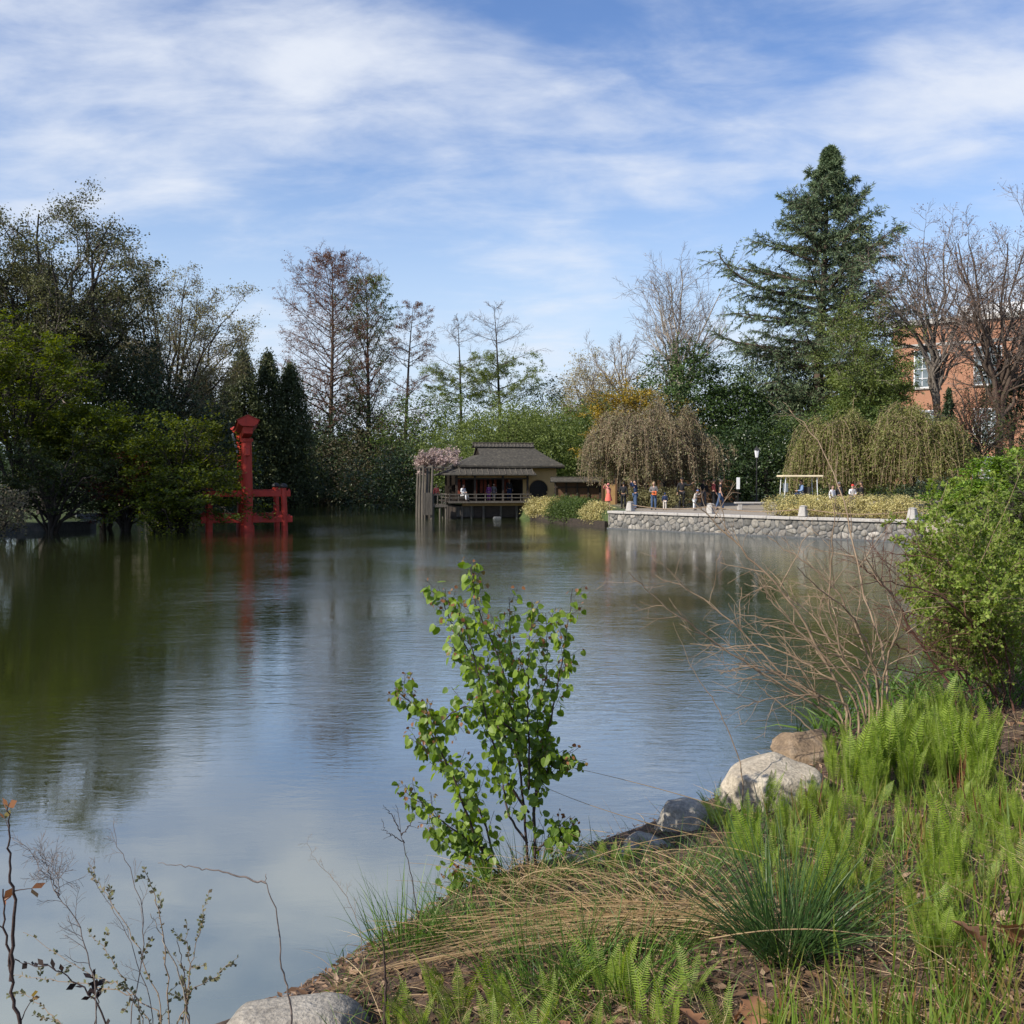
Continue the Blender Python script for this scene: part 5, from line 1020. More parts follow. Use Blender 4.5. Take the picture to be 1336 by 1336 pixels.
def headmesh(mb_o, c, r, face):
    bm = bmesh.new(); bmesh.ops.create_icosphere(bm, subdivisions=3, radius=1)
    f = np.array([math.sin(face), -math.cos(face), 0]); sd = np.array([math.cos(face), math.sin(face), 0])
    V = np.array([v.co[:] for v in bm.verts]); F = np.array([[v.index for v in q.verts] for q in bm.faces]); bm.free()
    fr = V @ np.array([0, -1, 0]); V = V*np.array([.8, .93, 1.15])
    jaw = (V[:, 2] < -.2); V[jaw, 0] *= 1+.35*(V[jaw, 2]+.2)
    nose = np.exp(-(((V[:, 0])/.14)**2+((V[:, 2]+.08)/.2)**2))*(fr > 0); V[:, 1] -= nose*.24
    for sx in (-.3, .3): eye = np.exp(-(((V[:, 0]-sx)/.13)**2+((V[:, 2]-.12)/.1)**2))*(fr > 0); V[:, 1] += eye*.1
    mo = np.exp(-((V[:, 0]/.22)**2+((V[:, 2]+.48)/.06)**2))*(fr > 0); V[:, 1] -= mo*.06
    ear = np.exp(-(((V[:, 1]-.05)/.16)**2+((V[:, 2])/.22)**2))*(np.abs(V[:, 0]) > .6); V[:, 0] += np.sign(V[:, 0])*ear*.16
    ca, sa = math.cos(face), math.sin(face); Rz = np.array([[ca, -sa, 0], [sa, ca, 0], [0, 0, 1]])
    return V*r @ Rz.T + np.array(c), F
def person(loc, h, face, label, top='black', bottom='jeans', hair='dark', skin_i=0, pose='stand', sleeve=True, hat=None, skirt=None, group=None, arms=None, bag=None, longhair=False, hood=False):
    """face: heading in radians, 0 looks at the camera"""
    k = h/1.72; root = empty('person', loc, label, 'person', group, face); sit = pose == 'sit'
    hip = .93*k if not sit else .0; lean = {'lean': .35, 'sit': .05}.get(pose, 0.0)
    def T(x, y, z):                              # torso lean forwards (-y)
        dz = z-hip; return (x, y-math.sin(lean)*dz, hip+math.cos(lean)*dz)
    sh, nk, hd = hip+.50*k, hip+.56*k, hip+.68*k
    n = [(*T(0, 0, hip), .125*k, .10*k), (*T(0, .01, hip+.2*k), .115*k, .09*k), (*T(0, 0, hip+.4*k), .135*k, .10*k), (*T(0, 0, nk), .052*k), (*T(0, -.01, hip+.62*k), .05*k)]
    e = [(0, 1), (1, 2), (2, 3), (3, 4)]; legs = []; armi = []
    for s in (-1, 1):
        b = len(n)
        if sit: n += [(s*.09*k, -.02, hip-.01, .085*k), (s*.12*k, -.42*k, hip+.03, .062*k), (s*.12*k, -.45*k, hip-.38*k, .042*k), (s*.12*k, -.58*k, hip-.41*k, .03*k)]
        elif pose == 'walk': n += [(s*.09*k, 0, hip-.05*k, .09*k), (s*.1*k, -s*.14*k-.02, hip*.5, .062*k), (s*.1*k, -s*.2*k+.06, .07*k, .042*k), (s*.1*k, -s*.2*k-.08, .035*k, .03*k)]
        else: n += [(s*.09*k, 0, hip-.05*k, .09*k), (s*.11*k, -.01, hip*.5, .062*k), (s*.115*k, .02, .07*k, .042*k), (s*.13*k, -.13*k, .035*k, .03*k)]
        e += [(0, b), (b, b+1), (b+1, b+2), (b+2, b+3)]; legs.append(b)
        a = (arms or {}).get(s)
        if a is None: a = [(s*.25*k, .02, hip+.2*k), (s*.26*k, -.07*k, hip-.04*k)]
        elif a == 'up': a = [(s*.27*k, -.22*k, sh+.02*k), (s*.09*k, -.26*k, hd+.02*k)]
        elif a == 'front': a = [(s*.25*k, -.03*k, hip+.22*k), (s*.10*k, -.26*k, hip+.2*k)]
        elif a == 'out': a = [(s*.38*k, -.05*k, hip+.36*k), (s*.56*k, -.12*k, hip+.48*k)]
        b = len(n); d = nrm(np.array(a[1])-np.array(a[0])); hn = np.array(a[1])+d*.07*k
        n += [(*T(s*.17*k, 0, sh-.03*k), .062*k), (*T(*a[0]), .043*k), (*T(*a[1]), .03*k), (*T(*hn), .032*k, .018*k)]
        e += [(2, b), (b, b+1), (b+1, b+2), (b+2, b+3)]; armi.append(b)
        hs = np.array(T(*hn)); sd = nrm(np.cross(d, [0, 1, 0.2]))
        for q in range(4):
            bb = len(n); n += [(*(hs+sd*(q-1.5)*.02*k+d*.05*k), .009*k), (*(hs+sd*(q-1.5)*.022*k+d*(.085-.008*abs(q-1.5))*k+np.array([0, -.015*k, 0])), .008*k)]; e += [(b+3, bb), (bb, bb+1)]
        bb = len(n); n += [(*(hs-d*.02*k+sd*.045*k*s), .009*k), (*(hs+d*.02*k+sd*.055*k*s), .008*k)]; e += [(b+3, bb), (bb, bb+1)]
    body = skin('body', n, e, SK[skin_i], root)
    hc = np.array(T(0, -.02*k, hd+.03*k)); r = .108*k
    HV, HF = headmesh(None, hc, r, 0.0)
    bm = bmesh.new(); bm.from_mesh(body.data); vs = [bm.verts.new(v) for v in HV]; bm.verts.ensure_lookup_table(); [bm.faces.new([vs[i] for i in f]) for f in HF]; [setattr(f, 'smooth', True) for f in bm.faces]; bm.to_mesh(body.data); bm.free()
    # hair: shell over the back and top of the head
    def shell(name, mat, grow, zmin, fmax, ext=0):
        V = (HV-hc)*grow+hc; rel = (V-hc)/r; keepv = (rel[:, 2] > zmin+np.maximum(0, -rel[:, 1])*fmax); F = HF[keepv[HF].all(1)]
        if ext: low = (rel[:, 2] < .1) & (rel[:, 1] > -.1); V[low, 2] -= ext*(.1-rel[low, 2]); 
        mb = MB(); mb.add(V, F); return mb.build(name, mat, root, smooth=True, world=False)
    if not hood: shell('hair', HAIR[hair], 1.09, -.75 if longhair else -.35, 1.15, .16*k if longhair else 0)
    def shirt(c):
        rr = lambda t: (*t[:3], *[q*1.16+.012 for q in t[3:]])
        ns = [rr(n[0]), rr(n[1]), rr(n[2]), (*T(0, 0, nk-.03*k), .06*k)]; es = [(0, 1), (1, 2), (2, 3)]
        for b in armi:
            q = len(ns); ns += [rr(n[b]), rr(n[b+1])]; es += [(2, q), (q, q+1)]
            if sleeve: ns += [(*n[b+2][:3], n[b+2][3]*1.35)]; es += [(q+1, q+2)]
            else: a0 = np.array(n[b][:3]); a1 = np.array(n[b+1][:3]); m_ = a0*.45+a1*.55; ns[q+1] = (*m_, .06*k)
        skin('jacket' if sleeve else 'shirt', ns, es, CL[c], root)
    shirt(top)
    if skirt: 
        mb = MB(); lathe(mb, (0, 0, 0), [(.13*k, hip+.16*k), (.17*k, hip), (.24*k, hip*.72), (.25*k, hip*.62)], 18); mb.build('skirt', CL[skirt], root, smooth=True, world=False)
    else:
        rr = lambda t, f=1.14: (*t[:3], *[q*f+.01 for q in t[3:]]); ns = [rr(n[0], 1.1)]; es = []
        for b in legs: q = len(ns); ns += [rr(n[b]), rr(n[b+1]), rr(n[b+2], 1.2)]; es += [(0, q), (q, q+1), (q+1, q+2)]
        skin('trousers', ns, es, CL[bottom], root)
    for b in legs:
        p0 = np.array(n[b+2][:3]); p1 = np.array(n[b+3][:3]); mb = MB(); m_ = (p0*.35+p1*.65); tubes(mb, [[m_+(p0-p1)*[0, .6, 0]+[0, 0, -.02], m_, m_+(p1-p0)*[0, .55, 0]]], [[.045*k, .05*k, .035*k]], 10, caps=True); mb.build('shoe', CL['black'], root, smooth=True, world=False)
    if hat:
        s = shell('cap', CL[hat], 1.16, .28, .05)
        mb = MB(); th = np.linspace(-1.1, 1.1, 9); V = []
        for t_ in th: V += [hc+np.array([math.sin(t_)*r*.86, -math.cos(t_)*r*.95, r*.42]), hc+np.array([math.sin(t_)*r*1.15, -math.cos(t_)*r*1.75, r*.34])]
        mb.add(V, [[2*i, 2*i+1, 2*i+3, 2*i+2] for i in range(8)]); b_ = mb.build('cap_brim', CL[hat], root, world=False)
    if hood: shell('hood', CL[top], 1.2, -.9, .9)
    if bag:
        r2 = empty('shoulder_bag', (0, 0, 0)); bpy.data.objects.remove(r2)
        mb = MB(); c0 = np.array([.06, -.22*k, hip+.12*k]); box(mb, c0, (.30*k, .12*k, .26*k), bev=.04); V = [np.array(T(s*.12*k, 0, sh+.03*k)) for s in (-1, 1)]
        o = mb.build('bag', CL[bag], None, smooth=False); o.location = loc; o.rotation_euler = (0, 0, face); tag(o, 'bright orange bag held in front by the person in jeans on the plaza' if bag == 'orange' else 'bag held by a person', 'bag')
    return root
def pl(u, d): x = X(u, d); return (x, d, hz(x, d))
R_ = math.radians
person(pl(794, 63.5), 1.58, R_(-60), 'woman in a pink top and cap shading her eyes near the fence', 'pink', 'pink', 'brown', hat='pink', skirt='coral', arms={1: 'up', -1: 'up'})
person(pl(813.5, 64.5), 1.66, R_(160), 'dark clothed person between the woman in pink and the navy jacket', 'black', 'black', 'dark', 1)
person(pl(829, 63.3), 1.76, R_(-80), 'person in a navy jacket and jeans raising a camera', 'navy', 'jeans', 'dark', 0, arms={1: 'up', -1: 'up'})
person(pl(853, 62.2), 1.66, R_(-15), 'long haired person in grey holding an orange bag', 'grey', 'jeans', 'blond', 0, arms={1: 'front', -1: 'front'}, bag='orange', longhair=True)
person(pl(867.5, 61.5), 1.02, R_(170), 'small child in a blue hooded coat on the plaza', 'navy', 'pale', 'brown', hood=True)
person(pl(889.5, 64.5), 1.88, R_(0), 'tall person all in black with a cap under the weeping cherry', 'black', 'black', 'dark', 1, hat='black', arms={1: 'out', -1: None})
person(pl(906, 60.8), 1.22, R_(60), 'child in a blue cap and pale clothes leaning over the rail', 'pale', 'white', 'brown', hat='blue', pose='lean', arms={1: 'out', -1: 'front'})
person(pl(918, 68), 1.72, R_(150), 'person in dark clothes in the shade behind the blue capped child', 'black', 'grey', 'dark')
person(pl(931, 67), 1.74, R_(100), 'person in a maroon coat seen from behind', 'maroon', 'black', 'dark')
person(pl(940, 61.3), 1.80, R_(80), 'man in a black short sleeved shirt and jeans walking right', 'black', 'jeans', 'dark', 0, pose='walk', sleeve=False)
person(pl(1086, 57), 1.45, R_(30), 'person in a white shirt left of the group behind the cream hedge', 'white', 'grey', 'brown')
person(pl(1095, 58), 1.6, R_(-70), 'dark clothed person in a grey cap behind the cream hedge', 'black', 'black', 'dark', hat='grey')
person(pl(1112, 56.5), 1.5, R_(20), 'person in a red and white top behind the cream hedge', 'white', 'grey', 'brown', hat='red', arms={1: 'front', -1: 'front'})
person(pl(1124, 57.5), 1.62, R_(-90), 'dark haired person in black reaching left behind the cream hedge', 'black', 'black', 'dark', 1, arms={1: 'out', -1: 'front'})
person(pl(1116, 60), 1.5, R_(180), 'dark clothed person furthest back behind the cream hedge', 'black', 'black', 'dark', 1)
cx_, cy_ = X(1042, 58), 58.0
person((cx_+.15, cy_-.1, hz(cx_, cy_)+.98), 1.7, R_(-90), 'driver in a blue shirt seated in the utility cart', 'shirtblue', 'navy', 'dark', 0, pose='sit', arms={1: 'front', -1: 'front'})
q = TW(.35, -1.0, 1.28+.45); person(tuple(q), 1.6, R_(50), 'person in white seated at the tea house railing', 'white', 'white', 'brown', pose='sit', arms={1: 'front', -1: 'front'})
def stool(q, lab):
    r = empty('low_bench', (q[0], q[1], q[2]-.45), lab, 'bench'); mb = MB(); box(mb, (q[0], q[1]+.05, q[2]-.12), (.7, .4, .06), R=None); mb.build('seat', M['darkwood'], r)
    for sx in (-.28, .28):
        for sy in (-.1, .18): mb = MB(); cyl(mb, (q[0]+sx, q[1]+sy, q[2]-.45), (q[0]+sx, q[1]+sy, q[2]-.15), .025, .025, 8); mb.build('leg', M['darkwood'], r)
stool(q, 'small dark bench under the person in white')
q = TW(2.35, -.6, 1.28); person(tuple(q), 1.2, R_(-20), 'child in purple at the tea house railing', 'purple', 'purple', 'brown', longhair=True)
q = TW(2.75, -.5, 1.28); person(tuple(q), 1.25, R_(10), 'child in grey beside the child in purple', 'grey', 'grey', 'dark')
q = TW(3.95, -.3, 1.28); person(tuple(q), 1.6, R_(20), 'dark clothed visitor in the tea house shade', 'black', 'navy', 'dark', 1)
q = TW(-1.6, -.9, 1.02); person(tuple(q), 1.45, R_(30), 'blond person in a coral vest standing on the tea house landing', 'coral', 'black', 'blond', 0)
q = P(447, 652, 124); person((q[0], 124, hz(q[0], 124)), 1.7, R_(70), 'person in white trousers walking along the far shore', 'black', 'pale', 'dark', pose='walk')
# ---------------------------------------------------------------- foreground
M['lf_kat'] = lm('leaf_katsura', [(.10,.17,.025), (.17,.26,.035), (.24,.34,.055)], .5, rough=.4, clump=.12, cscale=2, spec=.4)
M['lf_katred'] = lm('leaf_katsura_bronze', [(.22,.10,.045), (.30,.14,.07), (.2,.17,.05)], .42, rough=.4, clump=.15, cscale=3)
M['stem_dark'] = surf_mat('stem_dark_bark', [(.03,.018,.016), (.07,.045,.038)], 20, .7, .2, (1,1,1))
M['fern'] = lm('fern_green', [(.13,.205,.028), (.20,.29,.04), (.27,.36,.06)], .42, rough=.5, clump=.15, cscale=2.5)
M['fernstem'] = surf_mat('fern_stalk', [(.12,.14,.04), (.17,.2,.05)], 15, .7, .1)
M['blade'] = lm('blade_green', [(.045,.10,.02), (.085,.16,.03), (.15,.24,.045)], .35, rough=.45, clump=.2, cscale=2)
M['shoot'] = lm('shoot_green', [(.08,.14,.02), (.13,.20,.03), (.18,.25,.045), (.22,.12,.05)], .38, rough=.45, clump=.2, cscale=2)
M['rush'] = lm('rush_green', [(.025,.06,.018), (.05,.10,.028), (.08,.135,.04)], .2, rough=.4, clump=.15, cscale=3)
M['straw'] = lm('dry_straw', [(.20,.13,.06), (.36,.25,.13), (.50,.38,.22)], .2, rough=.6, clump=.2, cscale=3)
M['litter'] = lm('leaf_litter', [(.03,.018,.012), (.10,.055,.03), (.22,.13,.075), (.34,.24,.16)], .1, rough=.8, clump=.3, cscale=4)
M['dryleaf'] = lm('dry_oak_leaf', [(.24,.115,.055), (.33,.17,.09)], .25, rough=.6, clump=.2, cscale=8)
M['spike'] = lm('dead_fern_brown', [(.05,.02,.012), (.10,.035,.02), (.15,.06,.03)], .15, clump=.2)
rng = np.random.default_rng(99)
def hv(x, y): return height(np.asarray(x, float), np.asarray(y, float))

def blades(mb, rng, st, dr, ln, wd, bend, n=5, m=0, tipw=.08):
    """flat tapered blades: starts, directions, lengths, widths, bend (fall of the tip)"""
    B = len(st); t = np.linspace(0, 1, n)[None, :, None]; dr = nrm(dr); out = dr.copy(); out[:, 2] = 0; out = nrm(out + rng.normal(size=(B, 3))*.05)
    Q = st[:, None] + dr[:, None]*ln[:, None, None]*t + out[:, None]*(ln*bend)[:, None, None]*t**2.2*.6; Q[:, :, 2] -= (ln*bend)[:, None]*t[..., 0]**2.4
    sd = np.cross(dr, rng.normal(size=(B, 3))); sd = nrm(sd)
    w = (wd[:, None]*np.interp(np.linspace(0, 1, n), [0, .35, 1], [.75, 1, tipw])[None])[..., None]
    V = np.stack([Q-sd[:, None]*w/2, Q+sd[:, None]*w/2], 2).reshape(-1, 3)
    ix = np.arange(B*n*2).reshape(B, n, 2); F = np.stack([ix[:, :-1, 0], ix[:, :-1, 1], ix[:, 1:, 1], ix[:, 1:, 0]], -1).reshape(-1, 4)
    mb.add(V, F, m)

# -- boulders
def rk(seed, u, v, d, size, mat, lab, rz=0., sink=.35, name='boulder', **k):
    p = P(u, v, d); return rock(seed, (p[0], p[1], p[2]), size, M[mat], lab, name=name, rz=rz, sub=5, **k)
rk(801, 1008, 1034, 8.75, (.93, .80, .66), 'rock_pale', 'large pale rounded boulder on the bank beside the water', .2, rough=.1)
rk(802, 1046, 984, 10.3, (.72, .6, .52), 'rock_brown', 'brown boulder half hidden behind the large pale boulder', .5)
rk(803, 893, 1082, 8.2, (.60, .5, .50), 'rock_grey', 'dark grey boulder left of the large pale boulder', .3)
rk(804, 838, 1118, 7.75, (.55, .45, .40), 'rock_grey', 'lower weathered rock between the sapling and the dark grey boulder', 1.1)
rk(805, 762, 1138, 7.55, (.55, .4, .30), 'rock_grey', 'flat rock at the water edge just right of the sapling', .2)
rk(806, 385, 1372, 5.0, (.84, .62, .56), 'rock_grey', 'smooth grey rock at the bottom edge left of the grasses', .1, rough=.08)
rk(807, 905, 1128, 7.6, (.4, .35, .3), 'rock_brown', 'small brown rock in front of the dark grey boulder', .8)

# -- young katsura sapling
def katsura():
    rng = np.random.default_rng(404); bx_ = P(668, 1158, 7.1); base = np.array([bx_[0], 7.1, hz(bx_[0], 7.1)]); root = empty('katsura_sapling', tuple(base), 'slender young sapling with round heart shaped leaves at the water edge', 'sapling')
    S_ = [([(690,1150),(680,1013),(668,927),(649,851),(618,785),(618,734)], .0, 1), ([(698,1150),(698,1020),(711,975),(725,906),(738,840),(747,768)], .12, 1), ([(650,1165),(618,1085),(594,1020),(563,954),(532,913),(514,898)], -.2, 1),
          ([(655,1160),(635,1080),(612,1030),(590,1000),(559,985),(540,960)], .2, .8), ([(672,1165),(640,1110),(594,1085),(559,1058),(528,1024)], -.1, .7), ([(684,1000),(676,960),(668,880),(664,779)], .15, .7), ([(690,1030),(690,960),(688,880),(694,785)], -.12, .7),
          ([(670,930),(650,890),(610,850),(584,800),(572,765)], .1, .6), ([(676,960),(640,930),(600,920),(570,950),(556,930)], -.3, .5), ([(697,1040),(712,1010),(728,985),(742,998)], .05, .5), ([(680,1000),(660,960),(634,930),(612,880),(590,840)], .3, .6),
          ([(690,1060),(655,1010),(640,960),(628,900),(610,820),(592,790)], -.25, .7), ([(668,1150),(625,1120),(600,1112),(580,1100),(568,1090)], .1, .5), ([(665,1165),(640,1150),(612,1152),(590,1155)], -.15, .5), ([(700,1110),(715,1095),(728,1078),(733,1090)], .1, .4),
          ([(694,1080),(705,1000),(700,930),(716,870),(712,800)], .3, .6), ([(688,1100),(660,1060),(655,1000),(648,940),(655,880),(640,800)], .35, .7)]
    wood = MB(); C = []; Dn = []; T_ = []; A = []
    for px, off, th in S_:
        k = len(px); pts = np.array([P(u, v, 7.1+off*min(1, i/2.)) for i, (u, v) in enumerate(px)]); tt = np.linspace(0, k-1, k*5); Q = np.array([np.interp(tt, range(k), pts[:, j]) for j in range(3)]).T
        for _ in range(3): Q[1:-1] = (Q[:-2]+Q[1:-1]*2+Q[2:])/4
        Q[1:-1] += rng.normal(size=(len(Q)-2, 3))*.004
        r = np.linspace(.0095, .0022, len(Q))[None]*(.7+.4*th); tubes(wood, Q[None], r, 6); f = np.linspace(0, 1, len(Q))
        nt_ = int(21*th)+5; st, d, l2, rr = spawn(rng, Q[None], r, nt_, .12, .97, (35, 75), 1, np.array([.24])); l2 = np.clip(l2, .06, .21); d[:, 2] += .25
        tw = polyl(rng, st, d, l2, 5, .12, (0, 0, .08)); tubes(wood, tw, np.full((len(tw), 6), .0016), 4)
        for i, seg in enumerate(list(tw)+[Q[len(Q)//4:]]):
            m_ = len(seg); cnt = max(4, int(7 if m_ == 6 else m_*1.1)); tipf = f[min(len(f)-1, int((.12+.85*i/max(1, nt_))*len(f)))] if i < nt_ else .5
            for q in range(cnt):
                x = (q+rng.random())/cnt*(m_-1.01); a = int(x); c = seg[a]*(1-x+a)+seg[a+1]*(x-a); tg = nrm(seg[a+1]-seg[a]); o = nrm(np.cross(tg, rng.normal(size=3))+tg*.3+[0, 0, -.15])
                C.append(c+o*.012); Dn.append(o); young = (x/(m_-1) > .72) and (i >= nt_ or tipf > .42); T_.append(young and rng.random() < .85); A.append(rng.uniform(.018, .03) if young else rng.uniform(.040, .064))
    C = np.array(C); Dn = np.array(Dn); T_ = np.array(T_); A = np.array(A); n = len(C)
    # heart shaped leaf: hangs from its stalk
    LV = np.array([[0, 0, 0], [0, .5, -.02], [0, 1.02, -.08], [-.26, -.09, .03], [-.50, .22, .09], [-.30, .76, .02], [.26, -.09, .03], [.50, .22, .09], [.30, .76, .02], [-.44, .5, .06], [.44, .5, .06]])
    LF = [[0,1,4,3], [1,9,4,4], [1,2,5,9], [0,6,7,1], [1,7,10,10], [1,10,8,2]]
    ax = nrm(Dn*.55 + np.array([0, 0, -.75]) + rng.normal(size=(n, 3))*.32); nr = nrm(rng.normal(size=(n, 3))*.6 + np.array([-.35, -.5, .35])); nr = nrm(nr-(nr*ax).sum(1, keepdims=True)*ax); sd = np.cross(ax, nr)
    pet = C + Dn*A[:, None]*.55 + ax*A[:, None]*.1
    V = pet[:, None] + A[:, None, None]*(sd[:, None]*LV[None, :, 0:1] + ax[:, None]*LV[None, :, 1:2] + nr[:, None]*LV[None, :, 2:3])
    tri = [[0,1,4],[0,4,3],[1,9,4],[1,5,9],[1,2,5],[0,7,1],[0,6,7],[1,7,10],[1,10,8],[1,8,2]]
    mb = MB()
    for flag, mi in ((False, 0), (True, 1)):
        ii = np.where(T_ == flag)[0]; F = (np.arange(len(ii))*11)[:, None, None] + np.array(tri)[None]; mb.add(V[ii].reshape(-1, 3), F.reshape(-1, 3), mi)
    tubes(wood, np.stack([C, (C+pet)/2+[0, 0, .002], pet], 1), np.full((n, 3), .0009), 3)
    wood.build('stem', M['stem_dark'], root, smooth=True); mb.build('foliage', [M['lf_kat'], M['lf_katred']], root)
katsura()

# -- ferns
def fern_mesh(seed, nf=6, H=.5, spread=.35):
    rng = np.random.default_rng(seed); mb = MB()
    for i in range(nf):
        a = i*2.399+rng.random()*.8; out = np.array([math.cos(a), math.sin(a), 0]); Lf = H*rng.uniform(.6, 1.1); k = 30; t = np.linspace(0, 1, k)
        sp_ = spread*rng.uniform(.4, 1.3); curl = rng.random() < .45
        pts = np.stack([out[0]*(t*.25+t**2.2*.75)*sp_*Lf, out[1]*(t*.25+t**2.2*.75)*sp_*Lf, Lf*(t-.10*t**3)], 1) + np.array([out[0], out[1], 0])*.025
        if curl:
            j = 25
            for q in range(j, k): th = (q-j)*.75; pts[q] = pts[j-1] + np.array([*(out[:2]*(1-math.cos(th))*.013), .005*(q-j)*.4+math.sin(th)*.013])
        tubes(mb, pts[None], np.linspace(.0038, .0012, k)[None], 4, 1)
        tg = nrm(np.gradient(pts, axis=0)); side = nrm(np.cross(tg, out)); fn = nrm(np.cross(side, tg))
        W_ = rng.uniform(.042, .062)*H/.5; tw = rng.normal()*.5
        side = nrm(side*math.cos(tw)+fn*math.sin(tw)); fn = np.cross(side, tg)
        n2 = 27; tt = np.linspace(.16, .985, n2)*(k-1) if not curl else np.linspace(.16, .84, n2)*(k-1); ii = np.clip(tt.astype(int), 0, k-2); fr = (tt-ii)[:, None]; Pq = pts[ii]*(1-fr)+pts[ii+1]*fr
        u = np.linspace(0, 1, n2); ln = W_*np.clip(np.minimum(.30+u*2.0, (1.04-u)*2.4), .05, 1)*(.9+.2*rng.random(n2)); sp2 = Lf*.82/n2
        for s in (-1, 1):
            dr = nrm(side[ii]*s + tg[ii]*.28 + fn[ii]*rng.uniform(-.05, .3)); wv = tg[ii]*sp2*.27
            c1 = Pq+dr*ln[:, None]*.45-fn[ii]*.002
            V = np.stack([Pq-wv*.7, c1-wv, Pq+dr*ln[:, None]*.8-wv*.6-fn[ii]*.004, Pq+dr*ln[:, None]-fn[ii]*.008, Pq+dr*ln[:, None]*.8+wv*.6-fn[ii]*.004, c1+wv, Pq+wv*.7], 1)
            b = np.arange(n2)[:, None]*7; mb.add(V.reshape(-1, 3), np.concatenate([b+[0, 1, 5, 6], b+[1, 2, 4, 5]]), 0); 
            base = mb.n-n2*7; mb.F.append(base+(b+[2, 3, 4])); mb.M.append(np.zeros(n2, int))
    return mb
fern_protos = []
for i, (nf, H_, sp_) in enumerate([(7, .54, .20), (6, .48, .16), (8, .60, .22), (4, .42, .3), (5, .36, .5), (6, .30, .75)]):
    fern_protos.append((fern_mesh(900+i, nf, H_, sp_), H_))
fern_me = []
def fern_label(lab, x, y, g):
    u = 668+1336*x/y
    if lab.startswith('young'):
        col = ('around the rush clump', 'in mid bank', 'near the right edge')[0 if u < 1100 else 1 if u < 1230 else 2]
        row = ('in the nearest rows', 'in the middle rows', 'just below the dense stand')[0 if y < 5.3 else 1 if y < 6.8 else 2]
        return 'young fern %s, %s' % (col, row), 'young ferns %s, %s' % (col, row)
    if lab.startswith('tall'):
        k = ('left end', 'middle', 'right end')[0 if u < 1150 else 1 if u < 1225 else 2]
        return 'tall bright fern at the %s of the dense stand right of the boulders' % k, 'tall ferns at the %s of the dense stand' % k
    if lab.startswith('low'):
        k = 'left of the sapling foot' if u < 660 else 'below the straw heap' if u < 850 else 'below the rush clump'
        return 'low fern with open fronds at the bottom of the view, %s' % k, 'low ferns %s' % k
    return lab, g
def place_ferns():
    rng = np.random.default_rng(17); spots = []
    def add(x, y, k, sc, lab): spots.append((x, y, k, sc, lab))
    # the dense bright stand beyond the boulder
    c = 0
    while c < 64:
        d = rng.uniform(7.9, 10.2); u = rng.uniform(1085, 1300); x = X(u, d)
        if float(sdist(np.array([x]), np.array([d]))[0]) < .6 or (u < 1130 and d > 9.3): continue
        add(x, d, rng.choice([0, 1, 2, 2]), rng.uniform(.85, 1.2), 'tall bright green fern in the dense stand right of the boulders'); c += 1
    c = 0
    while c < 120:
        d = rng.uniform(4.2, 8.4); u = rng.uniform(960, 1345); x = X(u, d)
        if float(sdist(np.array([x]), np.array([d]))[0]) < .9: continue
        if abs(x-1.3) < .45 and abs(d-4.8) < .5: continue
        add(x, d, rng.choice([0, 1, 3, 3, 4]), rng.uniform(.45, .85), 'young upright fern scattered over the brown litter of the right bank'); c += 1
    for (u, d, k, s) in ((600, 5.0, 4, 1.0), (566, 5.2, 3, .9), (508, 4.9, 3, .8), (640, 4.6, 5, 1), (700, 4.5, 4, 1), (668, 4.3, 3, .7), (745, 5.0, 5, .9), (790, 4.9, 4, .9), (830, 4.5, 3, .8), (730, 4.1, 5, .8), (870, 4.2, 3, .9), (680, 4.15, 4, .9), (770, 4.2, 5, .9), (810, 4.8, 3, .9), (850, 4.3, 4, .9), (720, 4.75, 5, .9), (650, 4.9, 3, .9), (590, 4.7, 4, .8), (545, 4.9, 4, .9), (900, 4.6, 4, .7), (560, 4.6, 5, .9), (950, 4.1, 4, .7), (1010, 4.1, 3, .7), (610, 4.3, 5, .8)):
        add(X(u, d), d, k, s, 'low fern with open fronds among the straw at the bottom of the view')
    for (u, d, k, s) in ((775, 7.15, 4, .8), (800, 7.05, 5, .9), (815, 7.2, 4, .7)): add(X(u, d), d, k, s, 'leafy fern growing among the rocks right of the sapling')
    for (u, d, k, s) in ((935, 8.0, 5, 1.1), (950, 7.8, 4, .9), (975, 7.5, 0, .8), (990, 7.4, 1, .8), (1030, 7.3, 1, .8), (1052, 7.5, 0, .8)): add(X(u, d), d, k, s, 'fern sprouting against the large pale boulder')
    grp = {'tall': 'ferns in the dense stand', 'youn': 'scattered young ferns on the right bank', 'low ': 'low ferns at the bottom of the view', 'leaf': 'ferns among the rocks by the sapling', 'fern': 'ferns against the pale boulder'}
    for i, (mb, H_) in enumerate(fern_protos):
        x, y, k, s, lab = 0, 0, 0, 0, 0
    first = {}
    for (x, y, k, sc, lab) in spots:
        k = int(k)
        if k not in first: o = fern_protos[k][0].build('fern', [M['fern'], M['fernstem']]); first[k] = o
        else: o = first[k].copy(); COL.objects.link(o)
        o.location = (x, y, hz(x, y)-.01); o.scale = (sc, sc, sc*rng.uniform(.9, 1.15)); o.rotation_euler = (rng.normal()*.08, rng.normal()*.08, rng.random()*6.28); lab, g_ = fern_label(lab, x, y, grp[lab[:4]]); tag(o, lab, 'fern', g_)
place_ferns()

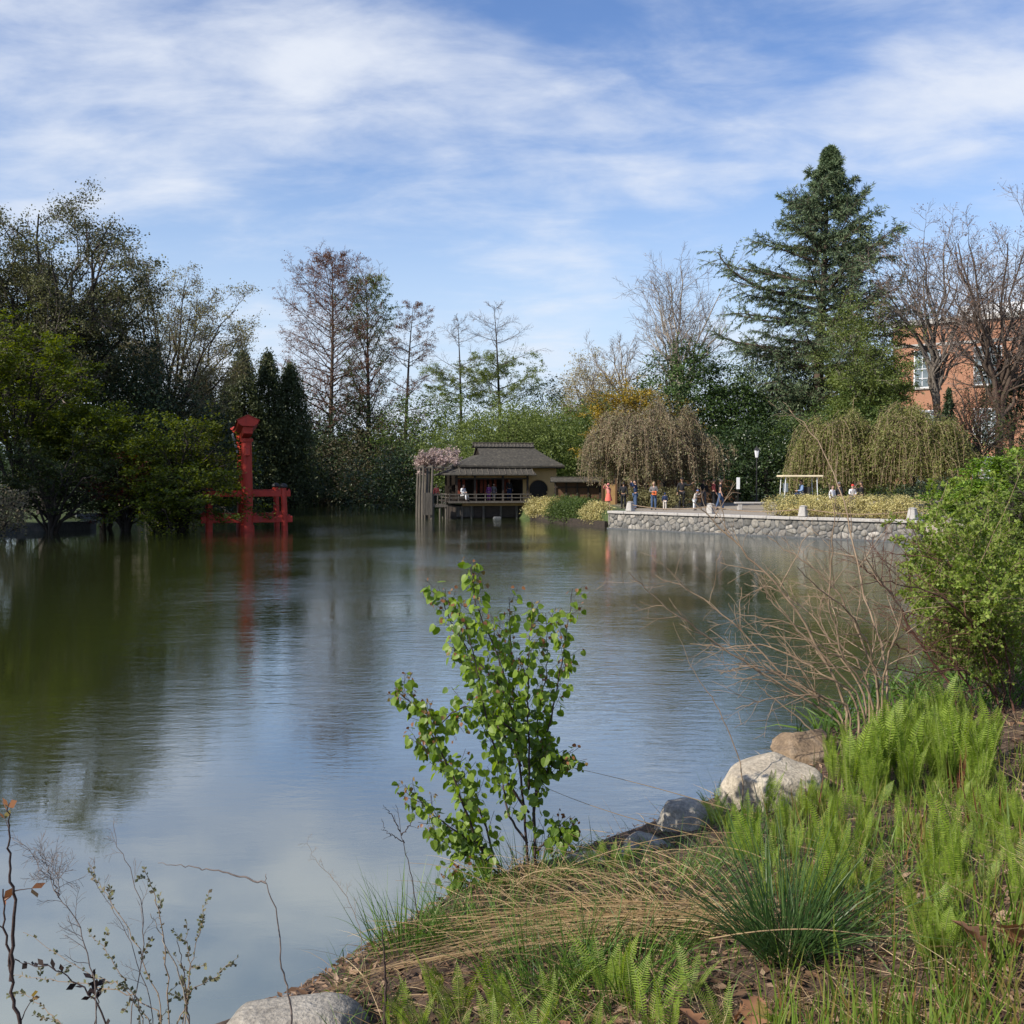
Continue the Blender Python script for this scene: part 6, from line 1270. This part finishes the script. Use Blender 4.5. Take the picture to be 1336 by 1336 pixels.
# -- rush clump, straw, blades, litter
def clump(name, c, n, ln, wd, spread, bend, mat, lab, cat='grass clump', rad=.12, seed=1, up=1.0):
    rng = np.random.default_rng(seed); a = rng.random(n)*6.283; r = rad*np.sqrt(rng.random(n)); st = np.stack([c[0]+np.cos(a)*r, c[1]+np.sin(a)*r, np.zeros(n)], 1); st[:, 2] = hv(st[:, 0], st[:, 1])-.02
    a2 = a+rng.normal(size=n)*.5; k = spread*rng.random(n)**.7; d = np.stack([np.cos(a2)*k, np.sin(a2)*k, np.full(n, up)], 1); L_ = ln*rng.uniform(.5, 1.1, n)
    mb = MB(); blades(mb, rng, st, d, L_, wd*rng.uniform(.7, 1.3, n), bend*rng.random(n), 7); return tag(mb.build(name, M[mat]), lab, cat)
clump('rush_clump', (1.33, 4.85), 430, .88, .0055, 1.15, .35, 'rush', 'dark green spiky rush clump in the middle of the near bank', seed=3, rad=.14)
clump('sedge_clump', (.5, 5.0), 260, .55, .006, .9, .5, 'blade', 'green sedge pushing through the straw heap', seed=14, rad=.35)
clump('sedge_clump', (.18, 5.2), 190, .55, .006, .9, .4, 'blade', 'loose green sedge clump at the bottom centre', seed=4, rad=.25)
clump('sedge_clump', (-.62, 5.95), 130, .60, .006, .7, .3, 'blade', 'thin green sedge tuft at the water edge near the bottom left rock', seed=5, rad=.2)
clump('sedge_clump', (.1, 6.9), 190, .50, .005, .9, .4, 'blade', 'green sedge around the foot of the sapling', seed=6, rad=.3)
clump('sedge_clump', (-.1, 6.1), 260, .45, .006, 1.0, .5, 'blade', 'green sedge between the straw heap and the sapling', seed=15, rad=.45)
clump('sedge_clump', (.9, 6.3), 200, .5, .006, .9, .5, 'blade', 'green sedge on the rise right of the sapling', seed=16, rad=.4)
clump('iris_clump', (1.62, 7.0), 26, .50, .017, .35, .1, 'blade', 'dark green sword leaved clump before the large pale boulder', seed=8, rad=.07)
clump('iris_clump', (3.55, 8.3), 20, .55, .022, .3, .1, 'shoot', 'bright sword leaved clump among the tall ferns', seed=9, rad=.06)
for i, (x_, y_, l_) in enumerate(((3.55, 8.0, 'dark brown dead fern spikes at the right of the dense fern stand'), (3.9, 8.6, 'tall dark brown dead fern spikes behind the dense fern stand'), (2.6, 6.3, 'dark brown dead fern spikes among the scattered ferns'), (3.1, 6.6, 'reddish dead fern spikes near the right edge of the bank'), (2.2, 7.6, 'dead fern spikes right of the large pale boulder'))):
    clump('dead_fern_spikes', (x_, y_), 16, .42, .012, .2, .08, 'spike', l_, cat='dead fern', seed=40+i, rad=.10)
def strawheap():
    rng = np.random.default_rng(31); n = 90; f = rng.random(n)
    s = np.stack([rng.normal(1.08, .16, n), rng.normal(5.25, .12, n), np.zeros(n)], 1); s[:, 2] = hv(s[:, 0], s[:, 1])+rng.uniform(.02, .16, n)
    e = np.stack([rng.uniform(-1.05, .7, n), rng.uniform(5.3, 6.0, n), np.zeros(n)], 1); e[:, 2] = np.maximum(hv(e[:, 0], e[:, 1]), .0)+rng.uniform(.0, .16, n)
    m1 = s+(e-s)*.35; m1[:, 2] += rng.uniform(.02, .17, n); m2 = s+(e-s)*.7; m2[:, 2] += rng.uniform(.02, .16, n); m1 += rng.normal(size=(n, 3))*[.06, .09, .02]; m2 += rng.normal(size=(n, 3))*[.10, .13, .03]; e += rng.normal(size=(n, 3))*[.1, .12, .02]
    Q = bez(s, m1, m2, e, 9); mb = MB(); tubes(mb, Q, np.linspace(1, .4, 9)[None]*rng.uniform(.0016, .0034, n)[:, None], 3)
    n = 120; s = np.stack([rng.normal(.75, .35, n), rng.normal(5.9, .35, n), np.zeros(n)], 1); s[:, 2] = hv(s[:, 0], s[:, 1])+.03; a = rng.uniform(2.2, 4.4, n); L_ = rng.uniform(.3, .95, n)
    e = s+np.stack([np.cos(a)*L_, -np.sin(a)*L_*.6+.1, rng.uniform(-.05, .28, n)], 1); m1 = (s*2+e)/3+[0, 0, .14]; m2 = (s+e*2)/3+[0, 0, .12]; tubes(mb, bez(s, m1, m2, e, 7), np.linspace(1, .4, 7)[None]*rng.uniform(.0014, .003, n)[:, None], 3)
    tag(mb.build('dry_grass_heap', M['straw']), 'heap of dry straw coloured grass swept left across the near bank', 'dry grass')
    mb = MB(); n = 190; b = P(685, 1150, 6.95); s = np.stack([rng.normal(b[0], .18, n), rng.normal(6.95, .14, n), np.zeros(n)], 1); s[:, 2] = hv(s[:, 0], s[:, 1]); d = rng.normal(size=(n, 3))*[.9, .6, .3]+[.15, 0, .75]; blades(mb, rng, s, d, rng.uniform(.2, .5, n), np.full(n, .005), rng.uniform(.1, .8, n), 6)
    tag(mb.build('dry_grass_tuft', M['straw']), 'tangle of dry grass at the foot of the sapling', 'dry grass')
    for i, (pts, d, lab) in enumerate([([(700,1150),(790,1105),(900,1075),(1005,1090)], 6.9, 'long dry straw arching right from the sapling'), ([(1010,1075),(905,1040),(830,1020),(740,1000)], 7.4, 'long thin dry straw crossing the water right of the sapling'), ([(1000,1110),(880,1085),(780,1060),(700,1022)], 7.2, 'second thin dry straw below the long one'), ([(870,1245),(960,1180),(1000,1140),(1040,1125)], 5.2, 'pale dry straw rising through the rush clump'), ([(925,1225),(1100,1190),(1200,1230),(1310,1300)], 4.6, 'single long green straw arching to the bottom right')]):
        q = np.array([P(u, v, d) for u, v in pts]); mb = MB(); tubes(mb, bez([q[0]], [q[1]], [q[2]], [q[3]], 16), np.linspace(.004, .0015, 16)[None], 5); tag(mb.build('dry_straw', M['straw']), lab, 'straw')
strawheap()
def stuff_cover():
    rng = np.random.default_rng(77)
    def field(n, umin, umax, dmin, dmax, smin=.25, mask=None):
        d = dmin*(dmax/dmin)**rng.random(n*3); u = rng.uniform(umin, umax, n*3); x = X(u, d); s = sdist(x, d); ok = s > smin
        if mask is not None: ok &= mask(x, d)
        x = x[ok][:n]; d = d[ok][:n]; return np.stack([x, d, hv(x, d)], 1)
    # litter
    p = field(26000, 330, 1500, 3.0, 12.5, .02); n = len(p); mb = MB(); a = rng.random(n)*6.283
    Lh = rng.uniform(.02, .11, n); dr = np.stack([np.cos(a), np.sin(a), rng.normal(size=n)*.22], 1); sd = nrm(np.cross(dr, rng.normal(size=(n, 3))*.35+[0, 0, 1])); w = np.where(rng.random(n) < .35, rng.uniform(.006, .022, n), rng.uniform(.0015, .004, n))[:, None]
    p[:, 2] += rng.uniform(.004, .035, n); L3 = Lh[:, None]; V = np.stack([p-dr*L3/2, p-sd*w+[0, 0, .002], p+dr*L3/2, p+sd*w+[0, 0, .004]], 1); mb.add(V.reshape(-1, 3), np.arange(4*n).reshape(n, 4))
    tag(mb.build('leaf_litter', M['litter']), 'brown litter of dead leaves, needles and twigs on the near bank', 'litter', kind='stuff')
    # vertical green shoots with reddish bases, in loose drifts
    den = lambda x, y: (np.sin(x*3.1+.5)*np.sin(y*2.7+x)+rng.normal(size=x.shape)*.5) > -.1
    p = field(2300, 1000, 1500, 3.3, 10.0, .8, den); n = len(p); mb = MB(); d = rng.normal(size=(n, 3))*[.16, .16, 0]+[0, 0, 1]
    blades(mb, rng, p, d, rng.uniform(.1, .40, n), rng.uniform(.005, .014, n), rng.uniform(0, .18, n), 5)
    tag(mb.build('green_shoots', M['shoot']), 'drifts of fresh upright green shoots over the right bank', 'shoots', kind='stuff')
    p = field(4200, 430, 1300, 3.2, 8.5, .12, lambda x, y: (np.sin(x*2.3+2)*np.sin(y*3.3)+rng.normal(size=x.shape)*.5) > .1); n = len(p); mb = MB(); d = rng.normal(size=(n, 3))*[.4, .4, 0]+[0, 0, 1]
    blades(mb, rng, p, d, rng.uniform(.08, .33, n), rng.uniform(.003, .007, n), rng.uniform(.1, .7, n), 5)
    tag(mb.build('grass', M['blade']), 'short green grass blades along the near bank', 'grass', kind='stuff')
    p = field(3600, 420, 1450, 3.2, 11, .08); n = len(p); mb = MB(); d = rng.normal(size=(n, 3))*[1.2, 1.2, 0]+[0, 0, .35]
    blades(mb, rng, p+[0, 0, .02], d, rng.uniform(.1, .42, n), rng.uniform(.002, .005, n), rng.uniform(0, .3, n), 4)
    tag(mb.build('dead_stalks', M['straw']), 'scattered dead straw stalks lying on the near bank', 'dead grass', kind='stuff')
    # bank vegetation further along the right shore
    t = rng.random(9000); y = 11+t*34; xs = np.interp(y, [9.5, 11.3, 13.6, 17.2, 22, 29, 38, 44.5, 46.9], [1.95, 3.1, 4.9, 8.2, 11.4, 14.5, 17.8, 19.2, 18.6]); x = xs+.15+rng.random(9000)**1.4*3.2; ok = sdist(x, y) > .02; p = np.stack([x[ok], y[ok], hv(x[ok], y[ok])], 1); n = len(p); mb = MB()
    blades(mb, rng, p, rng.normal(size=(n, 3))*[.5, .5, 0]+[0, 0, 1], rng.uniform(.2, .7, n), rng.uniform(.012, .03, n), rng.uniform(.1, .6, n), 4)
    tag(mb.build('bank_grass', M['blade']), 'rough green growth along the right shore up to the stone wall', 'grass', kind='stuff')
stuff_cover()
def oakleaf(u, v, d, size, rz, lab, tilt=(.3, .2), seed=0):
    rng = np.random.default_rng(seed+55); prof = [(0,.03), (.12,.10), (.2,.28), (.3,.14), (.4,.40), (.52,.17), (.63,.42), (.74,.18), (.85,.22), (1,.02)]
    V = []; 
    for y, w_ in prof: V += [[-w_*rng.uniform(.8, 1.2), y+rng.normal()*.02, w_*.45], [0, y, 0], [w_*rng.uniform(.8, 1.2), y+rng.normal()*.02, w_*.35]]
    V = np.array(V)*size; V[:, 2] += np.sin(V[:, 1]/size*3.1)*size*.12; k = len(prof); F = [[i*3+j, i*3+j+1, i*3+j+4, i*3+j+3] for i in range(k-1) for j in (0, 1)]
    Rm = np.array((Matrix.Rotation(rz, 3, 'Z') @ Matrix.Rotation(tilt[0], 3, 'X') @ Matrix.Rotation(tilt[1], 3, 'Y')))
    x = X(u, d); V = V @ Rm.T; mb = MB(); mb.add(V, F); tubes(mb, [np.array([[0, -.15*size, 0], [0, 0, 0], [0, size*.9, size*.1]]) @ Rm.T], [[.002, .002, .001]], 4)
    o = mb.build('dry_oak_leaf', M['dryleaf'], smooth=True); o.location = (x, d, hz(x, d)+.05); tag(o, lab, 'dry leaf')
for i, a in enumerate([(925, 0, 4.05, .17, .6, 'large curled brown oak leaf left of the pair at the bottom'), (985, 0, 4.05, .17, -.5, 'upright brown oak leaf below the rush clump'), (1305, 0, 4.1, .22, .9, 'largest brown oak leaf at the right edge of the bank'), (1335, 0, 4.2, .17, 2.4, 'brown oak leaf partly cut by the right edge'), (745, 0, 4.15, .16, .3, 'dull brown oak leaf in the shade between ferns'), (640, 0, 4.05, .14, 2.0, 'brown oak leaf at the very bottom under the open ferns'), (835, 0, 4.0, .14, 1.2, 'small brown oak leaf beside the dead stalks'), (965, 0, 4.25, .12, 3.9, 'folded brown oak leaf leaning on the rush clump'), (1180, 0, 5.2, .11, 3.0, 'small tan leaf among the green shoots'), (560, 0, 4.2, .15, 1.0, 'brown leaf beside the bottom left rock')]):
    oakleaf(*a[:5], a[5], (.5+.12*(i % 4), .25), i)

# -- stems: each dead plant traced as real curved wood at its own distance
def smooth_curve(pts, n=24):
    k = len(pts); tt = np.linspace(0, k-1, n); Q = np.array([np.interp(tt, range(k), pts[:, j]) for j in range(3)]).T
    for _ in range(2): Q[1:-1] = (Q[:-2]+Q[1:-1]*2+Q[2:])/4
    return Q
def stemplant(name, lab, stems, d, mat, r0=.005, cat='dead plant', side=0, slen=.2, leaf=None, lper=0, lsize=.02, seed=0, depth=.1, ground=True, sr=.0012, jag=.004, tipf=.0, sub=0, lasp=.35):
    rng = np.random.default_rng(seed+1000); b = P(*stems[0][0], d); gx, gy = b[0], b[1]; root = empty(name, (gx, gy, hz(gx, gy)), lab, cat); wood = MB(); lf_ = MB()
    for si, px in enumerate(stems):
        off = rng.normal()*depth*(si > 0); pts = np.array([P(u, v, d+off*i/max(1, len(px)-1)) for i, (u, v) in enumerate(px)])
        if ground and px[0][1] >= 850 and px[0][1] > stems[0][0][1]-55 and (pts[0, 2] > hz(pts[0, 0], pts[0, 1])): pts = np.concatenate([[np.array([pts[0, 0]+rng.normal()*.02, pts[0, 1]-.04, hz(pts[0, 0], pts[0, 1])-.05])], pts])
        Q = smooth_curve(pts, 26); Q[1:-1] += rng.normal(size=(24, 3))*jag; r = np.linspace(r0, r0*.28, 26)[None]*(1 if si == 0 else .8); tubes(wood, Q[None], r, 6); allp = [Q]
        if side:
            st, dd, l2, rr = spawn(rng, Q[None], r, side, .25, .97, (22, 55), 1, np.array([slen])); tw = polyl(rng, st, dd, l2, 5, .13); tubes(wood, tw, np.linspace(1, .5, 6)[None]*np.minimum(rr*.6, sr*2)[:, None], 4); allp += list(tw)
            if sub: st, dd, l2, rr = spawn(rng, tw, np.full((len(tw), 6), sr), sub, .2, .95, (25, 60), .5, l2); t3 = polyl(rng, st, dd, l2, 4, .15); tubes(wood, t3, np.full((len(t3), 5), sr*.7), 3); allp += list(t3)
        if leaf:
            for seg in allp:
                m_ = len(seg); cnt = max(2, int(lper*(1 if seg is Q else .35))); x = (tipf+(1-tipf)*rng.random(cnt))*(m_-1.01); a = x.astype(int); fr = (x-a)[:, None]; c = seg[a]*(1-fr)+seg[a+1]*fr; tg = nrm(seg[a+1]-seg[a]); sdv = nrm(np.cross(tg, rng.normal(size=(cnt, 3))))
                dr = nrm(sdv+tg*.8); nn = nrm(np.cross(dr, tg)+rng.normal(size=(cnt, 3))*.3); ww = nrm(np.cross(dr, nn)); s = lsize*rng.uniform(.6, 1.3, cnt)[:, None]
                V = np.stack([c, c+dr*s*.5+ww*s*lasp, c+dr*s, c+dr*s*.5-ww*s*lasp], 1); lf_.add(V.reshape(-1, 3), np.arange(4*cnt).reshape(cnt, 4))
    wood.build('stem', M[mat], root, smooth=True)
    if leaf and lf_.n: lf_.build('foliage', M[leaf], root)
    return root
M['lf_tiny'] = lm('leaf_tiny_olive', [(.10,.11,.05), (.16,.17,.08), (.2,.16,.1)], .3, clump=.1)
M['lf_dead'] = lm('leaf_dead_black', [(.015,.012,.012), (.04,.025,.02)], .1, clump=.1)
stemplant('budding_sapling', 'dark upright stem with a bud at the bottom left corner', [[(28,1350),(16,1290),(8,1225),(4,1160)], [(14,1280),(20,1180),(11,1110),(12,1048)]], 3.7, 'stem_dark', .009, leaf='lf_katred', lper=3, lsize=.045, tipf=.9, seed=1, side=2, slen=.1, lasp=.3)
stemplant('leafing_shrub', 'thin leafing shrub of arching twigs at the bottom left', [[(222,1345),(215,1230),(204,1170),(188,1130)], [(236,1345),(250,1260),(262,1210),(272,1162)], [(205,1345),(160,1285),(122,1274),(30,1216)], [(228,1340),(252,1290),(280,1274),(312,1248)], [(215,1320),(178,1230),(132,1160),(115,1125)], [(190,1330),(155,1265),(115,1212)], [(215,1320),(150,1290),(80,1280),(18,1272)], [(88,1345),(60,1318),(25,1292)], [(240,1340),(246,1280),(244,1230),(243,1200)]], 3.9, 'twig_tan', .0035, cat='shrub', leaf='lf_tiny', lper=46, lsize=.017, seed=2, depth=.25, tipf=.12, side=3, slen=.09, sr=.0008)
stemplant('withered_weed', 'dark arching dead stem with withered leaves at the bottom left', [[(146,1345),(115,1290),(66,1262),(12,1254)], [(125,1345),(128,1290),(120,1270)]], 3.8, 'stem_dark', .0045, leaf='lf_dead', lper=26, lsize=.035, seed=3, tipf=.0, lasp=.3)
stemplant('dead_seed_head', 'feathery dead seed head leaning left at the left edge', [[(128,1300),(112,1240),(98,1195),(73,1165),(40,1110),(22,1098)], [(75,1168),(62,1130),(50,1108)], [(78,1172),(76,1145),(70,1132)]], 3.75, 'twig_grey', .0028, seed=4, side=16, slen=.11, sub=6, sr=.0009)
stemplant('dead_seed_head', 'tall thin dead stem with side sprigs in the bottom left group', [[(170,1330),(188,1240),(186,1180),(165,1122),(150,1100),(149,1068)], [(200,1320),(175,1240),(150,1190),(125,1150),(116,1128)]], 3.95, 'twig_grey', .0026, seed=5, side=9, slen=.1, sub=4, sr=.0009)
stemplant('dead_stick', 'pale dry stick standing among the bottom left twigs', [[(250,1345),(237,1275),(210,1222),(196,1192)]], 3.9, 'bark_pale', .0042, seed=6)
stemplant('dead_stick', 'straight dark brown stick beside the pale stick at bottom left', [[(248,1345),(240,1280),(232,1221)]], 3.85, 'stem_dark', .004, seed=7)
stemplant('bent_twig', 'dark jointed twig bent over the water in front of the bottom rock', [[(381,1338),(377,1290),(366,1260),(365,1198),(347,1152),(347,1140)], [(347,1152),(300,1140),(255,1132),(206,1126)]], 4.3, 'twig_grey', .0055, seed=8, jag=.003, depth=0.1)
stemplant('dead_seed_head', 'pale fluffy dead grass head left of the sapling', [[(470,1205),(452,1170),(430,1140),(405,1115),(402,1090)]], 5.6, 'twig_tan', .002, seed=9, side=12, slen=.07, sub=4, sr=.0007)
stemplant('bare_seedling', 'thin purple grey bare seedling left of the sapling', [[(546,1200),(536,1140),(525,1092),(516,1050)], [(528,1100),(515,1092),(503,1085),(498,1068)], [(524,1090),(535,1075),(545,1058)], [(522,1085),(510,1062),(500,1050)]], 6.1, 'stem_dark', .0045, seed=10, side=3, slen=.08)
stemplant('dead_reed', 'tan jointed reed leaning left in front of the water at right', [[(967,993),(936,920),(905,878),(878,812)]], 8.4, 'twig_tan', .006, seed=11)
stemplant('burnt_stub', 'short dark seed spike near the bottom left rock', [[(503,1290),(502,1250),(498,1212)]], 4.9, 'stem_dark', .010, seed=12, jag=.002)
# the leafless tangled shrub and the leafy one at the right
stemplant('bare_tangled_shrub', 'leafless tangled shrub with long tan stems sweeping over the water', [
 [(1106,915),(1036,789),(974,723),(930,680),(905,655)], [(1098,924),(1013,874),(967,820),(905,773),(855,750)], [(1100,940),(1005,885),(920,831),(859,785),(820,746)],
 [(1148,890),(1121,831),(1098,777),(1059,739),(1001,700)], [(1160,893),(1150,840),(1129,790),(1113,700),(1098,640),(1062,565),(1030,535)], [(1130,905),(1090,850),(1060,800),(1000,760),(985,772)],
 [(1140,905),(1100,860),(1080,790),(1085,720),(1090,650)], [(1120,910),(1060,870),(1000,840),(950,845),(900,840)], [(1110,920),(1060,905),(1010,910),(960,925)], [(1125,910),(1050,830),(1010,790),(990,760)], [(1150,905),(1160,850),(1180,800),(1150,760),(1130,730)], [(1100,930),(1040,900),(1000,870),(970,870),(940,880)], [(1135,900),(1120,860),(1080,830),(1020,810),(960,800)], [(1145,895),(1135,840),(1110,800),(1070,770),(1040,740)]],
 9.9, 'twig_tan', .016, cat='shrub', seed=20, side=11, slen=.55, sub=3, sr=.0030, depth=.7, jag=.008)
stemplant('dead_branch', 'pale bare branch leaning down into the tangled shrub', [[(1080,975),(1040,935),(1000,905),(985,890)]], 9.3, 'twig_tan', .010, seed=21)
stemplant('dark_branch_shrub', 'dark gnarled branches reaching left over the tangled shrub', [
 [(1250,905),(1191,830),(1168,777),(1140,750),(1121,739)], [(1300,900),(1268,808),(1220,775),(1168,758),(1130,762)], [(1310,895),(1290,840),(1240,815),(1190,800),(1150,790)], [(1270,900),(1230,850),(1190,850),(1150,835)], [(1320,890),(1300,800),(1250,740),(1200,725),(1150,720)], [(1300,900),(1250,870),(1200,880),(1140,870)]], 10.9, 'twig_red', .017, cat='shrub', seed=22, side=15, slen=.7, sub=6, sr=.0028, depth=.6, jag=.012)
rng = np.random.default_rng(5)
st_ = [[(1318+rng.normal()*26, 935+rng.normal()*12), (1305+rng.normal()*30, 860), (1290+rng.normal()*40, 780+rng.normal()*20), (1275+rng.normal()*50, 700+rng.normal()*45)] for _ in range(32)] + [[(1330+rng.normal()*15, 930), (1290, 830+rng.normal()*20), (1240+rng.normal()*20, 760+rng.normal()*25), (1215+rng.normal()*25, 735+rng.normal()*45)] for _ in range(8)]
stemplant('leafy_thicket', 'dense thicket of upright brown stems with tiny green leaves at the right edge', st_, 11.6, 'twig_tan', .009, cat='shrub', seed=23, side=12, slen=.55, sub=5, sr=.0024, depth=1.0, leaf='lf_thicket', lper=46, lsize=.036, tipf=.2, jag=.01, lasp=.42)
